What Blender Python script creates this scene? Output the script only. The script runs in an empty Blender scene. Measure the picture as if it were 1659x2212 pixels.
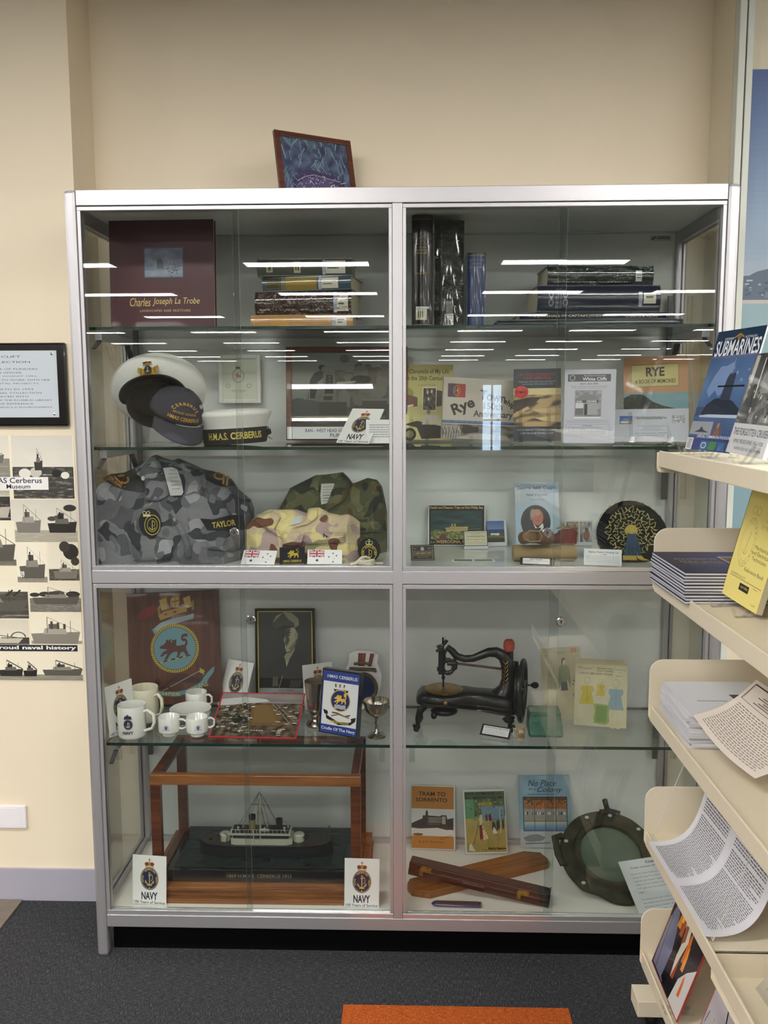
import bpy, bmesh, math, random
from mathutils import Vector as V, Matrix, noise
from mathutils.bvhtree import BVHTree
random.seed(7)
C = bpy.context.scene
COL = C.collection
R = math.radians
PI = math.pi

# ---------------------------------------------------------------- camera, world, exposure
CAM = dict(f=1907.9, pitch=6.9358, yaw=1.6794, roll=-0.1694, c=V((0.9305, -2.4296, 1.6315)))
def _basis():
    p, y, r = R(CAM['pitch']), R(CAM['yaw']), R(CAM['roll'])
    F = V((-math.sin(y)*math.cos(p), math.cos(y)*math.cos(p), -math.sin(p)))
    R0 = V((math.cos(y), math.sin(y), 0)); U0 = R0.cross(F)
    return F, math.cos(r)*R0 + math.sin(r)*U0, -math.sin(r)*R0 + math.cos(r)*U0
_F, _R, _U = _basis()
cd = bpy.data.cameras.new('camera')
cam = bpy.data.objects.new('camera', cd)
COL.objects.link(cam)
cam.matrix_world = Matrix(((_R.x, _U.x, -_F.x, CAM['c'].x), (_R.y, _U.y, -_F.y, CAM['c'].y), (_R.z, _U.z, -_F.z, CAM['c'].z), (0, 0, 0, 1)))
cd.sensor_fit = 'VERTICAL'; cd.sensor_height = 36.0; cd.sensor_width = 27.0
cd.lens = CAM['f']*36.0/2212.0
cd.clip_start = 0.02; cd.clip_end = 100
C.camera = cam
def ray(x, y): return _F + _R*((x-829.5)/CAM['f']) - _U*((y-1106)/CAM['f'])
def at(x, y, X=None, Y=None, Z=None):
    """the point of the scene on the plane X, Y or Z that is measured at (x, y) of the 1659x2212 photograph"""
    d = ray(x, y); c = CAM['c']
    t = (X-c.x)/d.x if X is not None else (Y-c.y)/d.y if Y is not None else (Z-c.z)/d.z
    return c + d*t

w = bpy.data.worlds.new('World'); C.world = w; w.use_nodes = True
w.node_tree.nodes['Background'].inputs[0].default_value = (0.62, 0.78, 1.0, 1)
w.node_tree.nodes['Background'].inputs[1].default_value = 3.0
C.view_settings.view_transform = 'Standard'; C.view_settings.look = 'None'
C.view_settings.exposure = 1.85; C.view_settings.gamma = 1.0; C.view_settings.use_curve_mapping = False
C.cycles.transparent_max_bounces = 40
C.cycles.max_bounces = 8
C.cycles.use_denoising = True
LAMP = 13.0                 # emission of the ceiling diffusers

# ---------------------------------------------------------------- colour and materials
def hx(c):
    if len(c) == 4: c = '#'+''.join(x+x for x in c[1:])
    return tuple(int(c[i:i+2], 16)/255 for i in (1, 3, 5))
def lin(c):
    if isinstance(c, str): c = hx(c)
    return tuple((x/12.92 if x <= .04045 else ((x+.055)/1.055)**2.4) for x in c[:3])
MATS = {}
def newmat(name):
    m = bpy.data.materials.new(name); m.use_nodes = True
    nt = m.node_tree; b = nt.nodes['Principled BSDF']
    MATS[name] = m
    return m, nt, b
def N(nt, t, **kw):
    n = nt.nodes.new(t)
    for k, v in kw.items():
        if k.startswith('i_'):
            key = k[2:].replace('_', ' ')
            n.inputs[int(key) if key.isdigit() else key].default_value = v
        else: setattr(n, k, v)
    return n
def mat(name, col, rough=.5, metal=0., coat=0., bump=0., bscale=200., var=0., vscale=30., spec=.5):
    m, nt, b = newmat(name)
    c = lin(col)
    b.inputs['Base Color'].default_value = (*c, 1); b.inputs['Roughness'].default_value = rough
    b.inputs['Metallic'].default_value = metal; b.inputs['Coat Weight'].default_value = coat
    b.inputs['Specular IOR Level'].default_value = spec
    if bump or var:
        tc = N(nt, 'ShaderNodeTexCoord')
    if bump:
        n = N(nt, 'ShaderNodeTexNoise', i_Scale=bscale, i_Detail=3.0); nt.links.new(tc.outputs['Object'], n.inputs['Vector'])
        bp = N(nt, 'ShaderNodeBump', i_Strength=bump, i_Distance=.002); nt.links.new(n.outputs[0], bp.inputs['Height'])
        nt.links.new(bp.outputs[0], b.inputs['Normal'])
    if var:
        n = N(nt, 'ShaderNodeTexNoise', i_Scale=vscale, i_Detail=4.0); nt.links.new(tc.outputs['Object'], n.inputs['Vector'])
        r = N(nt, 'ShaderNodeValToRGB'); e = r.color_ramp.elements
        e[0].position = .3; e[1].position = .7
        e[0].color = (*[max(0, x*(1-var)) for x in c], 1); e[1].color = (*[min(1, x*(1+var)) for x in c], 1)
        nt.links.new(n.outputs[0], r.inputs[0]); nt.links.new(r.outputs[0], b.inputs['Base Color'])
    return m
def inkmat(name, rough, coat=0., bump=0., bscale=300, metal=0., bdist=.002):
    m, nt, b = newmat(name)
    a = N(nt, 'ShaderNodeAttribute', attribute_name='Col')
    nt.links.new(a.outputs['Color'], b.inputs['Base Color'])
    b.inputs['Roughness'].default_value = rough; b.inputs['Coat Weight'].default_value = coat
    b.inputs['Metallic'].default_value = metal
    if bump:
        tc = N(nt, 'ShaderNodeTexCoord')
        n = N(nt, 'ShaderNodeTexNoise', i_Scale=bscale, i_Detail=3.0); nt.links.new(tc.outputs['Object'], n.inputs['Vector'])
        bp = N(nt, 'ShaderNodeBump', i_Strength=bump, i_Distance=bdist); nt.links.new(n.outputs[0], bp.inputs['Height'])
        nt.links.new(bp.outputs[0], b.inputs['Normal'])
    return m
inkmat('ink', .55); inkmat('gloss', .18, .3); inkmat('paint', .4, .1); inkmat('cloth', .9, 0, .5, 900)
inkmat('wrinkled_film', .12, .8, 1.0, 38, 0, .02); inkmat('metalpaint', .35, 0, .15, 150, .5)

def glassmat(name, tint, f0, rough=0.0):
    m, nt, b = newmat(name); nt.nodes.remove(b)
    out = nt.nodes['Material Output']
    g = N(nt, 'ShaderNodeNewGeometry')
    d = N(nt, 'ShaderNodeVectorMath', operation='DOT_PRODUCT')
    nt.links.new(g.outputs['Normal'], d.inputs[0]); nt.links.new(g.outputs['Incoming'], d.inputs[1])
    ab = N(nt, 'ShaderNodeMath', operation='ABSOLUTE'); nt.links.new(d.outputs['Value'], ab.inputs[0])
    om = N(nt, 'ShaderNodeMath', operation='SUBTRACT'); om.inputs[0].default_value = 1; nt.links.new(ab.outputs[0], om.inputs[1])
    pw = N(nt, 'ShaderNodeMath', operation='POWER'); nt.links.new(om.outputs[0], pw.inputs[0]); pw.inputs[1].default_value = 5
    ma = N(nt, 'ShaderNodeMath', operation='MULTIPLY_ADD'); nt.links.new(pw.outputs[0], ma.inputs[0])
    ma.inputs[1].default_value = 1-f0; ma.inputs[2].default_value = f0
    t = N(nt, 'ShaderNodeBsdfTransparent'); t.inputs[0].default_value = (*tint, 1)
    gl = N(nt, 'ShaderNodeBsdfGlossy'); gl.inputs['Roughness'].default_value = rough; gl.inputs[0].default_value = (1, 1, 1, 1)
    mx = N(nt, 'ShaderNodeMixShader')
    nt.links.new(ma.outputs[0], mx.inputs[0]); nt.links.new(t.outputs[0], mx.inputs[1]); nt.links.new(gl.outputs[0], mx.inputs[2])
    nt.links.new(mx.outputs[0], out.inputs[0])
    return m
glassmat('glass', (.925, .937, .928), .042)
glassmat('shelf_glass', (.93, .95, .94), .05)
glassmat('acrylic', (.93, .94, .93), .06)
mat('glass_edge', '#082c22', .15, 0, .6)
mat('pane_edge', '#93a79b', .2, 0, .4)
def emit(name, col, s):
    m, nt, b = newmat(name); nt.nodes.remove(b)
    e = N(nt, 'ShaderNodeEmission'); e.inputs[0].default_value = (*col, 1); e.inputs[1].default_value = s
    nt.links.new(e.outputs[0], nt.nodes['Material Output'].inputs[0])
    return m
emit('lamp', (1.0, .965, .92), LAMP)

mat('wall_far', '#8a8375', .8)
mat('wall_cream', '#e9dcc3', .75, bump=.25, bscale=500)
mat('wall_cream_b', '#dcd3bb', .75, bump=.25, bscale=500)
mat('ceiling', '#a3a19b', .9)
mat('alu', '#c3c2c5', .40, .75, bump=.05, bscale=900)
mat('alu_bright', '#e4e4e6', .25, .8)
mat('alu_dark', '#5c5e60', .4, .6)
mat('case_panel', '#d9ddda', .5)
mat('case_floor', '#c9cfcb', .22, coat=.5)
mat('white_floor', '#e9e8df', .5)
mat('black_matte', '#030304', .8, spec=.1)
mat('black_gloss', '#0b0b0c', .15, coat=.5)
mat('skirting', '#a5a3b0', .5)
mat('trim_white', '#cfd3c9', .5)
mat('dark_gap', '#202026', .7)
mat('chrome', '#dcdad6', .12, 1.)
mat('silver', '#c9c2b4', .17, 1., bump=.1, bscale=30)
mat('brass', '#a5813f', .3, .9, var=.4, vscale=80)
mat('beige_metal', '#e6dbc3', .42, 0, bump=.1, bscale=700)
mat('china', '#e8e8e2', .15, coat=.5)
mat('cream_china', '#ddd9c2', .2, coat=.4)
mat('iron', '#15140f', .33, .25, coat=.25, bump=.3, bscale=120)
mat('bronze', '#3c3a2a', .6, .35, var=.45, vscale=25, bump=.6, bscale=90)
mat('port_glass', '#5b695c', .25, 0, coat=.6, var=.12, vscale=14)
mat('rubber', '#131314', .6)
mat('sea', '#23302a', .35, 0, bump=1.0, bscale=60, var=.35, vscale=30)
mat('paper', '#e8e7e2', .7)
mat('pages', '#cfc6ae', .8)
mat('white_cloth', '#d9d9d4', .85, bump=.2, bscale=700)
mat('black_cloth', '#121214', .8, bump=.3, bscale=500)
mat('navy_cloth', '#35353f', .9, bump=.5, bscale=700)
mat('rope', '#ddd6bf', .9, bump=.8, bscale=250)
mat('tin', '#3f6a58', .3, .3, var=.3, vscale=60)
mat('thread', '#c4583f', .9, bump=.8, bscale=500)
mat('plastic_white', '#ece8ec', .4)
mat('parchment', '#8f7a52', .7, var=.15)
mat('leather', '#5a3524', .5, var=.3, vscale=60)

def woodmat(name, c1, c2, rough=.4, scale=1., axis='X', coat=.2):
    m, nt, b = newmat(name)
    tc = N(nt, 'ShaderNodeTexCoord'); mp = N(nt, 'ShaderNodeMapping')
    s = {'X': (1.5, 18, 18), 'Y': (18, 1.5, 18), 'Z': (18, 18, 1.5)}[axis]
    mp.inputs['Scale'].default_value = tuple(x*scale for x in s)
    nt.links.new(tc.outputs['Object'], mp.inputs['Vector'])
    n = N(nt, 'ShaderNodeTexNoise', i_Scale=3.0, i_Detail=6.0, i_Roughness=.6, i_Distortion=.6); nt.links.new(mp.outputs[0], n.inputs['Vector'])
    r = N(nt, 'ShaderNodeValToRGB'); e = r.color_ramp.elements
    e[0].position = .3; e[1].position = .72; e[0].color = (*lin(c1), 1); e[1].color = (*lin(c2), 1)
    nt.links.new(n.outputs[0], r.inputs[0]); nt.links.new(r.outputs[0], b.inputs['Base Color'])
    b.inputs['Roughness'].default_value = rough; b.inputs['Coat Weight'].default_value = coat
    return m
woodmat('wood_red', '#3f2014', '#75401f', .35)
woodmat('wood_orange', '#673a1a', '#a06a38', .4)
woodmat('wood_board', '#4a2816', '#6e4024', .45, axis='Z')
woodmat('wood_tan', '#6b3f1b', '#9c6a35', .4)
woodmat('wood_dark', '#1e0d0a', '#3c1a13', .25, coat=.5)
woodmat('wood_frame', '#45241a', '#6d3d2c', .4)

def camomat(name, base, layers):
    m, nt, b = newmat(name)
    tc = N(nt, 'ShaderNodeTexCoord')
    prev = None
    rgb = N(nt, 'ShaderNodeRGB'); rgb.outputs[0].default_value = (*lin(base), 1); prev = rgb.outputs[0]
    for k, (c, sc, th, stretch) in enumerate(layers):
        mp = N(nt, 'ShaderNodeMapping'); mp.inputs['Location'].default_value = (k*7.3, k*3.1, k*5.7)
        mp.inputs['Scale'].default_value = (1, .6, stretch)
        nt.links.new(tc.outputs['Object'], mp.inputs['Vector'])
        n = N(nt, 'ShaderNodeTexNoise', i_Scale=sc, i_Detail=.4, i_Roughness=.4, i_Distortion=.25); nt.links.new(mp.outputs[0], n.inputs['Vector'])
        gt = N(nt, 'ShaderNodeMath', operation='GREATER_THAN'); nt.links.new(n.outputs[0], gt.inputs[0]); gt.inputs[1].default_value = th
        mx = N(nt, 'ShaderNodeMix', data_type='RGBA'); nt.links.new(gt.outputs[0], mx.inputs[0])
        nt.links.new(prev, mx.inputs[6]); mx.inputs[7].default_value = (*lin(c), 1); prev = mx.outputs[2]
    nt.links.new(prev, b.inputs['Base Color']); b.inputs['Roughness'].default_value = .9
    n = N(nt, 'ShaderNodeTexNoise', i_Scale=700.0); nt.links.new(tc.outputs['Object'], n.inputs['Vector'])
    n2 = N(nt, 'ShaderNodeTexNoise', i_Scale=22.0, i_Detail=3.0, i_Distortion=1.2); nt.links.new(tc.outputs['Object'], n2.inputs['Vector'])
    b1 = N(nt, 'ShaderNodeBump', i_Strength=.35, i_Distance=.001); nt.links.new(n.outputs[0], b1.inputs['Height'])
    b2 = N(nt, 'ShaderNodeBump', i_Strength=.7, i_Distance=.012); nt.links.new(n2.outputs[0], b2.inputs['Height'])
    nt.links.new(b1.outputs[0], b2.inputs['Normal']); nt.links.new(b2.outputs[0], b.inputs['Normal'])
    return m
camomat('camo_grey', '#6f7073', [('#4b4c50', 17, .53, 1.1), ('#909194', 15, .60, 1.0), ('#303136', 19, .61, 1.2), ('#5d5e62', 21, .60, 1.0)])
camomat('camo_green', '#4c5037', [('#5f5f40', 17, .54, 1.1), ('#5c4a28', 18, .58, 1.0), ('#2e3323', 20, .60, 1.1), ('#6b6a48', 21, .62, 1.0)])
camomat('camo_desert', '#c2b291', [('#d3c58b', 16, .52, .9), ('#a99490', 19, .59, 1.0), ('#8f8c68', 17, .62, 1.0), ('#6b4431', 20, .62, 1.1)])

# carpet: charcoal, ribbed, laid in squares turned a quarter against each other
def carpetmat(name, c1, c2, c3):
    m, nt, b = newmat(name)
    tc = N(nt, 'ShaderNodeTexCoord')
    mpA = N(nt, 'ShaderNodeMapping'); mpA.inputs['Scale'].default_value = (60, 600, 1)
    mpB = N(nt, 'ShaderNodeMapping'); mpB.inputs['Scale'].default_value = (600, 60, 1)
    ch = N(nt, 'ShaderNodeTexChecker', i_Scale=1/0.612)
    sh = N(nt, 'ShaderNodeMapping'); sh.inputs['Location'].default_value = (-.75+.612*9, .198+.612*60, .5)
    nt.links.new(tc.outputs['Object'], sh.inputs['Vector']); nt.links.new(sh.outputs[0], ch.inputs['Vector'])
    ns = []
    for mp in (mpA, mpB):
        nt.links.new(tc.outputs['Object'], mp.inputs['Vector'])
        n = N(nt, 'ShaderNodeTexNoise', i_Scale=1.0, i_Detail=3.0, i_Roughness=.7); nt.links.new(mp.outputs[0], n.inputs['Vector']); ns.append(n)
    mx = N(nt, 'ShaderNodeMix', data_type='RGBA'); nt.links.new(ch.outputs['Fac'], mx.inputs[0])
    nt.links.new(ns[0].outputs[0], mx.inputs[6]); nt.links.new(ns[1].outputs[0], mx.inputs[7])
    fn = N(nt, 'ShaderNodeTexNoise', i_Scale=420.0, i_Detail=2.0); nt.links.new(tc.outputs['Object'], fn.inputs['Vector'])
    ad = N(nt, 'ShaderNodeMix', data_type='RGBA'); ad.inputs[0].default_value = .5
    nt.links.new(mx.outputs[2], ad.inputs[6]); nt.links.new(fn.outputs[0], ad.inputs[7])
    r = N(nt, 'ShaderNodeValToRGB'); e = r.color_ramp.elements
    e[0].position = .40; e[0].color = (*lin(c1), 1); e[1].position = .68; e[1].color = (*lin(c3), 1)
    x = r.color_ramp.elements.new(.55); x.color = (*lin(c2), 1)
    nt.links.new(ad.outputs[2], r.inputs[0]); nt.links.new(r.outputs[0], b.inputs['Base Color'])
    b.inputs['Roughness'].default_value = .95; b.inputs['Specular IOR Level'].default_value = .15
    bp = N(nt, 'ShaderNodeBump', i_Strength=.8, i_Distance=.004); nt.links.new(ad.outputs[2], bp.inputs['Height']); nt.links.new(bp.outputs[0], b.inputs['Normal'])
    return m
carpetmat('carpet', '#232427', '#414246', '#919295')
carpetmat('carpet_orange', '#8f3d12', '#c4622a', '#e89558')

# ---------------------------------------------------------------- geometry collector
class G:
    def __init__(s, M=None): s.v = []; s.f = []; s.c = []; s.sm = []; s.mi = []; s.mats = []; s.M = M or Matrix(); s.m = 0
    def use(s, name):
        if name not in s.mats: s.mats.append(name)
        s.m = s.mats.index(name); return s
    def add(s, vs, fs, col='#ffffff', smooth=False):
        o = len(s.v); s.v += [s.M @ V(p) for p in vs]
        c = lin(col) if not callable(col) else None
        for f in fs:
            s.f.append([o+i for i in f]); s.c.append(c if c else lin(col(f))); s.sm.append(smooth); s.mi.append(s.m)
        return s
    def box(s, x0, x1, y0, y1, z0, z1, col='#ffffff', mis=None):
        vs = [(x, y, z) for x in (x0, x1) for y in (y0, y1) for z in (z0, z1)]
        fs = [(0, 1, 3, 2), (4, 6, 7, 5), (0, 4, 5, 1), (2, 3, 7, 6), (0, 2, 6, 4), (1, 5, 7, 3)]  # -x +x -y(front) +y -z +z
        s.add(vs, fs, col)
        if mis:
            for k, name in enumerate(mis):
                s.use(name); s.mi[len(s.mi)-6+k] = s.m
        return s
    def beam(s, a, b, wy, wz, col='#ffffff', up=V((0, 0, 1))):
        a, b = V(a), V(b); d = (b-a).normalized(); x = d.cross(up)
        if x.length < 1e-4: x = d.cross(V((0, 1, 0)))
        x.normalize(); u = x.cross(d)
        vs = [p + x*sx*wy/2 + u*sz*wz/2 for p in (a, b) for sx, sz in ((-1, -1), (1, -1), (1, 1), (-1, 1))]
        return s.add(vs, [(0, 1, 2, 3), (7, 6, 5, 4), (0, 4, 5, 1), (1, 5, 6, 2), (2, 6, 7, 3), (3, 7, 4, 0)], col)
    def tube(s, path, r, col='#ffffff', seg=10, sq=(1, 1), cap=True, closed=False):
        P = [V(p) for p in path]; n = len(P)
        rr = r if isinstance(r, (list, tuple)) else [r]*n
        vs = []; prev = None
        for i, p in enumerate(P):
            if closed: d = P[(i+1) % n]-P[i-1]
            else: d = P[min(i+1, n-1)]-P[max(i-1, 0)]
            d.normalize()
            if prev is None:
                a = V((0, 0, 1)) if abs(d.z) < .9 else V((0, 1, 0)); x = d.cross(a).normalized()
            else: x = (prev - d*prev.dot(d)).normalized()
            prev = x; y = d.cross(x)
            for k in range(seg):
                t = 2*PI*k/seg; vs.append(p + (x*math.cos(t)*sq[0] + y*math.sin(t)*sq[1])*rr[i])
        fs = []
        for i in range(n if closed else n-1):
            j = (i+1) % n
            for k in range(seg): fs.append((i*seg+k, i*seg+(k+1) % seg, j*seg+(k+1) % seg, j*seg+k))
        if cap and not closed: fs += [tuple(range(seg))[::-1], tuple((n-1)*seg+k for k in range(seg))]
        return s.add(vs, fs, col, True)
    def lathe(s, prof, col='#ffffff', seg=32, c=(0, 0, 0), sx=1, sy=1):
        vs = []; n = len(prof)
        for r, z in prof:
            for k in range(seg):
                t = 2*PI*k/seg; vs.append((c[0]+max(r, 1e-5)*math.cos(t)*sx, c[1]+max(r, 1e-5)*math.sin(t)*sy, c[2]+z))
        fs = [(i*seg+k, i*seg+(k+1) % seg, (i+1)*seg+(k+1) % seg, (i+1)*seg+k) for i in range(n-1) for k in range(seg)]
        return s.add(vs, fs, col, True)
    def ell(s, c, r, col='#ffffff', seg=20, rings=12, bump=0, seed=0):
        vs = []; 
        for i in range(rings+1):
            a = PI*i/rings
            for k in range(seg):
                t = 2*PI*k/seg; d = V((math.sin(a)*math.cos(t), math.sin(a)*math.sin(t), -math.cos(a)))
                q = 1+bump*noise.noise(d*2.5+V((seed, 0, 0)))
                vs.append((c[0]+r[0]*d.x*q, c[1]+r[1]*d.y*q, c[2]+r[2]*d.z*q))
        fs = [(i*seg+k, i*seg+(k+1) % seg, (i+1)*seg+(k+1) % seg, (i+1)*seg+k) for i in range(rings) for k in range(seg)]
        return s.add(vs, fs, col, True)
    def prism(s, pts, y0, y1, col='#ffffff'):
        n = len(pts)
        vs = [(x, y0, z) for x, z in pts]+[(x, y1, z) for x, z in pts]
        return s.add(vs, [tuple(range(n)), tuple(range(2*n-1, n-1, -1))]+[(i, n+i, n+(i+1) % n, (i+1) % n) for i in range(n)], col)
    def hprism(s, pts, z0, z1, col='#ffffff'):
        n = len(pts)
        vs = [(x, y, z0) for x, y in pts]+[(x, y, z1) for x, y in pts]
        return s.add(vs, [tuple(range(n))[::-1], tuple(range(n, 2*n))]+[(i, (i+1) % n, n+(i+1) % n, n+i) for i in range(n)], col)
    def grid(s, nu, nv, fn, col='#ffffff', smooth=True, th=0):
        vs = [fn(i/nu, j/nv) for j in range(nv+1) for i in range(nu+1)]
        fs = [(j*(nu+1)+i, j*(nu+1)+i+1, (j+1)*(nu+1)+i+1, (j+1)*(nu+1)+i) for j in range(nv) for i in range(nu)]
        return s.add(vs, fs, col, smooth)
    def loft(s, secs, col='#ffffff', cap=True):
        n = len(secs[0]); vs = [p for q in secs for p in q]
        fs = [(i*n+k, i*n+(k+1) % n, (i+1)*n+(k+1) % n, (i+1)*n+k) for i in range(len(secs)-1) for k in range(n)]
        if cap: fs += [tuple(range(n))[::-1], tuple((len(secs)-1)*n+k for k in range(n))]
        return s.add(vs, fs, col, True)
    def build(s, name, m='ink', parent=None, M=None, bevel=0, solid=0, sharp=35):
        me = bpy.data.meshes.new(name); me.from_pydata([tuple(p) for p in s.v], [], s.f)
        if s.mats:
            for k in s.mats: me.materials.append(MATS[k])
            me.polygons.foreach_set('material_index', s.mi)
        else: me.materials.append(MATS[m])
        me.polygons.foreach_set('use_smooth', s.sm)
        ca = me.color_attributes.new('Col', 'FLOAT_COLOR', 'CORNER'); arr = []
        for f, c in zip(s.f, s.c): arr += list((*c, 1.0))*len(f)
        ca.data.foreach_set('color', arr)
        me.update()
        if any(s.sm): me.set_sharp_from_angle(angle=R(sharp))
        o = bpy.data.objects.new(name, me); COL.objects.link(o)
        if parent: o.parent = parent
        if M is not None: o.matrix_local = M
        if bevel:
            b = o.modifiers.new('bevel', 'BEVEL'); b.width = bevel; b.segments = 2; b.limit_method = 'ANGLE'; b.angle_limit = R(50)
        if solid:
            b = o.modifiers.new('thickness', 'SOLIDIFY'); b.thickness = solid
        return o
def tag(o, label, cat, group=None, kind=None):
    if label: o['label'] = label
    if cat: o['category'] = cat
    if group: o['group'] = group
    if kind: o['kind'] = kind
    return o
def thing(name, label, cat, M=None, group=None):
    o = bpy.data.objects.new(name, None); COL.objects.link(o); o.empty_display_size = .05
    if M is not None: o.matrix_world = M
    return tag(o, label, cat, group)
def struct(o): o['kind'] = 'structure'; return o
def copy_tree(o, parent=None):
    c = o.copy(); COL.objects.link(c)
    if parent: c.parent = parent
    for ch in list(o.children): copy_tree(ch, c)
    return c
def T(x, y, z): return Matrix.Translation((x, y, z))
def Rz(a): return Matrix.Rotation(R(a), 4, 'Z')
def Rx(a): return Matrix.Rotation(R(a), 4, 'X')
def Ry(a): return Matrix.Rotation(R(a), 4, 'Y')
def nz(x, y, s=0.): return .5+.5*noise.noise(V((x, y, s)))
def mixc(a, b, t):
    a = hx(a) if isinstance(a, str) else a
    b = hx(b) if isinstance(b, str) else b
    t = max(0, min(1, t)); return tuple(p+(q-p)*t for p, q in zip(a, b))

# ---------------------------------------------------------------- lettering and printed pictures
_tc = {}
def glyphs(s, bold=0, shear=0, sp=1.0):
    bold = min(bold, .014 if set(s) & set('MWNHmw') and s != 'NAVY' else .03); k = (s, bold, shear, sp)
    if k in _tc: return _tc[k]
    cu = bpy.data.curves.new('t', 'FONT'); cu.body = s; cu.size = 1; cu.offset = bold; cu.shear = shear; cu.space_character = sp
    cu.resolution_u = 3 if len(s) < 16 else 2
    o = bpy.data.objects.new('t', cu); COL.objects.link(o)
    me = bpy.data.meshes.new_from_object(o)
    vs = [(p.co.x, p.co.y) for p in me.vertices]; fs = [tuple(p.vertices) for p in me.polygons]
    COL.objects.unlink(o); bpy.data.objects.remove(o); bpy.data.curves.remove(cu); bpy.data.meshes.remove(me)
    x0 = min(p[0] for p in vs); x1 = max(p[0] for p in vs)
    y0 = min(p[1] for p in vs); y1 = max(p[1] for p in vs)
    _tc[k] = ([((x-x0)/(x1-x0), (y-y0)/(y1-y0)) for x, y in vs], fs, (x1-x0)/(y1-y0))
    return _tc[k]
class Art:
    """draws on a surface; u runs left to right, v from the top down, both 0..1"""
    def __init__(s, g, fn, step=.000006, sub=0): s.g = g; s.fn = fn; s.d = max(step, .00008) if step else 0; s.step = step; s.sub = sub
    @staticmethod
    def flat(g, w, h, y=0., step=.000006): return Art(g, lambda u, v, d: ((u-.5)*w, y-d, (1-v)*h), step)
    def _add(s, vs, fs, col, sub=None):
        if s.sub and sub is not False:
            bm = bmesh.new(); bv = [bm.verts.new((x, y, 0)) for x, y in vs]
            for f in fs:
                try: bm.faces.new([bv[i] for i in f])
                except ValueError: pass
            bmesh.ops.triangulate(bm, faces=bm.faces[:])
            bmesh.ops.subdivide_edges(bm, edges=bm.edges[:], cuts=s.sub, use_grid_fill=True)
            bm.verts.ensure_lookup_table(); vs = [(p.co.x, p.co.y) for p in bm.verts]; fs = [[q.index for q in f.verts] for f in bm.faces]; bm.free()
        s.g.add([s.fn(u, v, s.d) for u, v in vs], fs, col, bool(s.sub)); s.d += s.step
    def poly(s, pts, col): s._add(pts, [tuple(range(len(pts)))], col)
    def rect(s, u0, v0, u1, v1, col): s.poly([(u0, v0), (u0, v1), (u1, v1), (u1, v0)], col)
    def ell(s, cu, cv, ru, rv, col, n=28, a0=0, a1=360):
        s.poly([(cu+ru*math.cos(R(a0+(a1-a0)*k/n)), cv-rv*math.sin(R(a0+(a1-a0)*k/n))) for k in range(n + (a1-a0 != 360))], col)
    def ring(s, cu, cv, ru, rv, w, col, n=28, a0=0, a1=360):
        vs = []; full = a1-a0 == 360
        for k in range(n+1):
            t = R(a0+(a1-a0)*k/n)
            vs += [(cu+ru*math.cos(t), cv-rv*math.sin(t)), (cu+ru*(1-w)*math.cos(t), cv-rv*(1-w)*math.sin(t))]
        s._add(vs, [(2*k, 2*k+1, 2*k+3, 2*k+2) for k in range(n)], col)
    def line(s, pts, w, col, asp=1.):
        vs = []; fs = []
        for i in range(len(pts)-1):
            (a, b), (c, d) = pts[i], pts[i+1]; dx, dy = (c-a), (d-b)*asp; L = math.hypot(dx, dy) or 1
            nx, ny = -dy/L*w/2, dx/L*w/2/asp; o = len(vs)
            vs += [(a+nx, b+ny), (c+nx, d+ny), (c-nx, d-ny), (a-nx, b-ny)]; fs.append((o, o+1, o+2, o+3))
        s._add(vs, fs, col)
    def text(s, t, u0, v0, u1, v1, col, bold=0, shear=0, sp=1.0, rot=0, asp=1.):
        vs, fs, _ = glyphs(t, bold, shear, sp)
        P = []
        for x, y in vs:
            u = u0+(u1-u0)*x; v = v1-(v1-v0)*y
            if rot:
                cu, cv = (u0+u1)/2, (v0+v1)/2; a, b = u-cu, (v-cv)*asp
                u = cu+a*math.cos(R(rot))+b*math.sin(R(rot)); v = cv+(-a*math.sin(R(rot))+b*math.cos(R(rot)))/asp
            P.append((u, v))
        s._add(P, fs, col, sub=False)
    def vtext(s, t, u0, v0, u1, v1, col, bold=0, down=True):
        vs, fs, _ = glyphs(t, bold)
        s._add([((u0+(u1-u0)*(1-y), v0+(v1-v0)*x) if not down else (u1-(u1-u0)*(1-y), v0+(v1-v0)*x)) for x, y in vs], fs, col, sub=False)
    def arc(s, t, cu, cv, ru, rv, a0, a1, size, col, bold=.02, asp=1., flip=False):
        n = len(t); vs = []; fs = []
        for k, ch in enumerate(t):
            if ch == ' ': continue
            th = R(a0+(a1-a0)*(k+.5)/n); gv, gf, ga = glyphs(ch, bold); o = len(vs)
            cx, cy = ru*math.cos(th), rv*math.sin(th)*1.0
            rot = th-PI/2 if not flip else th+PI/2
            for x, y in gv:
                a = (x-.5)*size*min(ga, 1.1); b = (y-.5)*size
                vs.append((cu+cx+a*math.cos(rot)-b*math.sin(rot), cv-(cy+(a*math.sin(rot)+b*math.cos(rot))/asp)))
            fs += [tuple(o+i for i in f) for f in gf]
        s._add(vs, fs, col, sub=False)
    def lines(s, u0, v0, u1, v1, n, col, fill=.9, lw=.45, seed=1, ragged=.15):
        rnd = random.Random(seed); vs = []; fs = []; dv = (v1-v0)/n
        for k in range(n):
            u = u0; e = u1-(u1-u0)*ragged*rnd.random(); v = v0+dv*k
            while u < e:
                L = (u1-u0)*rnd.uniform(.03, .12); b = min(u+L, e); o = len(vs)
                vs += [(u, v), (u, v+dv*lw), (b, v+dv*lw), (b, v)]; fs.append((o, o+1, o+2, o+3)); u = b+(u1-u0)*.012
        s._add(vs, fs, col, sub=False)
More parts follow.
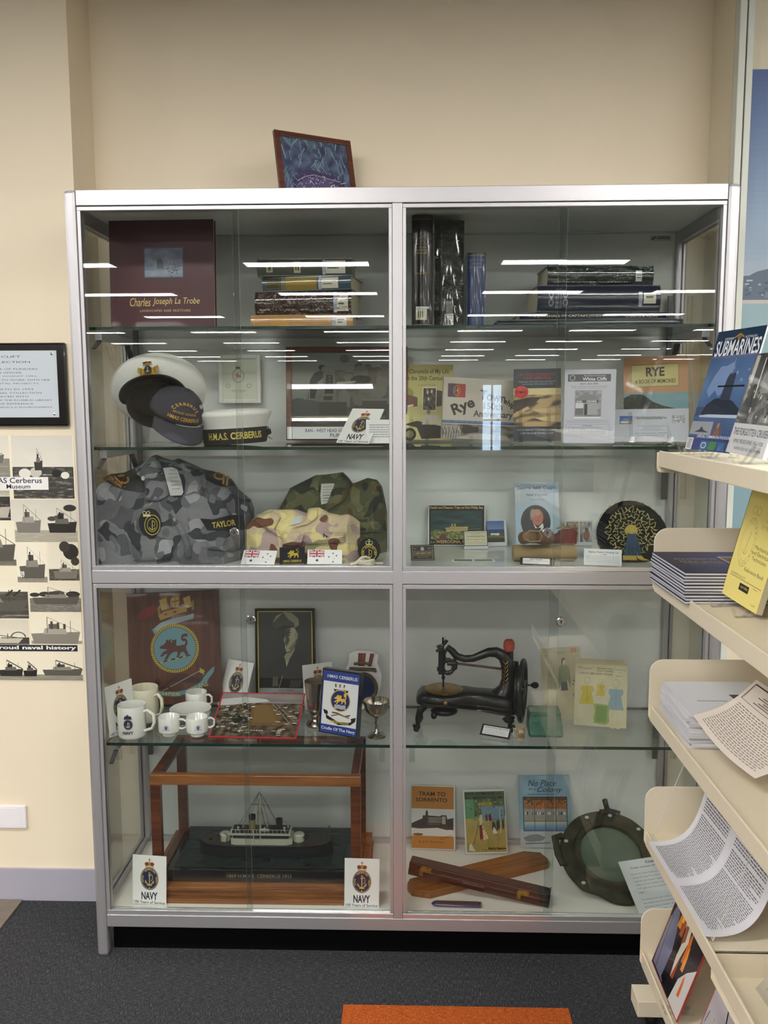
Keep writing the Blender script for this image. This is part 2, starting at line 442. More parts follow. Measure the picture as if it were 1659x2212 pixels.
    def img(s, u0, v0, u1, v1, nx, ny, fn):
        vs = [(u0+(u1-u0)*i/nx, v0+(v1-v0)*j/ny) for j in range(ny+1) for i in range(nx+1)]
        fs = [(j*(nx+1)+i, (j+1)*(nx+1)+i, (j+1)*(nx+1)+i+1, j*(nx+1)+i+1) for j in range(ny) for i in range(nx)]
        def c(f):
            q = f[0]; return fn((q % (nx+1)+.5)/nx, (q//(nx+1)+.5)/ny)
        s.g.add([s.fn(u, v, s.d) for u, v in vs], fs, c, bool(s.sub)); s.d += s.step
def seat(X, Y, z, yaw, lean, roll, w, h, t=.004):
    M3 = Rz(yaw) @ Rx(-lean) @ Ry(-roll)
    mz = min((M3 @ V((a, b, c))).z for a in (-w/2, w/2) for b in (0, t) for c in (0, h))
    return T(X, Y, z-mz+.0005) @ M3
FIT = {
'latrobe':(0.203,0.200,1.853,-2.2,2.2,-0.1,0.309,0.323),'gunframe':(0.7305,0.375,1.518,0,4.9,0.0,0.385,0.295),
'navy_a':(0.763,0.151,1.518,-19.0,50.2,-1.4,0.105,0.154),'chron':(0.983,0.362,1.518,-5.9,9.6,-0.5,0.157,0.239),
'ryetown':(1.140,0.290,1.518,17.6,2.4,-2.8,0.237,0.184),'hevol':(1.313,0.245,1.518,-7,10.8,0.6,0.141,0.220),
'wcliffs':(1.447,0.150,1.518,-13.4,14.5,0.0,0.146,0.220),'ryebook':(1.683,0.300,1.518,-13.5,14.3,1.8,0.190,0.262),
'rhs':(1.640,0.205,1.518,-16.6,14.0,0.9,0.213,0.099),'flag1':(0.491,0.070,1.173,-9.9,43.5,0.9,0.101,0.048),
'cerb':(0.592,0.074,1.173,3.1,14.9,1.0,0.073,0.050),'flag2':(0.685,0.076,1.173,5.0,39.6,-1.3,0.100,0.047),
'health':(1.083,0.414,1.173,-2.2,12.2,0.3,0.186,0.134),'pass':(1.142,0.354,1.173,3.2,17.4,0.5,0.076,0.059),
'light':(1.216,0.413,1.173,4.5,18.1,0.4,0.064,0.085),'compl':(0.970,0.144,1.173,6.9,26.4,0.3,0.070,0.048),
'coppin':(1.341,0.373,1.173,1.0,12.7,0.4,0.141,0.211),'twoph':(1.480,0.425,1.173,-6.1,13.4,0.8,0.089,0.083),
'redlab':(1.295,0.075,1.173,-10.5,50.7,-0.2,0.098,0.026),'hatlab':(1.479,0.062,1.173,-8.4,29.9,-0.8,0.105,0.050),
'board':(0.162,0.365,0.644,4,9.3,2.2,0.301,0.370),'navy_b':(0.061,0.130,0.644,60,5,0,0.103,0.157),
'navy_c':(0.342,0.355,0.644,-25.0,24.1,-0.7,0.104,0.153),'navy_d':(0.640,0.325,0.644,30.2,9.7,-1.4,0.104,0.157),
'captain':(0.521,0.382,0.644,-7,8,2.0,0.205,0.315),'aerial':(0.462,0.086,0.644,-2.9,66.3,0.5,0.265,0.196),
'vhs':(0.714,0.111,0.644,-21.6,8.1,-0.9,0.126,0.194),'jones':(1.183,0.115,0.644,-22,50.2,-0.9,0.092,0.037),
'tin':(1.337,0.106,0.644,-1.3,58.4,0.6,0.100,0.105),'pat1':(1.417,0.264,0.644,8.9,12.2,0.8,0.131,0.226),
'pat2':(1.516,0.208,0.644,-9.4,11.3,-0.5,0.157,0.205),'navy_e':(0.146,0.052,0.134,-3.2,1.7,-1.5,0.102,0.153),
'navy_f':(0.787,0.052,0.134,-0.4,0.7,-0.9,0.105,0.154),'tram':(1.011,0.401,0.134,-5.0,12.8,1.0,0.148,0.211),
'gymk':(1.189,0.374,0.134,-2.4,12.4,3.0,0.140,0.209),'nopl':(1.392,0.420,0.134,-2.5,7.3,1.8,0.169,0.244),
'craig':(1.712,0.052,0.134,14,54,1.5,0.215,0.168)}
T1, T2, T3, T4, T5 = 1.853, 1.518, 1.173, .644, .134
D = .475; W = 1.8; H = 2.206
def card(name, key, label, cat, art, t=.002, body='#e8e8e4', m='ink', group=None, side=None, bevel=0):
    X, Y, z, ya, le, ro, w_, h_ = FIT[key]
    g = G()
    g.box(-w_/2, w_/2, 0, t, 0, h_, body)
    if side:
        n = len(g.c)
        for k in (1, 3, 4, 5): g.c[n-6+k] = lin(side)
    if art: art(Art.flat(g, w_, h_, 0), w_, h_)
    o = g.build(name, m, M=seat(X, Y, z, ya, le, ro, w_, h_, t))
    return tag(o, label, cat, group)
# ================================================================ THE ROOM
PY = .298; PX = -.080; BY = .49
def sbox(name, m, *a, bevel=0): g = G(); g.box(*a); return struct(g.build(name, m, bevel=bevel))
sbox('floor', 'carpet', -7, 10, -26, BY+.1, -.1, 0)
sbox('ceiling', 'ceiling', -7, 10, -26, BY+.1, 3.0, 3.1)
sbox('wall_back', 'wall_cream', PX, 1.87, BY, BY+.1, 0, 3.0)
sbox('wall_left', 'wall_cream', -7, PX, PY, BY+.1, 0, 3.0)
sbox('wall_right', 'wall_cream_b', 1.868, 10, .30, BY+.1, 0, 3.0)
sbox('wall_west', 'wall_far', -7.1, -7, -26, BY, 0, 3.0)
sbox('wall_east', 'wall_far', 10, 10.1, -26, BY, 0, 3.0)
g = G()
for a in ((-7, 3.2, 0, 3), (3.9, 10, 0, 3), (3.2, 3.9, 0, .1), (3.2, 3.9, 2.3, 3)):
    g.box(a[0], a[1], -26.1, -26, a[2], a[3])
struct(g.build('wall_front', 'wall_far'))
g = G()
for x in (3.2, 3.52, 3.84): g.box(x, x+.06, -26.06, -26.0, .1, 2.3)
for z in (.1, 1.1, 2.24): g.box(3.2, 3.9, -26.05, -26.01, z, z+.06)
wn = g.build('window_1', 'alu'); struct(wn)
g = G(); g.box(3.2, 3.9, -26.04, -26.035, .1, 2.3); struct(g.build('window_glass', 'glass', wn))
sbox('trim_1', 'trim_white', 1.8695, 1.8895, .262, .2995, 0, 3.0, bevel=.002)
sbox('trim_2', 'dark_gap', 1.8896, 1.8949, .275, .2995, 0, 3.0)
sbox('trim_3', 'trim_white', 1.895, 1.914, .268, .2995, 0, 3.0, bevel=.002)
sbox('baseboard_left', 'skirting', -7, PX, PY-.008, PY-.0002, 0, .112, bevel=.001)
sbox('baseboard_right', 'skirting', 1.92, 10, .29, .2998, 0, .112, bevel=.001)

# orange carpet square, tan floor plate
g = G(); g.box(.750, 1.362, -.81, -.198, .0002, .003)
tag(g.build('carpet_tile', 'carpet_orange'), 'orange carpet square set in the dark grey carpet', 'carpet tile')
mat('tan_plate', '#83786c', .45, .2, var=.2, vscale=14)
g = G(); g.hprism([(-1.2, .286), (-.352, .286), (-.352, -.62), (-1.2, -.62)], .0003, .006)
tag(g.build('floor_plate', 'tan_plate'), 'scuffed tan metal floor plate beside the skirting', 'floor plate')

# ceiling lights: rows of recessed troffers through the hall
first = None
for ry in (-1.5, -3.7, -6.3, -8.6, -11.4, -14.3, -17.2, -20.0, -22.8, -25.2):
    for cx in (-5.05, -2.56, -.07, 2.42, 4.5, 6.8, 9.0):
        M = T(cx, ry, 2.999)
        if first is None:
            first = thing('ceiling_light', 'white recessed fluorescent troffer in the library ceiling behind the viewer', 'ceiling light', M, 'rows of ceiling lights')
            g = G(); g.box(-.6, .6, -.13, .13, -.012, -.004); g.build('diffuser', 'lamp', first)
            g = G()
            for a in ((-.62, .62, -.15, -.13), (-.62, .62, .13, .15), (-.62, -.6, -.13, .13), (.6, .62, -.13, .13)): g.box(*a, -.015, -.0005)
            g.build('light_frame', 'plastic_white', first)
        else:
            c = copy_tree(first); c.matrix_world = M

# mural print on the right hand wall
mz = at(1640, 150, Y=.2985).z
def mural_px(v): return 150 + (mz-(mz-(v*(mz-.9))))*0
g = G(T(0, .2985, 0))
x0, x1, z0 = 1.9155, 3.4, .9
g.box(x0, x1, -.0015, 0, z0, mz, '#8fa3ba')
A = Art(g, lambda u, v, d: (x0+(x1-x0)*u, -.0016-d, mz-(mz-z0)*v))
def vz(py): return (mz-at(1640, py, Y=.2985).z)/(mz-z0)
hz_, sh_ = vz(648), vz(656)
def sky(s, t):
    t /= hz_ if hz_ else 1
    return mixc('#4a6191', '#9db0c0', t*1.15+.05*nz(s*3, t*4, 1)) if t < .82 else mixc('#9db0c0', '#b3aeb8', (t-.82)*6)
A.img(0, 0, 1, hz_, 40, 40, lambda s, t: sky(s, t*hz_))
pts = [(0, vz(600))]
for k in range(1, 60): pts.append((k/60*.5, vz(600-14*math.sin(k/60*5)-4*noise.noise(V((k*.8, 0, 0)))-(12 if k > 6 else k*2))))
pts += [(.5, hz_+.003), (0, hz_+.003)]
A.poly(pts, '#5d6b7b')
rnd = random.Random(3)
for k in range(150):
    u = rnd.random()*.48; v = vz(rnd.uniform(598, 645)); s_ = rnd.uniform(.002, .006)
    A.ell(u, v, s_, s_*.5, rnd.choice(['#6f7c8b', '#48586a', '#8b9aa8', '#4f6070']), 7)
for k in range(26):
    u = rnd.random()*.4; v = vz(rnd.uniform(594, 625)); A.rect(u, v, u+rnd.uniform(.004, .012), v+.0025, '#a9b6bd')
A.rect(0, hz_, 1, sh_, '#b7b3ac')
A.img(0, sh_, 1, 1, 30, 20, lambda s, t: mixc('#93abb0', '#7f9ea8', t+.3*nz(s*12, t*30, 4)))
tag(g.build('mural_print', 'ink'), 'large blue sky and bay mural print on the wall at the right edge', 'mural')

# ================================================================ THE CABINET
cab = thing('display_cabinet', 'tall silver aluminium and glass display cabinet full of exhibits', 'display cabinet', T(0, 0, 0))
def part(name, m, *boxes, bevel=.0, parent=None):
    g = G()
    for b in boxes: g.box(*b)
    return g.build(name, m, parent or cab, bevel=bevel)
P = .033
for x in (0, W-P): part('post', 'alu', (x, x+P, 0, P, 0, H), bevel=.009)
for x in (0, W-P): part('post', 'alu', (x, x+P, D-P, D, 0, H), bevel=.006)
mx0, mx1 = .884, .910
part('post', 'alu', (mx0, mx1, .0005, P, .1325, 2.164), bevel=.001)
ZT = (2.1645, H-.0005); ZM = (1.132, 1.169); ZB = (.0945, .1324)
for za, zb in (ZT, ZM, ZB): part('front_rail', 'alu', (P+.0003, W-P-.0003, .0008, .035, za, zb), bevel=.0015)
for za, zb in (ZT, ZM, (ZB[0], .15)): part('back_rail', 'alu', (P, W-P, D-.03, D-.001, za, zb), bevel=.0015)
for x in (.002, W-.028):
    for za, zb in ((2.13, 2.20), ZM, (.0945, .150)): part('side_rail', 'alu', (x, x+.026, P, D-P, za, zb), bevel=.0015)
# door tracks and side beads
openings = []
for (xa, xb) in ((P, mx0), (mx1, W-P)):
    for (za, zb, tz, bz) in ((1.169, 2.1645, 2.152, 1.181), (.1324, 1.132, 1.1178, .1462)):
        part('top_track', 'alu', (xa+.001, xb-.001, .003, .034, tz, zb-.0022), bevel=.0008)
        part('bottom_track', 'alu_bright', (xa+.001, xb-.001, .003, .007, za+.0005, bz), (xa+.001, xb-.001, .007, .034, za+.0005, bz-.006), (xa+.001, xb-.001, .019, .021, za+.001, bz-.001), bevel=.0008)
        part('side_bead', 'alu', (xa+.001, xa+.010, .0035, .034, bz, tz), bevel=.0008)
        part('side_bead', 'alu', (xb-.010, xb-.001, .0035, .034, bz, tz), bevel=.0008)
        openings.append((xa+.010, xb-.010, bz-.003, tz+.002))
def lock(parent, x, z, y=.0085):
    g = G(T(x, y, z) @ Rx(90)); g.lathe([(.0, 0), (.0135, 0), (.0140, .002), (.0132, .0055), (.0110, .0065), (.0, .0065)], seg=28)
    l = g.build('lock', 'chrome', parent, sharp=12)
    g = G(T(x, y, z)); g.box(-.0013, .0013, -.0072, -.0066, -.0045, .0045, '#101010'); g.ell((0, -.0068, .002), (.0026, .0005, .0026), '#181818', 10, 6)
    g.build('keyhole', 'ink', parent)
locks = [(.4394, 1.2772), (.4811, 1.0282), (1.3111, 1.2776), (1.3548, 1.0252)]
laps = [(.4494, .469), (.4480, .4668), (1.331, 1.351), (1.3254, 1.3480)]
E6 = ['pane_edge', 'pane_edge', 'glass', 'glass', 'pane_edge', 'pane_edge']
for (xa, xb, za, zb), (l0, l1), (lx, lz) in zip(openings, laps, locks):
    for k, (p0, p1, y) in enumerate(((xa, l1, .0090), (l0, xb, .0235))):
        d = thing('sliding_door', None, None); d.parent = cab
        g = G(); g.box(p0, p1, y, y+.005, za, zb, mis=E6)
        g.build('glass_pane', None, d)
        if k == 0: lock(d, lx, lz)
        else:
            g = G(); g.box(p0+.0005, p0+.004, y-.001, y+.006, za, zb)
            pass
for za, zb in ((1.169, 2.13), (.150, 1.132)):
    for x in (.012, W-.017):
        g = G(); g.box(x, x+.005, P, D-P, za, zb, mis=['glass', 'glass', 'pane_edge', 'pane_edge', 'pane_edge', 'pane_edge']); g.build('side_glass', None, cab)
part('back_panel', 'case_panel', (P-.002, W-P+.002, D-.012, D-.006, .15, 2.17))
part('top_panel', 'alu', (.004, W-.004, .03, D-.01, 2.178, 2.2))
part('case_ceiling', 'case_panel', (.02, W-.02, .036, D-.012, 2.168, 2.176))
part('case_divider', 'case_floor', (.028, W-.028, .036, D-.03, 1.134, T3))
part('case_base', 'white_floor', (.028, W-.028, .036, D-.03, .105, T5))
part('plinth', 'black_matte', (.036, W-.036, .045, D-.04, 0, .0944))
def shelf(z, x0=.030, x1=W-.030, yf=.06):
    g = G(); g.box(x0, x1, yf, D-.075, z-.009, z, mis=['glass_edge', 'glass_edge', 'glass_edge', 'glass_edge', 'shelf_glass', 'shelf_glass'])
    g.build('glass_shelf', None, cab, bevel=0)
    for x in (.038, W-.058):
        part('shelf_bracket', 'alu', (x, x+.02, .09, D-.10, z-.034, z-.0095), bevel=.001)
        xg = x+.01
        g = G(); g.beam((xg, D-.125, z-.036), (xg, D-.06, z-.10), .016, .006); g.beam((xg, .10, z-.036), (xg, .05, z-.06), .012, .004); g.build('bracket_gusset', 'alu_dark', cab)
        part('bracket_upright', 'alu_dark', (x+.002, x+.018, D-.042, D-.031, z-.19, z+.12))
for z in (T1-.004, T2-.004, T4-.004): shelf(z)
for x in (.062, .842, .93): part('shelf_clip', 'acrylic', (x, x+.016, .056, .062, T4-.055, T4-.009))
# maker's label: a dark plate with a small emblem and two lines of print
def maker(X, Y, Z, w_, h_, dark):
    g = G(T(X, Y, Z)); g.box(-w_/2, w_/2, 0, .0015, 0, h_, '#54524f' if dark else '#b9c2bd')
    A = Art.flat(g, w_, h_)
    A.ring(.5, .5, .5, .5, .03, '#3c3c3c', 4) if False else None
    A.text('aP', .05, .2, .25, .8, '#151515', bold=.04, shear=.3)
    A.lines(.3, .2, .95, .8, 2, '#2b2b2b', seed=4, lw=.5)
    g.build('maker_label', 'ink', cab)
p = at(258, 2008, Y=.043); maker(p.x, .0425, .0945-.0098, .053, .0096, True)
p = at(1431, 518, Y=D-.032); maker(p.x, D-.0138, p.z, .066, .0165, False)

# ================================================================ THE BOOK RACK on the right
XL = 1.5478; RY0, RY1 = -.22, -1.95
ZR = [1.508, 1.1925, .854, .5144, .1767]
rack = thing('display_rack', 'cream painted metal magazine rack with five shelves on castors', 'magazine rack', T(0, 0, 0))
XB = XL+.30
for k, z in enumerate(ZR):
    g = G(); g.box(XL+.004, XB, RY1, RY0+.002, z-.004, z); 
    if k == 0: g.box(XL+.004, XB, RY0-.002, RY0+.002, z-.045, z)
    if k == 3: # the near bay of this tier sits lower
        g = G(); g.box(XL+.004, XB, -.7202, RY0+.002, z-.004, z); g.box(XL+.004, XB, -.7202, -.7162, z-.06, z); g.box(XL+.004, XB, RY1, -.7202, z-.060, z-.056)
    g.build('shelf', 'beige_metal', rack, bevel=.0008)
    g = G(); g.box(XL, XL+.006, RY1, RY0, z-.032, z+.008); g.box(XL+.006, XL+.010, RY1, RY0, z-.032, z-.028)
    g.build('shelf_lip', 'beige_metal', rack, bevel=.002)
    if k:
        h_ = .13; r_ = .035
        pts = [(XL-.004, z-.018), (XL-.004, z+h_-r_)]
        pts += [(XL-.004+r_-r_*math.cos(R(a)), z+h_-r_+r_*math.sin(R(a))) for a in range(10, 91, 10)]
        pts += [(XB, z+h_), (XB, z-.03), (XL+.006, z-.032), (XL, z-.028)]
        g = G(); g.prism(pts, RY0, RY0+.004); g.build('end_panel', 'beige_metal', rack, bevel=.0015)
    else:
        pts = [(XL-.004, z+.004), (XL-.004, z-.032), (XL-.002, z-.043), (XL+.006, z-.047), (XB, z-.047), (XB, z+.004)]
        g = G(); g.prism(pts, RY0, RY0+.004); g.build('end_panel', 'beige_metal', rack, bevel=.0015)
part('back_sheet', 'beige_metal', (XB, XB+.004, RY1, RY0, .12, 1.50), parent=rack, bevel=.001)
part('foot', 'beige_metal', (XL-.03+.0, XB+.06, RY0-.09, RY0-.02, .062, .106), parent=rack, bevel=.002)
g = G(T(XL+.02, RY0-.03, .026) @ Ry(90)); g.lathe([(0, -.012), (.022, -.012), (.026, -.006), (.026, .006), (.022, .012), (0, .012)], seg=20)
c_ = g.build('castor_wheel', 'rubber', rack)
g = G(); g.box(XL+.008, XL+.032, RY0-.045, RY0-.015, .04, .062); g.tube([(XL+.02, RY0-.03, .045), (XL+.02, RY0-.03, .062)], .006); g.build('castor_fork', 'chrome', rack)
g = G(T(XL+.02, -1.85, .026) @ Ry(90)); g.lathe([(0, -.012), (.022, -.012), (.026, -.006), (.026, .006), (.022, .012), (0, .012)], seg=20); g.build('castor_wheel', 'rubber', rack)
part('foot', 'beige_metal', (XL-.03, XB+.06, -1.9, -1.83, .052, .106), parent=rack, bevel=.002)
# ================================================================ EXHIBITS: shared marks
NV, GD, RD = '#20244f', '#cdb45c', '#8e2a26'
def crown(A, cu, cv, w, h, asp, dark=False):
    g_ = '#1b1f3c' if dark else '#a8884a'; r_ = '#1b1f3c' if dark else RD
    A.rect(cu-w*.42, cv+h*.32, cu+w*.42, cv+h*.5, g_)
    A.rect(cu-w*.34, cv+h*.37, cu+w*.34, cv+h*.45, '#e9e4d4' if not dark else '#e9e4d4')
    for s in (-1, 1):
        A.ell(cu+s*w*.25, cv+h*.12, w*.25, h*.22, g_, 16); A.ell(cu+s*w*.25, cv+h*.14, w*.19, h*.16, r_, 14)
    A.ell(cu, cv+h*.1, w*.12, h*.22, g_, 12)
    A.rect(cu-w*.04, cv-h*.5, cu+w*.04, cv, g_); A.rect(cu-w*.13, cv-h*.36, cu+w*.13, cv-h*.26, g_)
def ran_badge(A, cu, cv, w, h, W_, H_, ink=NV, gold=GD, crownc=True, ring=True, plain=False):
    """cu,cv centre of the oval; w,h its half sizes in u,v; W_,H_ the sheet's size in metres"""
    asp = H_/W_
    if crownc: crown(A, cu, cv-h*1.42, w*1.15, h*.85, asp, dark=plain)
    A.ell(cu, cv, w*1.06, h*1.05, '#8b8a86' if not plain else ink, 36); A.ell(cu, cv, w, h, ink, 36)
    A.ring(cu, cv, w*.96, h*.965, .045, gold, 36) if not plain else None
    A.arc('ROYAL   AUSTRALIAN   NAVY', cu, cv, w*.80, h*.82, 205, -25, w*.20, gold, asp=asp)
    A.line([(cu, cv-h*.45), (cu, cv+h*.5)], w*.10, gold, asp); A.ring(cu, cv-h*.5, w*.10, h*.09, .5, gold, 10)
    A.line([(cu-w*.16, cv-h*.28), (cu+w*.16, cv-h*.28)], w*.08, gold, asp)
    A.ring(cu, cv+h*.22, w*.46, h*.38, .24, gold, 14, 200, 340)
    A.poly([(cu-w*.52, cv+h*.42), (cu-w*.5, cv+h*.12), (cu-w*.28, cv+h*.36)], gold); A.poly([(cu+w*.52, cv+h*.42), (cu+w*.5, cv+h*.12), (cu+w*.28, cv+h*.36)], gold)
    A.ring(cu+w*.16, cv-h*.1, w*.24, h*.32, .22, gold, 12, -90, 100)
    A.line([(cu-w*.3, cv+h*.62), (cu+w*.3, cv+h*.62)], w*.09, gold, asp)
    A.ell(cu, cv+h*.84, w*.06, h*.04, '#ffffff', 8)
def navy_art(A, w, h):
    A.rect(0, 0, 1, 1, '#eeeeec')
    ran_badge(A, .5, .47, .255, .225, w, h)
    A.text('NAVY', .26, .745, .74, .905, '#16183a', bold=.03)
    A.text('100 Years of Service', .04, .925, .96, .985, '#16183a', bold=.012)
def cerb_badge(A, cu, cv, w, h, asp, plain=False):
    A.ring(cu, cv, w*1.1, h*1.1, .12, '#c9a640', 32); A.ell(cu, cv, w, h, '#1f2a6b', 30)
    dog(A, cu, cv-h*.1, w*.72, h*.55, '#e3b84a')
    for k in range(3): A.line([(cu-w*.62+w*1.24*i/8, cv+h*(.48+.14*k)+h*.035*math.sin(i*1.6)) for i in range(9)], w*.05, '#e8e8e8', asp)
def dog(A, cu, cv, w, h, col, heads=True):
    P_ = [(-.95, -.25), (-.72, -.38), (-.6, -.55), (-.42, -.62), (-.35, -.5), (-.1, -.55), (-.05, -.3), (.3, -.22), (.62, -.3), (.78, -.12), (.8, .15), (.9, .35), (.82, .75), (.68, .78), (.74, .45), (.55, .25), (.4, .35), (.25, .75), (.1, .8), (.22, .45), (.15, .2), (-.1, .28), (-.25, .4), (-.5, .85), (-.7, .92), (-.55, .6), (-.45, .35), (-.65, .42), (-.85, .62), (-.95, .55), (-.75, .25), (-.5, .1), (-.5, -.02), (-.75, -.05), (-.95, -.1)]
    A.poly([(cu+x*w, cv+y*h) for x, y in P_], col)
    A.poly([(cu+x*w, cv+y*h) for x, y in [(-.62, -.35), (-.5, -.85), (-.38, -.7), (-.22, -.9), (-.2, -.35)]], col)
    A.poly([(cu+x*w, cv+y*h) for x, y in [(-.15, -.3), (-.12, -.8), (.02, -.72), (.16, -.85), (.12, -.25)]], col)
    A.line([(cu+x*w, cv+y*h) for x, y in [(.72, -.2), (.86, -.5), (.78, -.72), (.55, -.75), (.5, -.98), (.68, -1.15), (.9, -1.1)]], w*.10, col, h/w if w else 1)

# ---------------------------------------------------------------- picture on top of the cabinet
def frog_art(A, w, h):
    A.rect(0, 0, 1, 1, '#3a3a52')
    A.img(0, 0, 1, 1, 46, 36, lambda s, t: mixc('#414872', '#8496b8', nz(s*9, t*9, 2)*1.7-.5))
    rnd = random.Random(5)
    for k in range(190):
        u, v = rnd.random(), rnd.random()**1.3*.95; a = R(rnd.uniform(35, 145)); L = rnd.uniform(.08, .24)
        c_ = rnd.choice(['#7fa0a6', '#5e8790', '#91a9c4', '#46506f', '#35385c', '#a7bccf'])
        A.line([(u, v), (min(1, max(0, u+L*math.cos(a)*.7)), max(0, v-L*math.sin(a)))], rnd.uniform(.006, .016), c_, h/w)
    A.poly([(.12, 1), (.14, .62), (.24, .5), (.42, .46), (.6, .5), (.78, .52), (.9, .62), (.86, .8), (.9, 1)], '#4a3f70')
    A.poly([(.2, 1), (.2, .72), (.3, .62), (.45, .56), (.7, .6), (.82, .72), (.76, 1)], '#66588c')
    A.line([(.2, .66), (.32, .58), (.45, .54), (.62, .57), (.85, .6)], .012, '#b9b4cf', h/w)
    for k in range(260):
        u, v = rnd.uniform(.15, .88), rnd.uniform(.55, .99); A.ell(u, v, rnd.uniform(.003, .012), rnd.uniform(.003, .012), rnd.choice(['#b7a7c9', '#8776a0', '#2a2440', '#d8cbd8', '#6c5c8a']), 6)
    A.ell(.72, .7, .035, .03, '#d9d3e2', 12); A.ell(.72, .7, .02, .02, '#15101f', 10)
    for k in range(40):
        u, v = rnd.random()*.95, rnd.uniform(.6, 1); a = R(rnd.uniform(20, 160)); A.line([(u, v), (min(1, max(0, u+.1*math.cos(a))), v-.08*math.sin(a))], .008, rnd.choice(['#a8bfd0', '#7d97b0']), h/w)
def framed(name, M, w, h, fw, fm, art, label, cat, t=.016, glassy=True, inner=None, mold='picture_frame_molding'):
    o = thing(name, label, cat, M)
    g = G()
    for a in ((0, fw), (w-fw, w)): g.box(-w/2+a[0], -w/2+a[1], 0, t, 0, h)
    for a in ((0, fw), (h-fw, h)): g.box(-w/2+fw, w/2-fw, 0.0005, t, a[0], a[1])
    if inner: 
        g.use(fm); g2 = G(); q = fw; 
        for a in ((q, q+.003), (w-q-.003, w-q)): g2.box(-w/2+a[0], -w/2+a[1], .001, t-.002, q, h-q, inner)
        for a in ((q, q+.003), (h-q-.003, h-q)): g2.box(-w/2+q, w/2-q, .001, t-.002, a[0], a[1], inner)
        g2.build('gilt_slip', 'paint', o)
    g.mats = []; g.build('frame', fm, o, bevel=.002)
    g = G(T(0, t*.35, fw-.002)); iw, ih = w-2*fw+.004, h-2*fw+.004
    g.box(-iw/2, iw/2, .0003, t*.5, 0, ih, '#dddddd'); art(Art.flat(g, iw, ih, 0), iw, ih); g.build('print', 'ink', o)
    if glassy:
        g = G(); g.box(-w/2+fw-.001, w/2-fw+.001, t*.16, t*.24, fw-.001, h-fw+.001); g.build('glazing', 'acrylic', o)
    return o
pM = T(.667, .295, H+.0045) @ Rz(30) @ Rx(-14)
framed('picture_frame', pM, .252, .236, .017, 'wood_frame', frog_art, 'brown framed photograph of a frog in grass standing on top of the cabinet', 'picture frame', t=.014)

# ---------------------------------------------------------------- notices on the left wall
def plaque_art(A, w, h):
    A.rect(0, 0, 1, 1, '#c9d2da')
    X0 = .0
    rows = [('MRS BETTY CLIFT', .28, .73, .075, .105), ('BOOK COLLECTION', .26, .80, .155, .185)]
    for t, a, b, v0, v1 in rows: A.text(t, a, v0, b, v1, '#4a4d52')
    body = [('BETTY CLIFT WAS SHIRE OF FLINDERS', .12, .885), ('CONSERVATION OFFICER', .3, .765), ('FROM JULY 1989 UNTIL AUGUST 1992,', .15, .88), ('VOLUNTEERS WERE RECRUITED TO WORK WITH HER', .03, .975), ('ENVIRONMENTAL PROJECTS.', .3, .895),
            None, ('SINCE BETTY\'S DEATH IN 1994', .2, .845), ('BOOKS FROM HER PERSONAL COLLECTION', .09, .905), ('HAVE BEEN PLACED INTO', .3, .81), ('THE "LOCAL HISTORY" SECTION OF THE ROSEBUD LIBRARY', .02, .985), ('TO BE USED FOR REFERENCE', .3, .84), ('TO PRESERVE OUR UNIQUE PENINSULA ENVIRONMENT.', .04, .99)]
    v = .262
    for r in body:
        if r is None: v += .030; continue
        A.text(r[0], r[1], v, r[2]-.03, v+.025, '#5b5e63'); v += .0545
a0, a1 = at(140.3, 739.8, Y=.283), at(149, 921, Y=.283)
plq = thing('wall_plaque', 'black bordered memorial plaque with grey lettering screwed to the left wall', 'plaque', T(a1.x-.235, .2965-.015, a1.z))
pw, ph = .47, a0.z-a1.z
g = G(); g.box(-pw/2, pw/2, 0, .015, 0, ph); g.build('backboard', 'black_gloss', plq, bevel=.006)
g = G(T(0, 0, .028)); g.box(-pw/2+.028, pw/2-.028, -.0012, 0, 0, ph-.052, '#c9d2da'); plaque_art(Art.flat(g, pw-.056, ph-.052, -.0013), pw-.056, ph-.052); g.build('engraved_plate', 'gloss', plq)
for sx in (-1, 1):
    for z in (.038, ph-.034):
        g = G(T(sx*(pw/2-.042), -.0014, z) @ Rx(90)); g.lathe([(.0045, 0), (.0042, .001), (0, .0018)], seg=14); g.build('screw', 'chrome', plq)

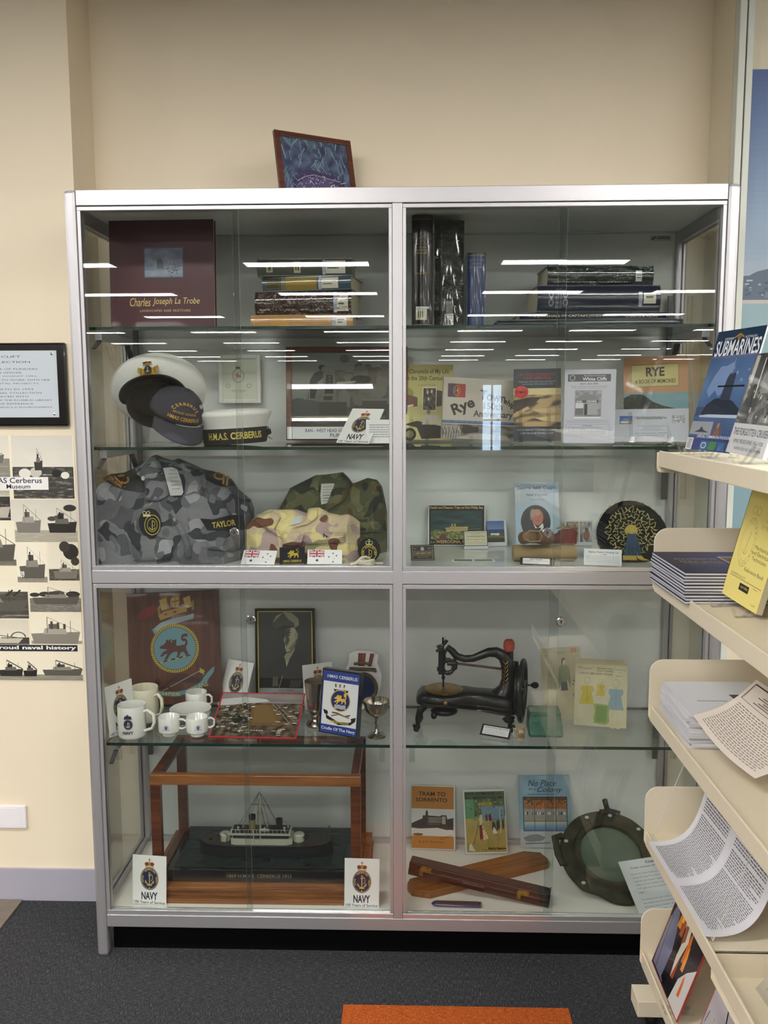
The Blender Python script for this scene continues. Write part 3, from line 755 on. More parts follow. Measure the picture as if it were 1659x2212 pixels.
def ship_photo(A, u0, v0, u1, v1, sky_, sea_, hv, ships, seed=0, smoke=()):
    W_, H_ = u1-u0, v1-v0
    A.img(u0, v0, u1, v0+H_*hv, 24, 16, lambda s, t: mixc(sky_, '#f4efdf', t*.4+.25*nz(s*4, t*4, seed)))
    A.img(u0, v0+H_*hv, u1, v1, 44, 22, lambda s, t: mixc(sea_, '#d8d2c2', 1.5*(nz(s*7, t*30, seed+9)-.5)+.5*(nz(s*20, t*60, seed)-.5)))
    for cx, cy, r, c_ in smoke: A.ell(u0+cx*W_, v0+cy*H_, r*W_, r*H_*.8, c_, 14)
    for x0, y0, x1, y1, c_, kind in ships:
        a, b, c, d = u0+x0*W_, v0+y0*H_, u0+x1*W_, v0+y1*H_; h_ = d-b; l = c-a
        A.poly([(a, b+h_*.62), (a+l*.06, d), (c-l*.06, d), (c, b+h_*.55)], c_)
        A.poly([(a+l*.25, b+h_*.64), (a+l*.28, b+h_*.42), (a+l*.7, b+h_*.42), (a+l*.74, b+h_*.64)], mixc(c_, '#e9e4d6', .35))
        A.rect(a+l*.36, b+h_*.26, a+l*.56, b+h_*.44, mixc(c_, '#111111', .3))
        for k in range(kind): A.rect(a+l*(.4+.13*k), b+h_*(.16+.05*k), a+l*(.45+.13*k), b+h_*.45, mixc(c_, '#000000', .5))
        A.rect(a+l*.33, b, a+l*.342, b+h_*.6, '#3b372f'); A.rect(a+l*.8, b+h_*.15, a+l*.81, b+h_*.6, '#3b372f')
        A.line([(a+l*.336, b), (a+l*.98, b+h_*.55)], W_*.006, '#57534a', 1.5)
pL, pR = -.60, -.1155
pT, pB = at(161, 940.5, Y=.297).z, at(181, 1472, Y=.297).z
pw, ph = pR-pL, pT-pB
def U(px, py): # photograph coordinates to the poster's own
    q = at(px, py, Y=.2965); return ((q.x-pL)/pw, (pT-q.z)/ph)
g = G(T((pL+pR)/2, .2965, pB)); g.box(-pw/2, pw/2, 0, .0012, 0, ph, '#efe6cc')
A = Art.flat(g, pw, ph, 0)
A.rect(0, 0, 1, 1, '#efe6cc')
def sp(x0, y0, x1, y1, *a, **k): (u0, v0), (u1, v1) = U(x0, y0), U(x1, y1); ship_photo(A, u0, v0, u1, v1, *a, **k)
sp(-200, 941, 23, 1040, '#d9d4c6', '#8b877c', .5, [(.6, .2, .95, .6, '#6d695f', 2)])
sp(23, 941, 161.5, 1077, '#d2cec4', '#3c3a36', .495, [(.36, .2, .50, .55, '#33312d', 1)], 3, smoke=[(.72, .6, .08, '#1a1815'), (.86, .63, .07, '#e9e5da'), (.38, .58, .1, '#c9c4b8'), (.2, .6, .1, '#e5e1d6')])
sp(-200, 1060, 24, 1124, '#9b968a', '#2f2c28', .2, [(.5, .1, 1.0, .9, '#b9b4a6', 0)])
sp(23, 1079, 168, 1171, '#cfcabd', '#aaa594', .72, [(.06, .12, .45, .78, '#7d796f', 1), (.55, .2, 1.0, .78, '#26241f', 1)], 5, smoke=[(.62, .45, .07, '#4a463d'), (.9, .2, .1, '#2d2a25'), (.76, .35, .05, '#3c382f'), (.7, .42, .06, '#57524a')])
sp(-200, 1125, 36, 1222, '#efe8cc', '#6e6a60', .86, [(.55, .05, 1.0, .9, '#57534b', 2)])
sp(34, 1172, 103, 1258, '#efe8d2', '#8d887b', .86, [(.08, .1, .95, .9, '#5d5950', 1)], 2)
sp(103, 1171, 172, 1254, '#e6dfc8', '#4a463e', .7, [(.15, .45, .95, .95, '#7d776a', 1)], 8, smoke=[(.75, .25, .26, '#26231e'), (.88, .5, .14, '#37332b'), (.55, .12, .18, '#3a362e')])
u, v = U(49, 1240); A.text('39', u-.012, v-.012, u+.012, v+.014, '#f4f2ea', bold=.04)
sp(-200, 1258, 63, 1336, '#efe6cc', '#4b483f', .25, [(.2, .1, 1.0, .8, '#5c584f', 0)])
u, v = U(12, 1288)
for dx in (0, .052): A.line([(u+dx, v), (u+dx+.05, v-.026)], .011, '#2b2924', ph/pw)
sp(63, 1262, 176, 1322, '#efe6cc', '#77726a', .5, [(.05, .1, .98, .72, '#5a564d', 0)], 4, smoke=[(.1, .38, .1, '#35322b'), (.3, .36, .12, '#3a372f'), (.55, .34, .14, '#55514a'), (.85, .36, .14, '#2f2c26')])
sp(-200, 1337, 64, 1392, '#d9d2bc', '#3a3730', .72, [(.3, .5, .95, .95, '#c9c3b2', 0)])
u0_, v0_ = U(40, 1376); A.ring(u0_, v0_, .052, .022, .18, '#57534a', 20, 0, 180)
sp(65, 1322, 178, 1391, '#efe7cd', '#a19b8c', .9, [(.0, .15, .97, 1.0, '#8b867a', 3)], 6)
sp(-200, 1410, 180, 1470, '#efe6cc', '#8b8679', .78, [(.52, .25, .66, .85, '#2d2a25', 1), (.66, .3, .74, .85, '#1f1d19', 1), (.77, .25, 1.0, .82, '#5b574d', 1)], 7)
(u0, v0), (u1, v1) = U(-120, 1030.5), U(105.5, 1058); A.rect(u0, v0, u1, v1, '#eceae6')
(a, b), (c, d) = U(-32, 1032), U(91, 1043.5); A.text('HMAS Cerberus', a, b, c, d, '#26294a', bold=.035)
(a, b), (c, d) = U(14, 1046), U(66, 1055.5); A.text('Museum', a, b, c, d, '#26294a', bold=.035)
(u0, v0), (u1, v1) = U(-200, 1391.5), U(168, 1407); A.rect(u0, v0, u1, v1, '#1b2130')
(a, b), (c, d) = U(-150, 1393.5), U(165, 1405.5); A.text('Displaying our proud naval history', a, b, c, d, '#f2f0ea', bold=.03)
for px_, py_ in ((161, 941), (-3, 0)):
    pass
tag(g.build('photo_poster', 'ink'), 'tall collage poster of black and white warship photographs on the left wall', 'poster')
# white blank switch plate low on the left wall
a = at(56, 1741, Y=.288); b = at(57.4, 1790, Y=.288)
sw = thing('outlet_cover', 'white plastic wall outlet plate low on the left wall', 'outlet', T(b.x-.065, PY-.0105, b.z))
g = G(); g.box(-.065, .065, 0, .010, 0, a.z-b.z); g.build('plate', 'plastic_white', sw, bevel=.003)
g = G(); g.box(-.05, .050, -.0012, 0, .006, a.z-b.z-.008); g.build('cover_insert', 'plastic_white', sw, bevel=.001)

# ================================================================ TOP SHELF
def book(name, M, L, t, d, cov, label, art=None, pages='#cdc4ac', mcov='paint', group=None, cat='book', spine_round=.16):
    """spine along x facing -y; L spine length, t thickness (z), d cover depth (y)"""
    o = thing(name, label, cat, M, group)
    g = G(); n = 7
    for z0, z1 in ((0, .0028), (t-.0028, t)): g.box(-L/2, L/2, .004, d, z0, z1, cov)
    pr = [(-(.006 if 0 else t*spine_round)*math.cos(PI*(k/n-.5))+.006, t*k/n) for k in range(n+1)]
    vs = [(x, y, z) for x in (-L/2, L/2) for y, z in pr] + [(x, y+.003, z) for x in (-L/2, L/2) for y, z in pr]
    m = n+1
    fs = [(k, k+1, m+k+1, m+k) for k in range(n)] + [(k, 2*m+k, 2*m+k+1, k+1) for k in range(n)] + [(m+k, m+k+1, 3*m+k+1, 3*m+k) for k in range(n)]
    g.add(vs, fs, cov, True)
    if art:
        def fn(u, v, dd):
            y = -(t*spine_round)*math.cos(PI*((1-v)-.5))+.006; return ((u-.5)*L, y-dd-.0004, (1-v)*t)
        A_ = Art(g, fn, .00004, 3); art(A_)
    g.build('cover', mcov, o, sharp=60)
    g = G(); g.box(-L/2+.004, L/2-.004, .008, d-.004, .0028, t-.0028, pages)
    for k in range(1, int(t/.003)): g.box(-L/2+.0038, L/2-.0038, .009, d-.0037, .0028+k*.003, .0031+k*.003, mixc(pages, '#8a8068', .5)) if k*.003 < t-.008 else None
    g.build('page_block', 'ink', o)
    return o
def lat_art(A, w, h):
    A.rect(0, 0, 1, 1, '#4b1f27')
    for u in (.035, .06): A.rect(u, 0, u+.004, 1, '#37161c')
    A.rect(.325, .268, .712, .545, '#39435a')
    A.img(.335, .279, .702, .534, 44, 30, lambda s, t: mixc('#46506c' if t < .65 else '#5f6b80', '#a9acb8', (1-abs(t-.45)*1.4)*.5+.9*(nz(s*4, t*5, 3)-.5)+(.3 if t > .75 else 0)))
    A.poly([(.45, .46), (.455, .39), (.475, .365), (.495, .37), (.515, .41), (.52, .46)], '#4f4f58')
    rnd = random.Random(2)
    for k in range(50): A.ell(rnd.gauss(.62, .03), rnd.gauss(.46, .03), .008, .006, rnd.choice(['#4b5364', '#6d7484', '#39414f']), 6)
    for a, b, c_ in (('Charles', .185, .385), ('Joseph', .405, .595), ('La Trobe', .62, .86)): A.text(a, b, .72, c_, .795 if a != 'La Trobe' else .775, '#e6cf83', bold=.0, shear=.25)
    A.text('LANDSCAPES AND SKETCHES', .28, .825, .77, .846, '#cfae7a', sp=1.15, bold=.02)
X, Y, z, ya, le, ro, w_, h_ = FIT['latrobe']
bk = thing('book', 'large maroon hardback on Charles Joseph La Trobe, standing upright at the top left', 'book', seat(X, Y, z, ya, le, ro, w_, h_, .022), 'top shelf books')
g = G(); g.box(-w_/2, w_/2, 0, .003, 0, h_, '#4b1f27'); g.box(-w_/2, w_/2, .025, .028, 0, h_, '#4b1f27'); g.box(-w_/2-.002, -w_/2+.003, .001, .027, 0, h_, '#4b1f27'); lat_art(Art.flat(g, w_, h_, 0), w_, h_); g.build('cover', 'paint', bk)
g = G(); g.box(-w_/2+.004, w_/2-.004, .003, .025, .004, h_-.004, '#cdc4ac'); g.build('page_block', 'ink', bk)

def lbl(A, u0, u1, v0=.08, v1=.92):
    A.rect(u0, v0, u0+.03, v1, '#c4c6d6'); A.vtext('HISTORICAL', u0+.006, v0+.08, u0+.024, v1-.08, '#3a3d66')
    A.rect(u0+.034, v0+.05, u1, v1-.05, '#cfcabd'); A.lines(u0+.05, v0+.25, u1-.02, v1-.2, 2, '#4b4a46', lw=.4, ragged=.4)
def sp_green(A):
    A.rect(.1, .2, .165, .78, '#a9a283'); A.rect(.115, .28, .15, .7, '#39382e'); A.rect(.39, .18, .46, .82, '#b6ae8a'); A.rect(.405, .28, .42, .7, '#36352b'); A.rect(.43, .28, .445, .7, '#36352b')
    lbl(A, .69, .93)
def sp_blue(A):
    A.rect(.26, 0, .62, 1, '#8a7430'); A.rect(.04, .15, .22, .85, '#5f5637'); A.lines(.05, .2, .21, .8, 5, '#2e2b20', seed=3); A.rect(.225, 0, .23, 1, '#b0a777'); A.rect(.245, 0, .25, 1, '#b0a777'); lbl(A, .64, .86)
def sp_film(A):
    for k in range(7): A.rect(.02+k*.14, 0, .035+k*.14, 1, '#2a1d17')
    lbl(A, .82, .97)
def sp_tan(A):
    A.rect(.03, 0, .035, 1, '#c7a95c'); A.rect(.965, 0, .97, 1, '#c7a95c')
    A.lines(.2, .25, .38, .8, 4, '#c99a3a', seed=5); lbl(A, .80, .94)
bx = [at(650, y, Y=.2).z for y in (702, 671.5, 618, 585.5, 546)]
XW = lambda a, b, Y_: (at(a, 640, Y=Y_).x, at(b, 640, Y=Y_).x)
zs = T1+.0005
for (a, b, th, Y_, ang, cov, art_, lab, mc, dep) in (
    (540, 762, .040, .20, -2, '#ab8350', sp_tan, 'tan gilt lettered book at the bottom of the left pile', 'gloss', .17),
    (548, 760, .068, .205, -6, '#3b2a22', sp_film, 'thick brown book in crinkled clear film in the left pile', 'wrinkled_film', .19),
    (563, 760, .041, .20, -9, '#40525c', sp_blue, 'blue and yellow spined book second from top of the left pile', 'gloss', .17),
    (556, 761, .050, .20, -1, '#474b42', sp_green, 'grey green book on top of the left pile', 'gloss', .17)):
    xa, xb = XW(a, b, Y_); o = book('book', T((xa+xb)/2, Y_, zs) @ Rz(ang), xb-xa, th, dep, cov, lab, art_, mcov=mc, group='top shelf books'); zs += th+.0006

def vbook(a, b, top, Y_, d, cov, lab, art_, mc='gloss', ang=0):
    xa, xb = XW(a, b, Y_); h_ = at((a+b)/2, top, Y=Y_).z-T1; t = xb-xa
    # upright: spine axis (local x) up, thickness (local z) across
    M = T((xa+xb)/2+t/2, Y_, T1+.001+h_/2) @ Rz(ang) @ Ry(-90)
    return book('book', M, h_, t, d, cov, lab, art_, mcov=mc, group='top shelf books')
# on an upright book local u runs from foot to head, v from the left joint to the right one
def up(A, t, u0, u1, c_, v0=.12, v1=.88, bold=0):
    """lettering across an upright spine between heights u0..u1"""
    vs, fs, _ = glyphs(t, bold); A._add([(u0+(u1-u0)*y, v0+(v1-v0)*x) for x, y in vs], fs, c_, sub=False)
def vs_trans(A):
    for k, (t, a, b) in enumerate((('TRANSACTIONS', .06, .94), ('AT', .36, .64), ('PORT JACKSON', .06, .94), ('AND', .33, .67), ('NORFOLK', .2, .8), ('ISLAND', .25, .75))): up(A, t, .785-k*.026, .802-k*.026, '#a08a52', a, b)
    up(A, 'HUNTER', .475, .49, '#a08a52', .2, .8); A.rect(.06, .2, .16, .72, '#c9c4ae'); A.rect(.162, .2, .182, .85, '#cfcfd4'); A.lines(.08, .3, .14, .6, 3, '#333333')
    A.rect(.015, 0, .02, 1, '#a08a52'); A.rect(.965, .0, .968, 1, '#8d8c80')
def vs_film(A):
    for k in range(6): A.rect(.08+.145*k, 0, .087+.145*k, 1, '#0f0f0f')
    A.rect(.01, .35, .12, .65, '#b4b6ae'); A.rect(.12, .4, .24, .62, '#6f726d'); A.lines(.02, .4, .1, .6, 2, '#333')
def vs_blue(A):
    A.rect(.955, 0, .97, 1, '#8d7f4a')
    for k, (t, a, b) in enumerate((('AUSTRALIAN', .08, .92), ('HOME', .28, .72), ('HANDYMAN', .1, .9))): up(A, t, .885-k*.048, .91-k*.048, '#6f7c8c', a, b)
    up(A, 'HOME LIBRARY', .01, .022, '#6f7c8c', .15, .85)
vbook(889.5, 934.5, 466, .16, .15, '#17120f', 'tall black book titled Transactions at Port Jackson, leftmost upright', vs_trans)
vbook(938, 1002, 477, .165, .17, '#191815', 'thick upright black book wrapped in crumpled clear film', vs_film, 'wrinkled_film')
vbook(1008, 1048.5, 546, .19, .15, '#22345a', 'small upright blue Australian Home Handyman book', vs_blue)
zs = T1+.0005
def sp_cook(A): A.text('THE JOURNALS OF CAPTAIN JAMES COOK', .06, .3, .66, .72, '#b5aa86'); A.text('CHARTS & VIEWS', .72, .3, .94, .72, '#b5aa86')
def sp_vic(A):
    A.vtext('VICTORIA', .145, .12, .17, .88, '#8e93a0'); A.vtext('ILLUSTRATED', .18, .12, .195, .88, '#8e93a0')
    for u in (.11, .225):
        A.ring(u, .35, .02, .14, .4, '#7f8594', 14); A.ring(u, .65, .022, .14, .35, '#7f8594', 14); A.ell(u, .5, .008, .1, '#7f8594', 8)
    A.rect(.86, .3, .96, .7, '#bfbfae'); A.lines(.88, .42, .94, .6, 1, '#222'); A.rect(.82, .25, .85, .8, '#8f929c')
def sp_blk(A): A.rect(.83, .25, .89, .8, '#b7bbb7'); A.lines(.84, .35, .88, .7, 3, '#444'); A.lines(.05, .8, .8, .9, 1, '#7b7d77')
for (a, b, th, Y_, ang, cov, art_, lab, mc, dep) in (
    (1075, 1478, .019, .17, 0, '#1c1f2b', None, 'flat dark folio under the Captain Cook journals', 'gloss', .23),
    (1123, 1442, .021, .18, 0, '#1b1f2d', sp_cook, 'navy Journals of Captain James Cook volume lying flat', 'gloss', .22),
    (1160, 1428, .075, .18, 2, '#1d2233', sp_vic, 'deep navy Victoria Illustrated book with silver crest', 'gloss', .20),
    (1181, 1412, .056, .19, 3, '#17211f', sp_blk, 'black film wrapped book on top of the right pile', 'wrinkled_film', .17)):
    xa, xb = XW(a, b, Y_); book('book', T((xa+xb)/2, Y_, zs) @ Rz(ang), xb-xa, th, dep, cov, lab, art_, mcov=mc, group='top shelf books'); zs += th+.0006

# ================================================================ SECOND SHELF
def gun_art(A, w, h):
    A.img(0, 0, 1, 1, 50, 40, lambda s, t: mixc('#8f938f', '#3d3b3a', (t-.35)*.8+1.2*(nz(s*3, t*3, 1)-.5)+(.5 if t > .62 else 0)))
    rnd = random.Random(8)
    for k in range(60):
        u = rnd.uniform(.4, .98); v = rnd.gauss(.36, .12); r_ = rnd.uniform(.03, .07)
        A.ell(min(.93, u), max(.08, min(.9, v)), r_, r_*1.1, mixc('#57534f', '#7c7a76', rnd.random()), 16)
    A.ell(.62, .34, .085, .06, '#2e2b2a', 20); A.ell(.66, .33, .06, .045, '#252221', 18)
    A.poly([(.0, .58), (.05, .55), (.2, .58), (.3, .62), (.3, .78), (0, .78)], '#50585a')
    A.poly([(.15, .56), (.16, .45), (.17, .33), (.21, .25), (.27, .22), (.3, .25), (.32, .29), (.28, .32), (.24, .36), (.23, .46), (.21, .56)], '#2c3136')
    A.ell(.275, .185, .03, .032, '#2a2726', 14); A.ell(.29, .20, .018, .025, '#8f8a84', 10)
    A.line([(.12, .58), (.12, .34), (.14, .32), (.16, .34), (.165, .58)], .008, '#8d9290', 1)
    A.poly([(.27, .6), (.29, .25), (.3, .22), (.39, .25), (.41, .6)], '#7b7772'); A.poly([(.30, .5), (.315, .27), (.375, .28), (.38, .5)], '#322f2d')
    for k in range(4): A.ell(.345, .3+k*.04, .006, .008, '#a39f99', 6)
    A.rect(.29, .53, .37, .58, '#3b3836'); A.poly([(.41, .36), (.41, .4), (.58, .365), (.58, .35)], '#b3afa8'); A.rect(.42, .40, .46, .44, '#8f8b85')
    A.poly([(.43, .48), (.53, .49), (.53, .66), (.43, .66)], '#7d7a75'); A.rect(.25, .6, .5, .76, '#4a4744'); A.rect(.64, .58, .86, .76, '#504d4a'); A.rect(.64, .575, .86, .585, '#8d8a84')
    A.poly([(0, .77), (.6, .77), (.55, .79), (0, .785)], '#c9c7a4'); A.poly([(0, .78), (.3, .8), (.4, .84), (1, .84), (1, 1), (0, 1)], '#4a4341'); A.poly([(.05, .84), (.3, .81), (.5, .83), (.3, .86)], '#6d6663')
    A.line([(.53, .72), (.53, .84)], .008, '#9b9892', 1); A.line([(.57, .7), (.57, .84)], .008, '#9b9892', 1)
X, Y, z, ya, le, ro, w_, h_ = FIT['gunframe']
framed('picture_frame', seat(X, Y, z, ya, le, ro, w_, h_, .018), w_, h_, .018, 'wood_red', gun_art, 'red-brown framed black and white photograph of a sailor at a deck gun', 'picture frame', t=.018)
g = G(); w_, h_ = .30, .038
g.box(-w_/2, w_/2, 0, .001, 0, h_, '#d3d6d8'); A = Art.flat(g, w_, h_); A.rect(.02, 0, .05, 1, '#f2f2f2'); A.rect(.05, 0, .056, 1, '#7d7f82')
A.text('RAN - WEST HEAD GUNNERY RANGE', .19, .16, .86, .45, '#4b4f63', bold=.015); A.text('FLINDERS', .45, .55, .72, .82, '#4b4f63', bold=.015)
tag(g.build('caption_strip', 'ink', M=T(at(620, 935, Y=.33).x+.15, .33, T2+.0075) @ Rx(-8)), 'long white caption strip reading West Head Gunnery Range', 'caption card')
g = G(); g.box(-.05, .05, 0, .001, 0, .07, '#dfe2e2'); A = Art.flat(g, .1, .07); A.lines(.1, .2, .95, .8, 6, '#9a9c9c')
tag(g.build('caption_card', 'ink', M=T(.852, .16, T2+.001) @ Rx(-12)), 'plain white card partly hidden by the mid post', 'caption card')

cr = [None]
def crest_art(A, w, h):
    A.rect(0, 0, 1, 1, '#c8ccbb')
    A.ring(.46, .42, .17, .17, .12, '#8b8b86', 30); A.ring(.46, .42, .145, .145, .04, '#8b8b86', 30); dog(A, .46, .43, .10, .09, '#a0605c')
    crown(A, .46, .22, .14, .1, 1, True)
    A.ring(.46, .55, .36, .28, .18, '#8f8f89', 24, 215, 325); A.ring(.46, .55, .355, .275, .15, '#cfd2c2', 24, 216, 324)
    A.arc('SEMPER  VIGILANS', .46, .55, .33, -.26, 42, 138, .05, '#6b6b66', flip=True) if False else A.text('SEMPER VIGILANS', .27, .765, .65, .805, '#6b6b66')
    for s in (-1, 1): A.ring(.46+s*.3, .66, .07, .05, .25, '#8f8f89', 14)
c0, c1, c2 = at(470.6, 766, Y=.425), at(561.8, 766, Y=.425), at(564.8, 871, Y=.425)
framed('picture_frame', T((c0.x+c1.x)/2, .424, c2.z), c1.x-c0.x, c0.z-c2.z, .013, 'white_cloth', crest_art, 'small cream framed naval crest hanging on the back panel', 'picture frame', t=.012, glassy=False)

# acrylic easels
def easel(X, Y, z, w_, lab, ang=0, h_=.11):
    g = G(); n = .0025
    for s in (-1, 1):
        x = s*w_/2
        g.box(x-.006, x+.006, -.018, .05, 0, n); g.beam((x, -.018, .001), (x, -.024, .018), .012, n); g.beam((x, .0, .001), (x, .03, h_), .012, n)
    g.box(-w_/2, w_/2, .024, .0265, h_*.75, h_*.85); g.box(-w_/2, w_/2, .045, .05, 0, n)
    return tag(g.build('easel', 'acrylic', M=T(X, Y, z+.0005) @ Rz(ang)), lab, 'easel', 'clear acrylic easels')

mat('cap_lining', '#2e2a25', .5)
def settle(o, z):
    bpy.context.view_layer.update(); lo = min((c.matrix_world @ v.co).z for c in o.children_recursive if c.type == 'MESH' for v in c.data.vertices); o.location.z += z+.0006-lo
# white-topped officer's cap, brim towards us
capc = at(338, 850, Y=.21)
cap = thing('officer_cap', 'white-topped naval officer\'s peaked cap with black band and gold badge', 'cap', T(capc.x+.004, .215, capc.z-.006) @ Rz(4) @ Ry(-10) @ Rx(126) @ Rz(180))
# local: cap opening looks to +z after the turn (crown disc at -z side)
g = G(); g.lathe([(0, -.052), (.06, -.056), (.115, -.048), (.137, -.034), (.1395, -.026), (.134, -.016), (.112, .0), (.088, .012), (.086, .012)], seg=48, sy=.93)
for i, p in enumerate(g.v):
    a = math.atan2(p.y, p.x); 
g.build('crown', 'white_cloth', cap, sharp=80)
g = G(); g.tube([(.1395*math.cos(R(a)), .93*.1395*math.sin(R(a)), -.026) for a in range(0, 360, 8)], .0022, closed=True, seg=8); g.build('crown_piping', 'white_cloth', cap)
g = G(); g.lathe([(.0885, .008), (.090, .012), (.0895, .052), (.087, .054), (.084, .052), (.083, .0)], seg=48, sy=.93); g.build('band', 'black_cloth', cap)
g = G(); g.lathe([(0, .002), (.083, .0)], seg=40, sy=.93); g.build('lining', 'cap_lining', cap)
def visor(u, v):
    a = R(-90+(u-.5)*150); r0 = .0895; e = math.cos((u-.5)*PI)
    r1 = r0+.048*max(0, e)**.7*v
    return (r1*math.cos(a), .93*r1*math.sin(a), .050+.030*v*max(0, e)**.6-.004*math.sin(v*PI))
g = G(); g.grid(30, 8, visor); g.build('peak', 'black_gloss', cap, solid=.0025)
g = G(); g.tube([(.0915*math.cos(R(-90+a)), .93*.0915*math.sin(R(-90+a)), .049) for a in range(-72, 73, 8)], .0032, seg=8); g.build('chin_strap', 'black_gloss', cap)
for s in (-1, 1):
    g = G(); a = R(-90+s*72); g.ell((.0925*math.cos(a), .93*.0925*math.sin(a), .047), (.005, .005, .005)); g.build('button', 'brass', cap)
def capsurf(u, v, d): # badge patch, u around, v from crown to rim
    a = R(-90+(u-.5)*30); r_ = .0935+.0010+d+(.026*(1-v))
    return (r_*math.cos(a), .93*r_*math.sin(a), -.022+.068*v)
g = G()
A = Art(g, capsurf, .0006, 2)
A.ell(.5, .68, .46, .32, '#b8913c', 24)
for s in (-1, 1):
    for k in range(4): A.ell(.5+s*(.18+.09*k), .62-.05*k, .07, .16, '#c9a34a' if k % 2 else '#9b7a2e', 10)
A.ell(.5, .55, .17, .2, '#3b3a36', 18); A.line([(.5, .42), (.5, .7)], .04, '#c9ccd0'); A.ring(.5, .58, .1, .12, .3, '#c9ccd0', 12, 200, 340)
A.rect(.3, .22, .7, .34, '#b8913c'); A.ell(.4, .16, .12, .1, '#6b1f1b', 12); A.ell(.6, .16, .12, .1, '#6b1f1b', 12); A.rect(.46, -.04, .54, .2, '#b8913c'); A.rect(.4, .0, .6, .05, '#b8913c')
g.build('cap_badge', 'metalpaint', cap)
easel(capc.x+.01, .20, T2, .09, 'clear acrylic stand holding up the officer\'s cap', -10, .09)

# grey baseball cap lying against the officer's cap
bp = at(400, 905, Y=.12)
bc = thing('baseball_cap', 'dark grey baseball cap with gold lettering leaning on the officer\'s cap', 'baseball cap', T(bp.x-.018, .128, T2+.083) @ Rz(30) @ Ry(12) @ Rx(24))
g = G(); vs_ = []
def dome(u, v):
    a = 2*PI*u; f = R(88*(1-v)); r_ = .078*math.sin(f)**.85 if f > 0 else 0
    k = 1+.05*noise.noise(V((math.cos(a)*1.5, math.sin(a)*1.5, v*2))); return (r_*math.cos(a)*k, r_*1.12*math.sin(a)*k, .078*math.cos(f)**.9*k-.03)
g.grid(40, 14, dome); g.build('crown', 'navy_cloth', bc, solid=.002)
def bill(u, v):
    a = R(-90+(u-.5)*118); e = max(0, math.cos((u-.5)*PI*.98)); r0 = .082
    x, y = r0*math.cos(a), 1.12*r0*math.sin(a)
    return (x*(1+.12*v*e), y-.072*v*e**.55, -.03-.022*v*v*e-.030*(abs(u-.5)*2)**2*v)
g = G(); g.grid(28, 8, bill); g.build('bill', 'navy_cloth', bc, solid=.003)
g = G(); g.ell((0, 0, .047), (.006, .006, .004)); g.build('button', 'navy_cloth', bc)
def capart(u, v, d):
    a = R(-90+(u-.5)*95); f = R(86-58*(1-v)); r_ = (.078*math.sin(f)**.85)+.0028+d
    return (r_*math.cos(a), r_*1.12*math.sin(a), .078*math.cos(f)**.9-.03+.0028+d)
g = G(); A = Art(g, capart, .0003)
A.arc('CERBERUS', .5, .78, .34, .5, 160, 20, .11, '#b98a35', bold=.03); A.text('RECRUIT SCHOOL', .22, .62, .78, .70, '#b98a35', bold=.02); A.text('HMAS CERBERUS', .14, .8, .86, .93, '#c9983a', bold=.04)
A.text('NAVY', .93, .30, 1.12, .46, '#d8d8d8', bold=.04)
g.build('embroidery', 'ink', bc); settle(bc, T2)

# round sailor's cap with tally ribbon
s0, s1 = at(430, 930, Y=.2), at(584, 930, Y=.2); sc_x = (s0.x+s1.x)/2+.002; sr = (s1.x-s0.x)/2
sc = thing('sailor_cap', 'round white sailor\'s cap with black H.M.A.S. CERBERUS ribbon', 'sailor cap', T(sc_x, .2, T2+.0009) @ Rz(8) @ Ry(-3))
g = G(); g.lathe([(sr*.90, .044), (sr*.95, .062), (sr*1.04, .080), (sr*1.06, .088), (sr*.98, .096), (sr*.6, .101), (0, .102)], seg=44); g.build('crown', 'white_cloth', sc, sharp=80)
g = G(); g.lathe([(sr*.86, .0), (sr*.885, .006), (sr*.90, .04), (sr*.905, .046), (sr*.80, .046)], seg=44); g.build('ribbon_band', 'black_cloth', sc)
g = G()
A = Art(g, lambda u, v, d: ((sr*.895+.001+d)*math.cos(R(-90+(u-.5)*112)), (sr*.895+.001+d)*math.sin(R(-90+(u-.5)*112)), .042-.034*v), .0002)
A.text('H.M.A.S.', .08, .22, .42, .82, '#c4b455', bold=.03); A.text('CERBERUS', .46, .22, .99, .82, '#c4b455', bold=.03); g.build('tally_lettering', 'ink', sc)
g = G()
for k, (dx, dz) in enumerate(((.012, .02), (.014, -.012), (.006, .026))):
    g.add([(sr*.86, -.02, .02), (sr*.88+dx, -.03, .02+dz), (sr*.9+dx, -.012, .012+dz*.6), (sr*.87, -.004, .016)], [(0, 1, 2, 3)])
g.build('ribbon_bow', 'black_cloth', sc, solid=.001)

NAVY_LABELS = dict(navy_a='NAVY 100 Years card lying back beside the mid post on the second shelf', navy_b='NAVY 100 Years card half hidden behind the white mug',
    navy_c='NAVY 100 Years card leaning at the left of the captain\'s portrait', navy_d='NAVY 100 Years card behind the tall goblet',
    navy_e='NAVY 100 Years card at the lower left corner of the model ship case', navy_f='NAVY 100 Years card at the lower right corner of the model ship case')
proto = None
for k in ('navy_e', 'navy_f', 'navy_a', 'navy_b', 'navy_c', 'navy_d'):
    X, Y, z, ya, le, ro, w_, h_ = FIT[k]; M = seat(X, Y, z, ya, le, ro, .104, .154, .0015)
    if proto is None:
        g = G(); g.box(-.052, .052, 0, .0015, 0, .154, '#eeeeec'); navy_art(Art.flat(g, .104, .154), .104, .154); proto = g.build('navy_card', 'ink', M=M); o = proto
    else: o = proto.copy(); COL.objects.link(o); o.matrix_world = M
    tag(o, NAVY_LABELS[k], 'card', 'NAVY anniversary cards')

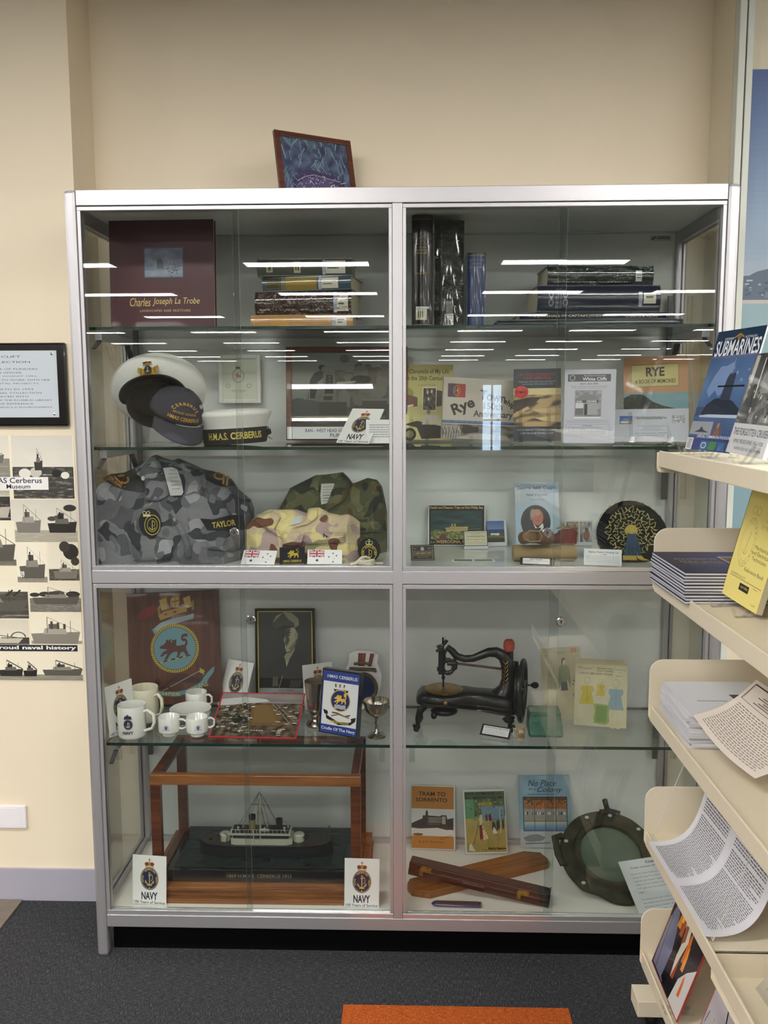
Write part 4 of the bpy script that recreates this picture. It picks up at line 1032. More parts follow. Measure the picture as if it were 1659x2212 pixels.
def chron_art(A, w, h):
    A.img(0, 0, 1, 1, 20, 30, lambda s, t: mixc('#a89c5e', '#cfc88a', t*1.2+.2*nz(s*4, t*4, 2)))
    A.text('A Chronicle of My Life', -.0+.02, .06, .92, .14, '#4b462f', bold=.02); A.text('in the 20th Century', .06, .15, .85, .23, '#4b462f', bold=.02); A.text('by MILLER 1999-2002', .3, .265, .66, .29, '#5a5436')
    A.ell(.06, .40, .16, .10, '#8f8e48', 16); A.poly([(0, .56), (0, .46), (.1, .4), (.3, .44), (.3, .56)], '#6e4a3c')
    A.poly([(0, .56), (.22, .53), (.22, .55), (0, .585)], '#efe9d5')
    A.rect(.40, .30, .68, .62, '#d8d0b8'); A.img(.415, .315, .665, .605, 12, 14, lambda s, t: mixc('#2c2822', '#8a8171', nz(s*5, t*5, 9)*1.4-.3)); A.ell(.5, .37, .02, .025, '#c9bfa8', 8); A.ell(.58, .36, .02, .025, '#c9bfa8', 8); A.ell(.52, .46, .02, .025, '#c9bfa8', 8)
    A.poly([(.68, .34), (.85, .36), (.85, .54), (.68, .56)], '#4b4136')
    A.ell(.16, .93, .13, .085, '#17150f', 22); A.ell(.16, .93, .08, .05, '#8d8661', 18); A.poly([(.05, .8), (.3, .75), (.8, .82), (.78, .98), (.4, .99), (.3, .84)], '#2a271f')
    A.poly([(.4, .8), (.42, .7), (.5, .66), (.72, .68), (.8, .8)], '#cfc9b6'); A.ell(.53, .63, .04, .04, '#8b7d68', 10)
card('book', 'chron', 'olive Chronicle of My Life book half hidden at the left end', 'book', chron_art, t=.012, body='#b5ab6c', side='#d8d2bc', group='second shelf books')
def rye_art(A, w, h):
    A.rect(0, 0, 1, 1, '#b9b2a6')
    A.rect(.06, .1, .30, .32, '#40304f'); A.rect(.18, .1, .30, .32, '#9b3a34'); A.ring(.18, .21, .05, .085, .12, '#c9954a', 20); A.text('14', .155, .16, .205, .25, '#d0a052')
    for t, a, b, c_, d, r in (('Rye', .12, .36, .44, .60, 24), ('Town', .50, .20, .86, .36, -6)): A.text(t, a, b, c_, d, '#2b2a28', bold=.03, rot=r, asp=h/w)
    A.text('ship', .84, .34, 1.0, .46, '#2b2a28', bold=.03, rot=-28, asp=h/w)
    A.text('150th', .56, .385, .82, .50, '#33312f', bold=.02); A.text('Anniversary', .42, .52, .97, .66, '#33312f', bold=.02)
    A.rect(.0, .70, 1, .745, '#3d5486'); A.lines(.02, .712, .98, .735, 1, '#7f93bd')
    A.img(0, .76, 1, 1, 40, 16, lambda s, t: mixc('#8f8b84', '#3a3735', 1.5*nz(s*8, t*4, 6)-.4+(.3 if .25 < s < .5 and t < .6 else 0)))
    for k in range(7):
        x = .03+k*.035; A.line([(x, 1), (x+.01, .9), (x+.02*(k % 3-1), .8)], .008, '#b9b3a9', .7); A.line([(x+.01, .9), (x+.03, .78)], .005, '#a8a298', .7)
    A.poly([(.25, .83), (.35, .78), (.5, .8), (.5, .88), (.3, .92)], '#2d2a28'); A.poly([(.2, .97), (.5, .9), (.9, .93), (.95, 1), (.2, 1)], '#a39d94')
card('book', 'ryetown', 'grey Rye Township 150th Anniversary booklet with a road photograph', 'book', rye_art, t=.010, body='#b9b2a6', side='#d5cfc0', group='second shelf books')
def vol_art(A, w, h):
    A.rect(0, 0, 1, 1, '#263341')
    A.text('HE VOLUNTEERED', .10, .06, .88, .095, '#9a3038', bold=.04); A.text('FOR SERVICE', .22, .11, .80, .145, '#9a3038', bold=.04)
    A.text('THE MEN OF RYE AND DISTRICT', .10, .17, .88, .19, '#9fb0bb'); A.text('WHO ENLISTED DURING WW1', .18, .205, .84, .222, '#9fb0bb')
    A.img(0, .27, 1, .36, 16, 6, lambda s, t: mixc('#c9b383', '#d8ce9c', nz(s*5, t*5, 1)))
    A.img(0, .36, 1, .80, 44, 44, lambda s, t: mixc('#b3976a', '#2e2620', 3.2*(nz(s*4+t*3, t*7, 5)-.47)))
    A.poly([(0, .44), (.3, .40), (.6, .39), (.5, .45), (0, .62)], '#37302a'); A.poly([(.05, .6), (.3, .52), (.35, .55), (.1, .64)], '#bda27a'); A.poly([(.4, .56), (1, .54), (1, .62), (.5, .6)], '#c2aa7c'); A.poly([(.45, .68), (1, .64), (1, .74), (.6, .72)], '#cdb588')
    A.text('LINDA BERNDT, DANIELLE BURNS', .08, .835, .93, .86, '#b9c0c6'); A.text('AND PAULINE POWELL OAM', .15, .88, .84, .905, '#b9c0c6')
card('book', 'hevol', 'navy and sepia book titled He Volunteered for Service', 'book', vol_art, t=.012, body='#263341', side='#d5cfc0', group='second shelf books')
pp = at(1125.4, 847, Y=.25)
po = thing('poppy', 'red felt poppy pinned to the corner of the service book', 'poppy', T(pp.x, .243, pp.z) @ Rx(90))
g = G(); g.lathe([(0, .0005), (.012, 0), (.0195, .0015), (.0205, .003), (.0185, .0045), (.01, .003), (0, .003)], '#b8282a', seg=22, sy=.9)
for p in g.v: p.z += .002*math.sin(3*math.atan2(p.y, p.x))
g.build('petals', 'ink', po, sharp=80)
g = G(); g.ell((0, 0, .005), (.0038, .0038, .003), '#17241a'); g.ell((0, 0, .0078), (.0012, .0012, .001), '#e8e3c0'); g.build('centre_button', 'ink', po)
def wc_art(A, w, h):
    A.rect(0, 0, 1, 1, '#b9bac6')
    A.rect(.06, .065, .90, .165, '#4a4e54'); A.ring(.15, .115, .055, .04, .2, '#b9bac0', 18); A.text('Rye Historical Society', .38, .075, .80, .1, '#d0d2d6'); A.text('White Cliffs', .35, .107, .82, .153, '#dfe0e4', bold=.02)
    A.text('April - June 2022', .30, .185, .66, .21, '#33353b', bold=.02); A.text('Meetings - Fourth Monday of each month, South Haven Pagoda', .12, .225, .84, .24, '#4b4d55'); A.text('Museum opening on hold and by special arrangement only', .15, .247, .81, .261, '#4b4d55')
    A.rect(.21, .285, .73, .665, '#8f9096'); A.img(.222, .295, .718, .64, 26, 24, lambda s, t: mixc('#a9aab0', '#6d6e74', nz(s*6, t*8, 4)*1.2-.2+(.35 if t > .7 else 0)))
    A.poly([(.22, .40), (.42, .31), (.68, .39), (.68, .41), (.22, .42)], '#7c7d82'); A.rect(.23, .42, .38, .62, '#c9cad0'); A.rect(.39, .42, .66, .62, '#9fa0a6')
    A.rect(.23, .42, .67, .455, '#4b4c50'); A.text('CICADA', .44, .423, .64, .45, '#e5e5ea', bold=.03); A.text('CICADA', .24, .425, .36, .45, '#e5e5ea', bold=.03)
    A.rect(.40, .47, .46, .62, '#34353a'); A.rect(.23, .53, .38, .62, '#6a6b70'); A.rect(.21, .645, .73, .665, '#dcdce2')
    A.text('Above: The corner shop, possibly a sample of the architecture of', .06, .69, .88, .704, '#4b4d55'); A.text('(see page 2 article about The Cooperative 107 E Blake, 1930, Jenny Vance)', .06, .712, .88, .726, '#4b4d55')
    for a in (.745, .9): pass
    A.rect(.05, .745, .90, .747, '#6b6d75'); A.rect(.05, .912, .90, .914, '#6b6d75'); A.rect(.05, .745, .054, .914, '#6b6d75'); A.rect(.896, .745, .90, .914, '#6b6d75')
    A.text('In This Issue', .38, .757, .56, .772, '#33353b', bold=.02)
    for k, t in enumerate(('Rye Historical Society Activities and Reports', 'Rye: 1947 - 75 Years Ago', 'The Conspired Victoria Prior to the Fortieth Month', 'Mr James Purvis (Smt), His Early Years in Australia', 'The Gulf Page: Meetings, Events, Contact, etc')):
        A.text(t, .09, .785+k*.025, .09+len(t)*.0145, .80+k*.025, '#3d3f47')
card('newsletter', 'wcliffs', 'White Cliffs newsletter sheet with a grey photograph of a corner shop', 'newsletter', wc_art, t=.0015, body='#b9bac6')
def memo_art(A, w, h):
    A.rect(0, 0, 1, 1, '#bd8f68')
    A.rect(.12, .10, .86, .37, '#3a2d20'); A.rect(.125, .104, .855, .366, '#c9bd7c')
    A.text('RYE', .35, .135, .64, .245, '#33251a', bold=.05); A.text('A BOOK OF MEMORIES', .18, .28, .81, .33, '#33251a', bold=.025)
    A.img(0, .445, 1, 1, 44, 30, lambda s, t: mixc('#7fa3ad', '#5b8a96', t+.4*(nz(s*4, t*10, 2)-.5)))
    A.poly([(0, .74), (0, .5), (.12, .455), (.3, .46), (.45, .55), (.6, .6), (.8, .64), (.88, .68), (.7, .72), (.3, .73)], '#2e3327')
    rnd = random.Random(4)
    for k in range(90):
        u = rnd.uniform(0, .8); v = rnd.uniform(.48+.2*u, .72); A.ell(u, v, .014, .010, rnd.choice(['#23291f', '#3c4430', '#4f5a3c', '#2a3024']), 7)
    A.poly([(.4, .72), (.5, .66), (.75, .67), (.95, .71), (.6, .74), (.2, .77), (0, .80), (0, .74)], '#b07a5a'); A.poly([(0, .8), (.5, .745), (.3, .86), (0, .88)], '#a9775f'); A.poly([(.4, .8), (.6, .75), (.9, .73), (.8, .80), (.55, .84)], '#4f5b4a')
card('book', 'ryebook', 'tan and blue book titled RYE, A Book of Memories', 'book', memo_art, t=.012, body='#bd8f68', side='#d5cfc0', group='second shelf books')
def rhs_art(A, w, h):
    A.rect(0, 0, 1, 1, '#bcbfc9')
    A.img(.08, .21, .25, .45, 12, 10, lambda s, t: mixc('#3559a8', '#4a6cb5', t)); A.poly([(.08, .38), (.165, .27), (.25, .38), (.25, .45), (.08, .45)], '#8a8b8a'); A.poly([(.1, .45), (.1, .37), (.2, .37), (.2, .45)], '#d8d8d4'); A.rect(.08, .43, .25, .45, '#4f5a3c')
    A.img(.78, .2, .95, .44, 12, 10, lambda s, t: mixc('#70747a', '#d0d3d6', 1.4*nz(s*5, t*5, 7)-.1)); 
    A.text('Rye Historical Society Inc.', .31, .23, .72, .33, '#3b3d49', bold=.01)
    for t, a, b, v, c_ in (('The Old School House, Rye Primary School', .33, .70, .50, '#4b4d58'), ('Point Nepean Road PO Box 100, 3941', .39, .64, .56, '#6b6d78'), ('Email: ryehistoricalsociety@gmail.com', .36, .67, .62, '#5c6aa8'), ('Acting President: Lynne Stanford  (03)5985 0000', .29, .72, .72, '#4b4d58'), ('Secretary: Tina Wood  0400 123 254', .33, .68, .79, '#4b4d58')): A.text(t, a, v, b, v+.045, c_)
card('information_sheet', 'rhs', 'wide white Rye Historical Society Inc. sheet in front of the tan book', 'information sheet', rhs_art, t=.001, body='#bcbfc9')
for (x, y, Y_, w_, lab, hh) in ((1045, 950, .30, .08, 'clear easel behind the Rye Township booklet', .15), (1155, 956, .232, .085, 'clear easel gripping the navy and sepia service book', .1), (1405, 957, .19, .11, 'clear easel holding the wide historical society sheet', .09), (905, 955, .35, .05, 'clear easel under the olive chronicle book', .08)):
    easel(at(x, y, Y=Y_).x, Y_, T2, w_, lab, -3, hh)
# ================================================================ MIDDLE FLOOR (third level)
def px_on(bvh, M, x, y):
    c = CAM['c']; d = ray(x, y).normalized()
    Mi = M.inverted(); co = Mi @ c; di = (Mi.to_3x3() @ d).normalized()
    hit, nor, i, dist = bvh.ray_cast(co, di)
    return hit, nor, di
class Garment:
    """a folded shirt heaped on a shelf: rises from its front hem to a ridge and falls behind"""
    def __init__(s, name, ridge, Yr, Yf, z0, m, label, seed, group, puff=1.0):
        s.P = [at(x, y, Y=Yr) for x, y in ridge]; s.Yr, s.Yf, s.z0, s.seed = Yr, Yf, z0, seed
        xs = [p.x for p in s.P]; xa, xb = min(xs), max(xs)
        s.o = thing(name, label, 'shirt', T((xa+xb)/2, (Yr+Yf)/2, z0), group); s.M = T((xa+xb)/2, (Yr+Yf)/2, z0)
        def top(x):
            for a, b in zip(s.P, s.P[1:]):
                if a.x <= x <= b.x: return a.z+(b.z-a.z)*(x-a.x)/max(1e-6, b.x-a.x)
            return z0
        cx, cy = (xa+xb)/2, (Yr+Yf)/2
        def fn(u, v):
            x = xa+(xb-xa)*u; zt = max(z0+.004, top(x)); h_ = zt-z0
            e = min(1, 8*min(u, 1-u)+.12)
            if v < .72:
                t = v/.72; y = Yf+(1-e)*(Yr-Yf)*.6+(Yr-Yf-(1-e)*(Yr-Yf)*.6)*t**1.5; z = z0+h_*math.sin(t*PI/2)**.85
            else:
                t = (v-.72)/.28; y = Yr+.045*t*e; z = z0+h_*math.cos(t*PI/2)
            k = .026*puff*(min(1, 4*v, 4*(1-v)))
            q = V((x*9+seed, z*11, y*9)); r = noise.noise(q)+.5*noise.noise(q*2.3)
            cr = abs(noise.noise(V((x*6+z*5+seed*2, z*4-x*2, 0))))
            return (x-cx, y-cy-k*r-.024*puff*(.35-cr)*min(1, 3*v), max(.0005, z-z0+.004*r*min(1, 3*(1-v))*e if v > .02 else .0008))
        g = G(); g.grid(110, 70, fn); s.g = g
        s.body = g.build('fabric', m, s.o, solid=.0012)
        s.bvh = BVHTree.FromPolygons([p.copy() for p in g.v], g.f)
    def patch(s, name, m, draw, lift=.0015, step=.0004, sub=2, solid=0):
        g = G()
        def fn(u, v, d):
            hit, nor, di = px_on(s.bvh, s.M, u, v)
            if hit is None:
                q = at(u, v, Y=s.Yr-.01); return s.M.inverted() @ q
            return hit - di*(lift+d)
        draw(Art(g, fn, step, sub)); return g.build(name, m, s.o, solid=solid)
ridge1 = [(212, 1206), (213, 1140), (219, 1090), (226, 1040), (245, 1027), (285, 1014), (312, 1000), (336, 980), (352, 988), (372, 994), (384, 989), (410, 1000), (437, 1012), (470, 1021), (504, 1036), (520, 1058), (541, 1078), (548, 1100), (552, 1150), (545, 1200)]
jk = Garment('uniform_shirt', ridge1, .30, .075, T3, 'camo_grey', 'large grey camouflage naval shirt with gold shoulder slides and TAYLOR name tape', 3, 'folded uniform shirts')
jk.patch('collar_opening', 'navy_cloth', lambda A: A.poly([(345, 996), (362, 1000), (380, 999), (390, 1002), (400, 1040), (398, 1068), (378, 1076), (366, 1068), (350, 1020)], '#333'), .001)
jk.patch('collar', 'camo_grey', lambda A: (A.poly([(312, 1003), (336, 984), (346, 1000), (352, 1024), (366, 1068), (345, 1082), (318, 1082), (313, 1060)], '#fff'), A.poly([(388, 994), (410, 1004), (430, 1020), (440, 1070), (420, 1062), (400, 1070), (402, 1040)], '#fff')), .006, solid=.0015)
jk.patch('care_label', 'ink', lambda A: (A.poly([(352, 1011), (372, 1009), (383, 1014), (392, 1040), (396, 1063), (392, 1070), (368, 1071), (361, 1045)], '#b2b3b1'), [A.line([(361+k*2.1, 1016+k*8), (382+k*1.4, 1015+k*8)], 1.1, '#7c7d7d') for k in range(6)]), .0075)
def slide(pts, bars, loop): 
    def f(A):
        A.poly(pts, '#18181a')
        for b in bars: A.line(b, 4.2, '#a8772c')
        for k in range(len(loop)-1): A.line([loop[k], loop[k+1]], 4.0, '#a8772c')
    return f
jk.patch('shoulder_slide', 'ink', slide([(221, 1033), (240, 1024), (290, 1018), (312, 1040), (318, 1062), (300, 1062), (272, 1058), (250, 1052), (228, 1040)], [[(236, 1028), (262, 1052)], [(243, 1026), (270, 1052)]], [(255, 1028), (268, 1027), (277, 1032), (277, 1040), (268, 1044), (262, 1040)]), .004, sub=3)
jk.patch('country_title', 'ink', lambda A: A.text('AUSTRALIA', 226, 1036, 258, 1042, '#a8772c', bold=.03, rot=-38), .006)
jk.patch('shoulder_slide', 'ink', slide([(440, 1014), (462, 1018), (500, 1034), (508, 1048), (490, 1052), (465, 1046), (445, 1036)], [[(484, 1024), (482, 1046)], [(492, 1027), (490, 1049)]], [(482, 1026), (470, 1021), (463, 1024), (464, 1031), (472, 1035), (482, 1034)]), .004, sub=3)
jk.patch('name_tape', 'black_cloth', lambda A: A.poly([(432, 1120), (460, 1122), (500, 1112), (526, 1112), (530, 1143), (500, 1145), (448, 1145)], '#111'), .003, sub=3)
jk.patch('name_lettering', 'ink', lambda A: A.text('TAYLOR', 458, 1125, 509, 1138, '#b7a13e', bold=.03, rot=8), .006)
jk.patch('round_badge', 'black_cloth', lambda A: A.ell(324, 1129, 24, 31, '#111'), .004, sub=3)
def rb(A):
    A.ring(329, 1134, 17, 22, .06, '#c3b23d', 30); A.ring(329, 1134, 11, 15, .07, '#c3b23d', 24); A.line([(329, 1124), (329, 1144)], 1.3, '#c3b23d'); A.ring(329, 1138, 7, 7, .2, '#c3b23d', 12, 190, 350); A.ring(331, 1131, 4, 6, .2, '#c3b23d', 12, -90, 110)
    A.ring(312, 1108, 4.2, 4, .3, '#c9c08a', 12); A.ring(320, 1108, 4.2, 4, .3, '#c9c08a', 12); A.rect(309, 1112, 325, 1116, '#c9c08a')
jk.patch('badge_embroidery', 'ink', rb, .0065, sub=0)
jk.patch('button_patch', 'ink', lambda A: A.ell(309, 1033, 4, 5, '#c9cacc'), .008)
jk.patch('front_placket', 'camo_grey', lambda A: A.poly([(368, 1110), (378, 1108), (400, 1150), (412, 1180), (412, 1205), (402, 1206), (398, 1178), (386, 1148)], '#fff'), .004, solid=.001)
jk.patch('pocket_flap', 'camo_grey', lambda A: (A.poly([(440, 1150), (520, 1148), (522, 1185), (500, 1192), (446, 1186)], '#fff'), A.poly([(285, 1172), (360, 1160), (372, 1176), (368, 1210), (290, 1212)], '#fff')), .004, solid=.0015)

ridge2 = [(598, 1200), (604, 1100), (616, 1078), (628, 1054), (650, 1042), (683, 1026), (705, 1025), (741, 1020), (752, 1030), (762, 1044), (774, 1040), (795, 1032), (815, 1036), (826, 1050), (832, 1080), (836, 1107), (834, 1150), (826, 1198)]
jg = Garment('uniform_shirt', ridge2, .37, .235, T3, 'camo_green', 'green and brown camouflage shirt heaped behind the desert one', 9, 'folded uniform shirts')
jg.patch('care_label', 'ink', lambda A: (A.poly([(694, 1045), (722, 1044), (722, 1060), (711, 1086), (694, 1090), (692, 1070)], '#b9bab4'), [A.line([(697, 1052+k*6), (718-k, 1051+k*6)], 1.1, '#77786f') for k in range(6)]), .004)
jg.patch('collar', 'camo_green', lambda A: A.poly([(740, 1024), (760, 1048), (745, 1080), (712, 1100), (702, 1098), (722, 1062), (724, 1044)], '#fff'), .006, solid=.0015)
jg.patch('service_tape', 'ink', lambda A: A.text('NAVY', 768, 1121, 795, 1128, '#23251a', bold=.03), .003)
jg.patch('pocket_flap', 'camo_green', lambda A: A.poly([(766, 1130), (826, 1126), (828, 1150), (770, 1152)], '#fff'), .005, solid=.0015)
ridge3 = [(536, 1200), (534, 1135), (545, 1122), (565, 1108), (585, 1100), (610, 1100), (640, 1100), (662, 1108), (669, 1097), (690, 1096), (712, 1108), (735, 1112), (754, 1110), (768, 1118), (778, 1128), (768, 1150), (755, 1190), (752, 1204)]
jd = Garment('uniform_shirt', ridge3, .185, .118, T3, 'camo_desert', 'sand coloured desert camouflage shirt folded behind the flag cards', 21, 'folded uniform shirts', 1.0)
jd.patch('care_label', 'ink', lambda A: A.poly([(635, 1118), (655, 1112), (650, 1130), (624, 1135)], '#b9bcb8'), .004)
jd.patch('collar', 'camo_desert', lambda A: (A.poly([(666, 1100), (686, 1098), (685, 1118), (664, 1133), (634, 1140), (660, 1126)], '#fff'), A.poly([(556, 1112), (590, 1103), (606, 1118), (592, 1142), (608, 1162), (570, 1140), (548, 1124)], '#fff')), .005, solid=.0015)
jd.patch('service_tape', 'ink', lambda A: A.text('NAVY', 698, 1152, 732, 1161, '#28251f', bold=.04), .003)
jd.patch('pocket_flap', 'camo_desert', lambda A: (A.poly([(607, 1155), (640, 1150), (655, 1158), (650, 1180), (609, 1178)], '#fff'), A.poly([(656, 1150), (745, 1150), (744, 1172), (660, 1176)], '#fff')), .004, solid=.0012)
# round cap badge propped against the green shirt
q = at(797, 1166, Y=.115)
rbm = thing('cloth_badge', 'black oval cloth badge with gold crown and anchor beside the rope', 'badge', T(q.x, .115, T3+.001) @ Rx(-10))
g = G(); bw, bh = .033, .036
g.prism([(bw*math.cos(R(a)), bh+bh*math.sin(R(a))) for a in range(0, 360, 10)], 0, .002); g.build('backing', 'black_cloth', rbm)
g = G(); A = Art(g, lambda u, v, d: ((u-.5)*2*bw, -.0004-d, 2*bh*(1-v)), .00008)
A.ring(.5, .62, .34, .33, .08, '#b9a838', 34); A.arc('ROYAL  AUSTRALIAN  NAVY', .5, .62, .26, .25, 200, -20, .08, '#b9a838'); A.line([(.5, .46), (.5, .78)], .03, '#b9a838'); A.ring(.5, .7, .14, .13, .25, '#b9a838', 12, 190, 350); A.ring(.55, .6, .08, .1, .25, '#b9a838', 12, -90, 110)
A.ring(.42, .21, .09, .07, .3, '#c9bd7c', 14); A.ring(.58, .21, .09, .07, .3, '#c9bd7c', 14); A.rect(.35, .26, .65, .29, '#c9bd7c'); A.rect(.485, .06, .515, .2, '#c9bd7c'); A.rect(.44, .09, .56, .11, '#c9bd7c')
g.build('embroidery', 'ink', rbm)
q = at(790, 1212, Y=.065)
g = G(T(q.x, .075, T3+.0045))
for k in range(4): g.tube([(.024*math.cos(R(a))*(1-.05*k)+.001*k, .012*math.sin(R(a))-.002*k, .0035*k+.002*math.sin(R(a*2+k*50))) for a in range(0, 360, 15)], .0032, closed=True, seg=7)
g.tube([(-.018, -.008, .012), (-.026, -.014, .004), (-.044, -.018, 0)], .0034, seg=7); g.tube([(.016, .0, .006), (.03, .004, .0), (.05, .0, 0)], .0034, seg=7); g.tube([(-.03, .004, .0), (-.012, .004, .017), (.0, -.004, .02), (.012, .003, .014)], .0034, seg=7)
tag(g.build('rope_lanyard', 'rope'), 'coiled knotted white cord lanyard in front of the oval badge', 'lanyard')
def star(A, cu, cv, r, col, asp):
    A.poly([(cu+(r if k % 2 == 0 else r*.45)*math.sin(PI*k/7)/1, cv-(r if k % 2 == 0 else r*.45)*math.cos(PI*k/7)/asp) for k in range(14)], col)
def ensign(A, w, h):
    A.rect(0, 0, 1, 1, '#e6e6e6'); B, Rr, Wt = '#2b356f', '#c23a44', '#e8e8ea'
    x0, y0, x1, y1 = .05, .03, .49, .52; A.rect(x0, y0, x1, y1, B); asp = h/w
    for a, b in (((x0, y0), (x1, y1)), ((x0, y1), (x1, y0))): A.line([a, b], .055, Wt, asp); A.line([a, b], .022, Rr, asp)
    cx, cy = (x0+x1)/2, (y0+y1)/2
    A.rect(x0, cy-.10, x1, cy+.10, Wt); A.rect(cx-.045, y0, cx+.045, y1, Wt); A.rect(x0, cy-.055, x1, cy+.055, Rr); A.rect(cx-.026, y0, cx+.026, y1, Rr)
    A.rect(0, 0, 1, y0, '#e6e6e6'); A.rect(0, y0, x0, y1+.04, '#e6e6e6'); A.rect(x0, y1, x1+.03, y1+.05, '#e6e6e6'); A.rect(x1, y0, x1+.03, y1, '#e6e6e6')
    for u, v, r in ((.28, .75, .062), (.74, .25, .034), (.84, .42, .034), (.62, .50, .034), (.74, .85, .034), (.78, .62, .016)): star(A, u, v, r, B, asp)
card('flag_card', 'flag1', 'left white ensign flag card in front of the desert shirt', 'card', ensign, group='small cards in front of the shirts')
card('flag_card', 'flag2', 'right white ensign flag card in front of the desert shirt', 'card', ensign, group='small cards in front of the shirts')
def cerb_art(A, w, h): A.rect(0, 0, 1, 1, '#15161a'); dog(A, .54, .42, .24, .27, '#bba12e'); A.text('HMAS CERBERUS', .14, .74, .86, .88, '#bba12e', bold=.02)
card('unit_patch', 'cerb', 'black patch with gold three-headed dog and HMAS CERBERUS', 'patch', cerb_art, body='#15161a', m='cloth')
def health_art(A, w, h):
    A.rect(0, 0, 1, 1, '#c9ccc8'); A.rect(.02, .015, .985, .975, '#2a1c14')
    A.img(.05, .14, .94, .84, 40, 28, lambda s, t: mixc('#1d2f31', '#39564f', 1.5*nz(s*3, t*8, 3)-.3))
    A.poly([(.05, .66), (.12, .6), (.25, .62), (.32, .66), (.45, .62), (.62, .66), (.64, .84), (.05, .84)], '#61693a')
    rnd = random.Random(6)
    for k in range(110):
        u, v = rnd.uniform(.06, .62), rnd.uniform(.64, .84); A.ell(u, v, .016, .018, rnd.choice(['#7f8a4c', '#a3a565', '#4b5a34', '#8c8d52']), 7)
    A.poly([(.3, .56), (.7, .53), (.69, .63), (.33, .645)], '#b3a36b'); A.rect(.33, .585, .68, .595, '#5b5233'); A.rect(.41, .46, .435, .56, '#b9a047'); A.rect(.46, .46, .485, .56, '#b9a047'); A.rect(.38, .53, .6, .56, '#9c8d58'); A.line([(.7, .6), (.92, .58)], .01, '#857b58')
    A.poly([(.19, .84), (.2, .75), (.26, .71), (.32, .75), (.33, .84)], '#6e3a2c')
    A.text('Health and Pleasure Trips on Port Phillip Bay', .035, .035, .965, .115, '#cdb678', bold=.02)
    A.text('By the', .045, .89, .125, .94, '#cdb678'); A.text('WEEROONA, HYGEIA', .14, .86, .86, .95, '#cdb678', bold=.03)
card('poster_card', 'health', 'dark green Health and Pleasure Trips on Port Phillip Bay steamer poster card', 'card', health_art, t=.003, body='#c9ccc8')
def pass_art(A, w, h):
    A.rect(0, 0, 1, 1, '#26355a'); A.rect(.03, .03, .97, .80, '#c7c3a4'); A.rect(0, .84, 1, 1, '#b9bdb9')
    A.text('BAY EXCURSION TRIPS', .08, .07, .92, .13, '#6b6750'); A.text('1930 SEASON', .3, .17, .7, .21, '#6b6750'); A.text('Complimentary Pass', .12, .27, .88, .37, '#4b4937', bold=.02); A.text('Weeroona, "Hygeia" & "Ozone"', .08, .45, .92, .53, '#4b4937', bold=.01); A.lines(.07, .6, .93, .78, 3, '#8b8770', lw=.35)
card('ticket_card', 'pass', 'cream Complimentary Pass card with navy border in front of the steamer poster', 'card', pass_art)
def light_art(A, w, h):
    A.rect(0, 0, 1, 1, '#d6d8dc'); A.img(.0, .02, .88, .35, 14, 8, lambda s, t: mixc('#3f5f96', '#6c83ad', t)); A.rect(0, .35, .88, .5, '#2e446b'); A.img(0, .5, .88, .85, 16, 8, lambda s, t: mixc('#55582f', '#2e3322', t+.4*nz(s*6, t*6, 2)-.2)); A.rect(.18, .5, .62, .58, '#dadcdc'); A.rect(.33, .46, .45, .5, '#2e2f30'); A.poly([(0, .6), (.3, .56), (.88, .62), (.88, .68), (0, .66)], '#656a3a')
card('photo_card', 'light', 'small photograph of a white cottage above the sea, right of the steamer poster', 'photograph', light_art)
def compl_art(A, w, h):
    A.rect(0, 0, 1, 1, '#14161f'); c_ = '#a8935c'
    for a in ((.06, .06, .94, .075), (.06, .93, .94, .945), (.06, .06, .075, .94), (.925, .06, .94, .94)): A.rect(*a, c_)
    A.text('BAY', .12, .2, .25, .28, c_); A.text('TRIPS', .7, .2, .88, .28, c_); A.rect(.075, .4, .925, .42, c_); A.text('COMPLIMENTARY', .1, .47, .9, .62, c_, bold=.02); A.rect(.075, .67, .925, .69, c_); A.text('SEASON TICKET', .28, .76, .74, .82, c_); A.ell(.5, .26, .08, .12, '#9ba1a3', 16)
card('ticket_card', 'compl', 'black folded COMPLIMENTARY season ticket standing at the left', 'card', compl_art, body='#14161f')
g = G(T(*at(1023, 1212, Z=T3+.001)) ); g.box(-.063, .063, -.012, .026, 0, .001, '#d8dad8')
for k in range(2): g.box(-.057+.06*k, -.004+.06*k, -.008, .022, .001, .0012, '#5b6b6b' if k else '#4b5b74'); g.box(-.057+.06*k, -.004+.06*k, -.008, .004, .0012, .0014, '#8b9a86' if k else '#7c8468')
tag(g.build('photo_sheet', 'ink'), 'white sheet with two small landscape photographs lying flat', 'photograph')
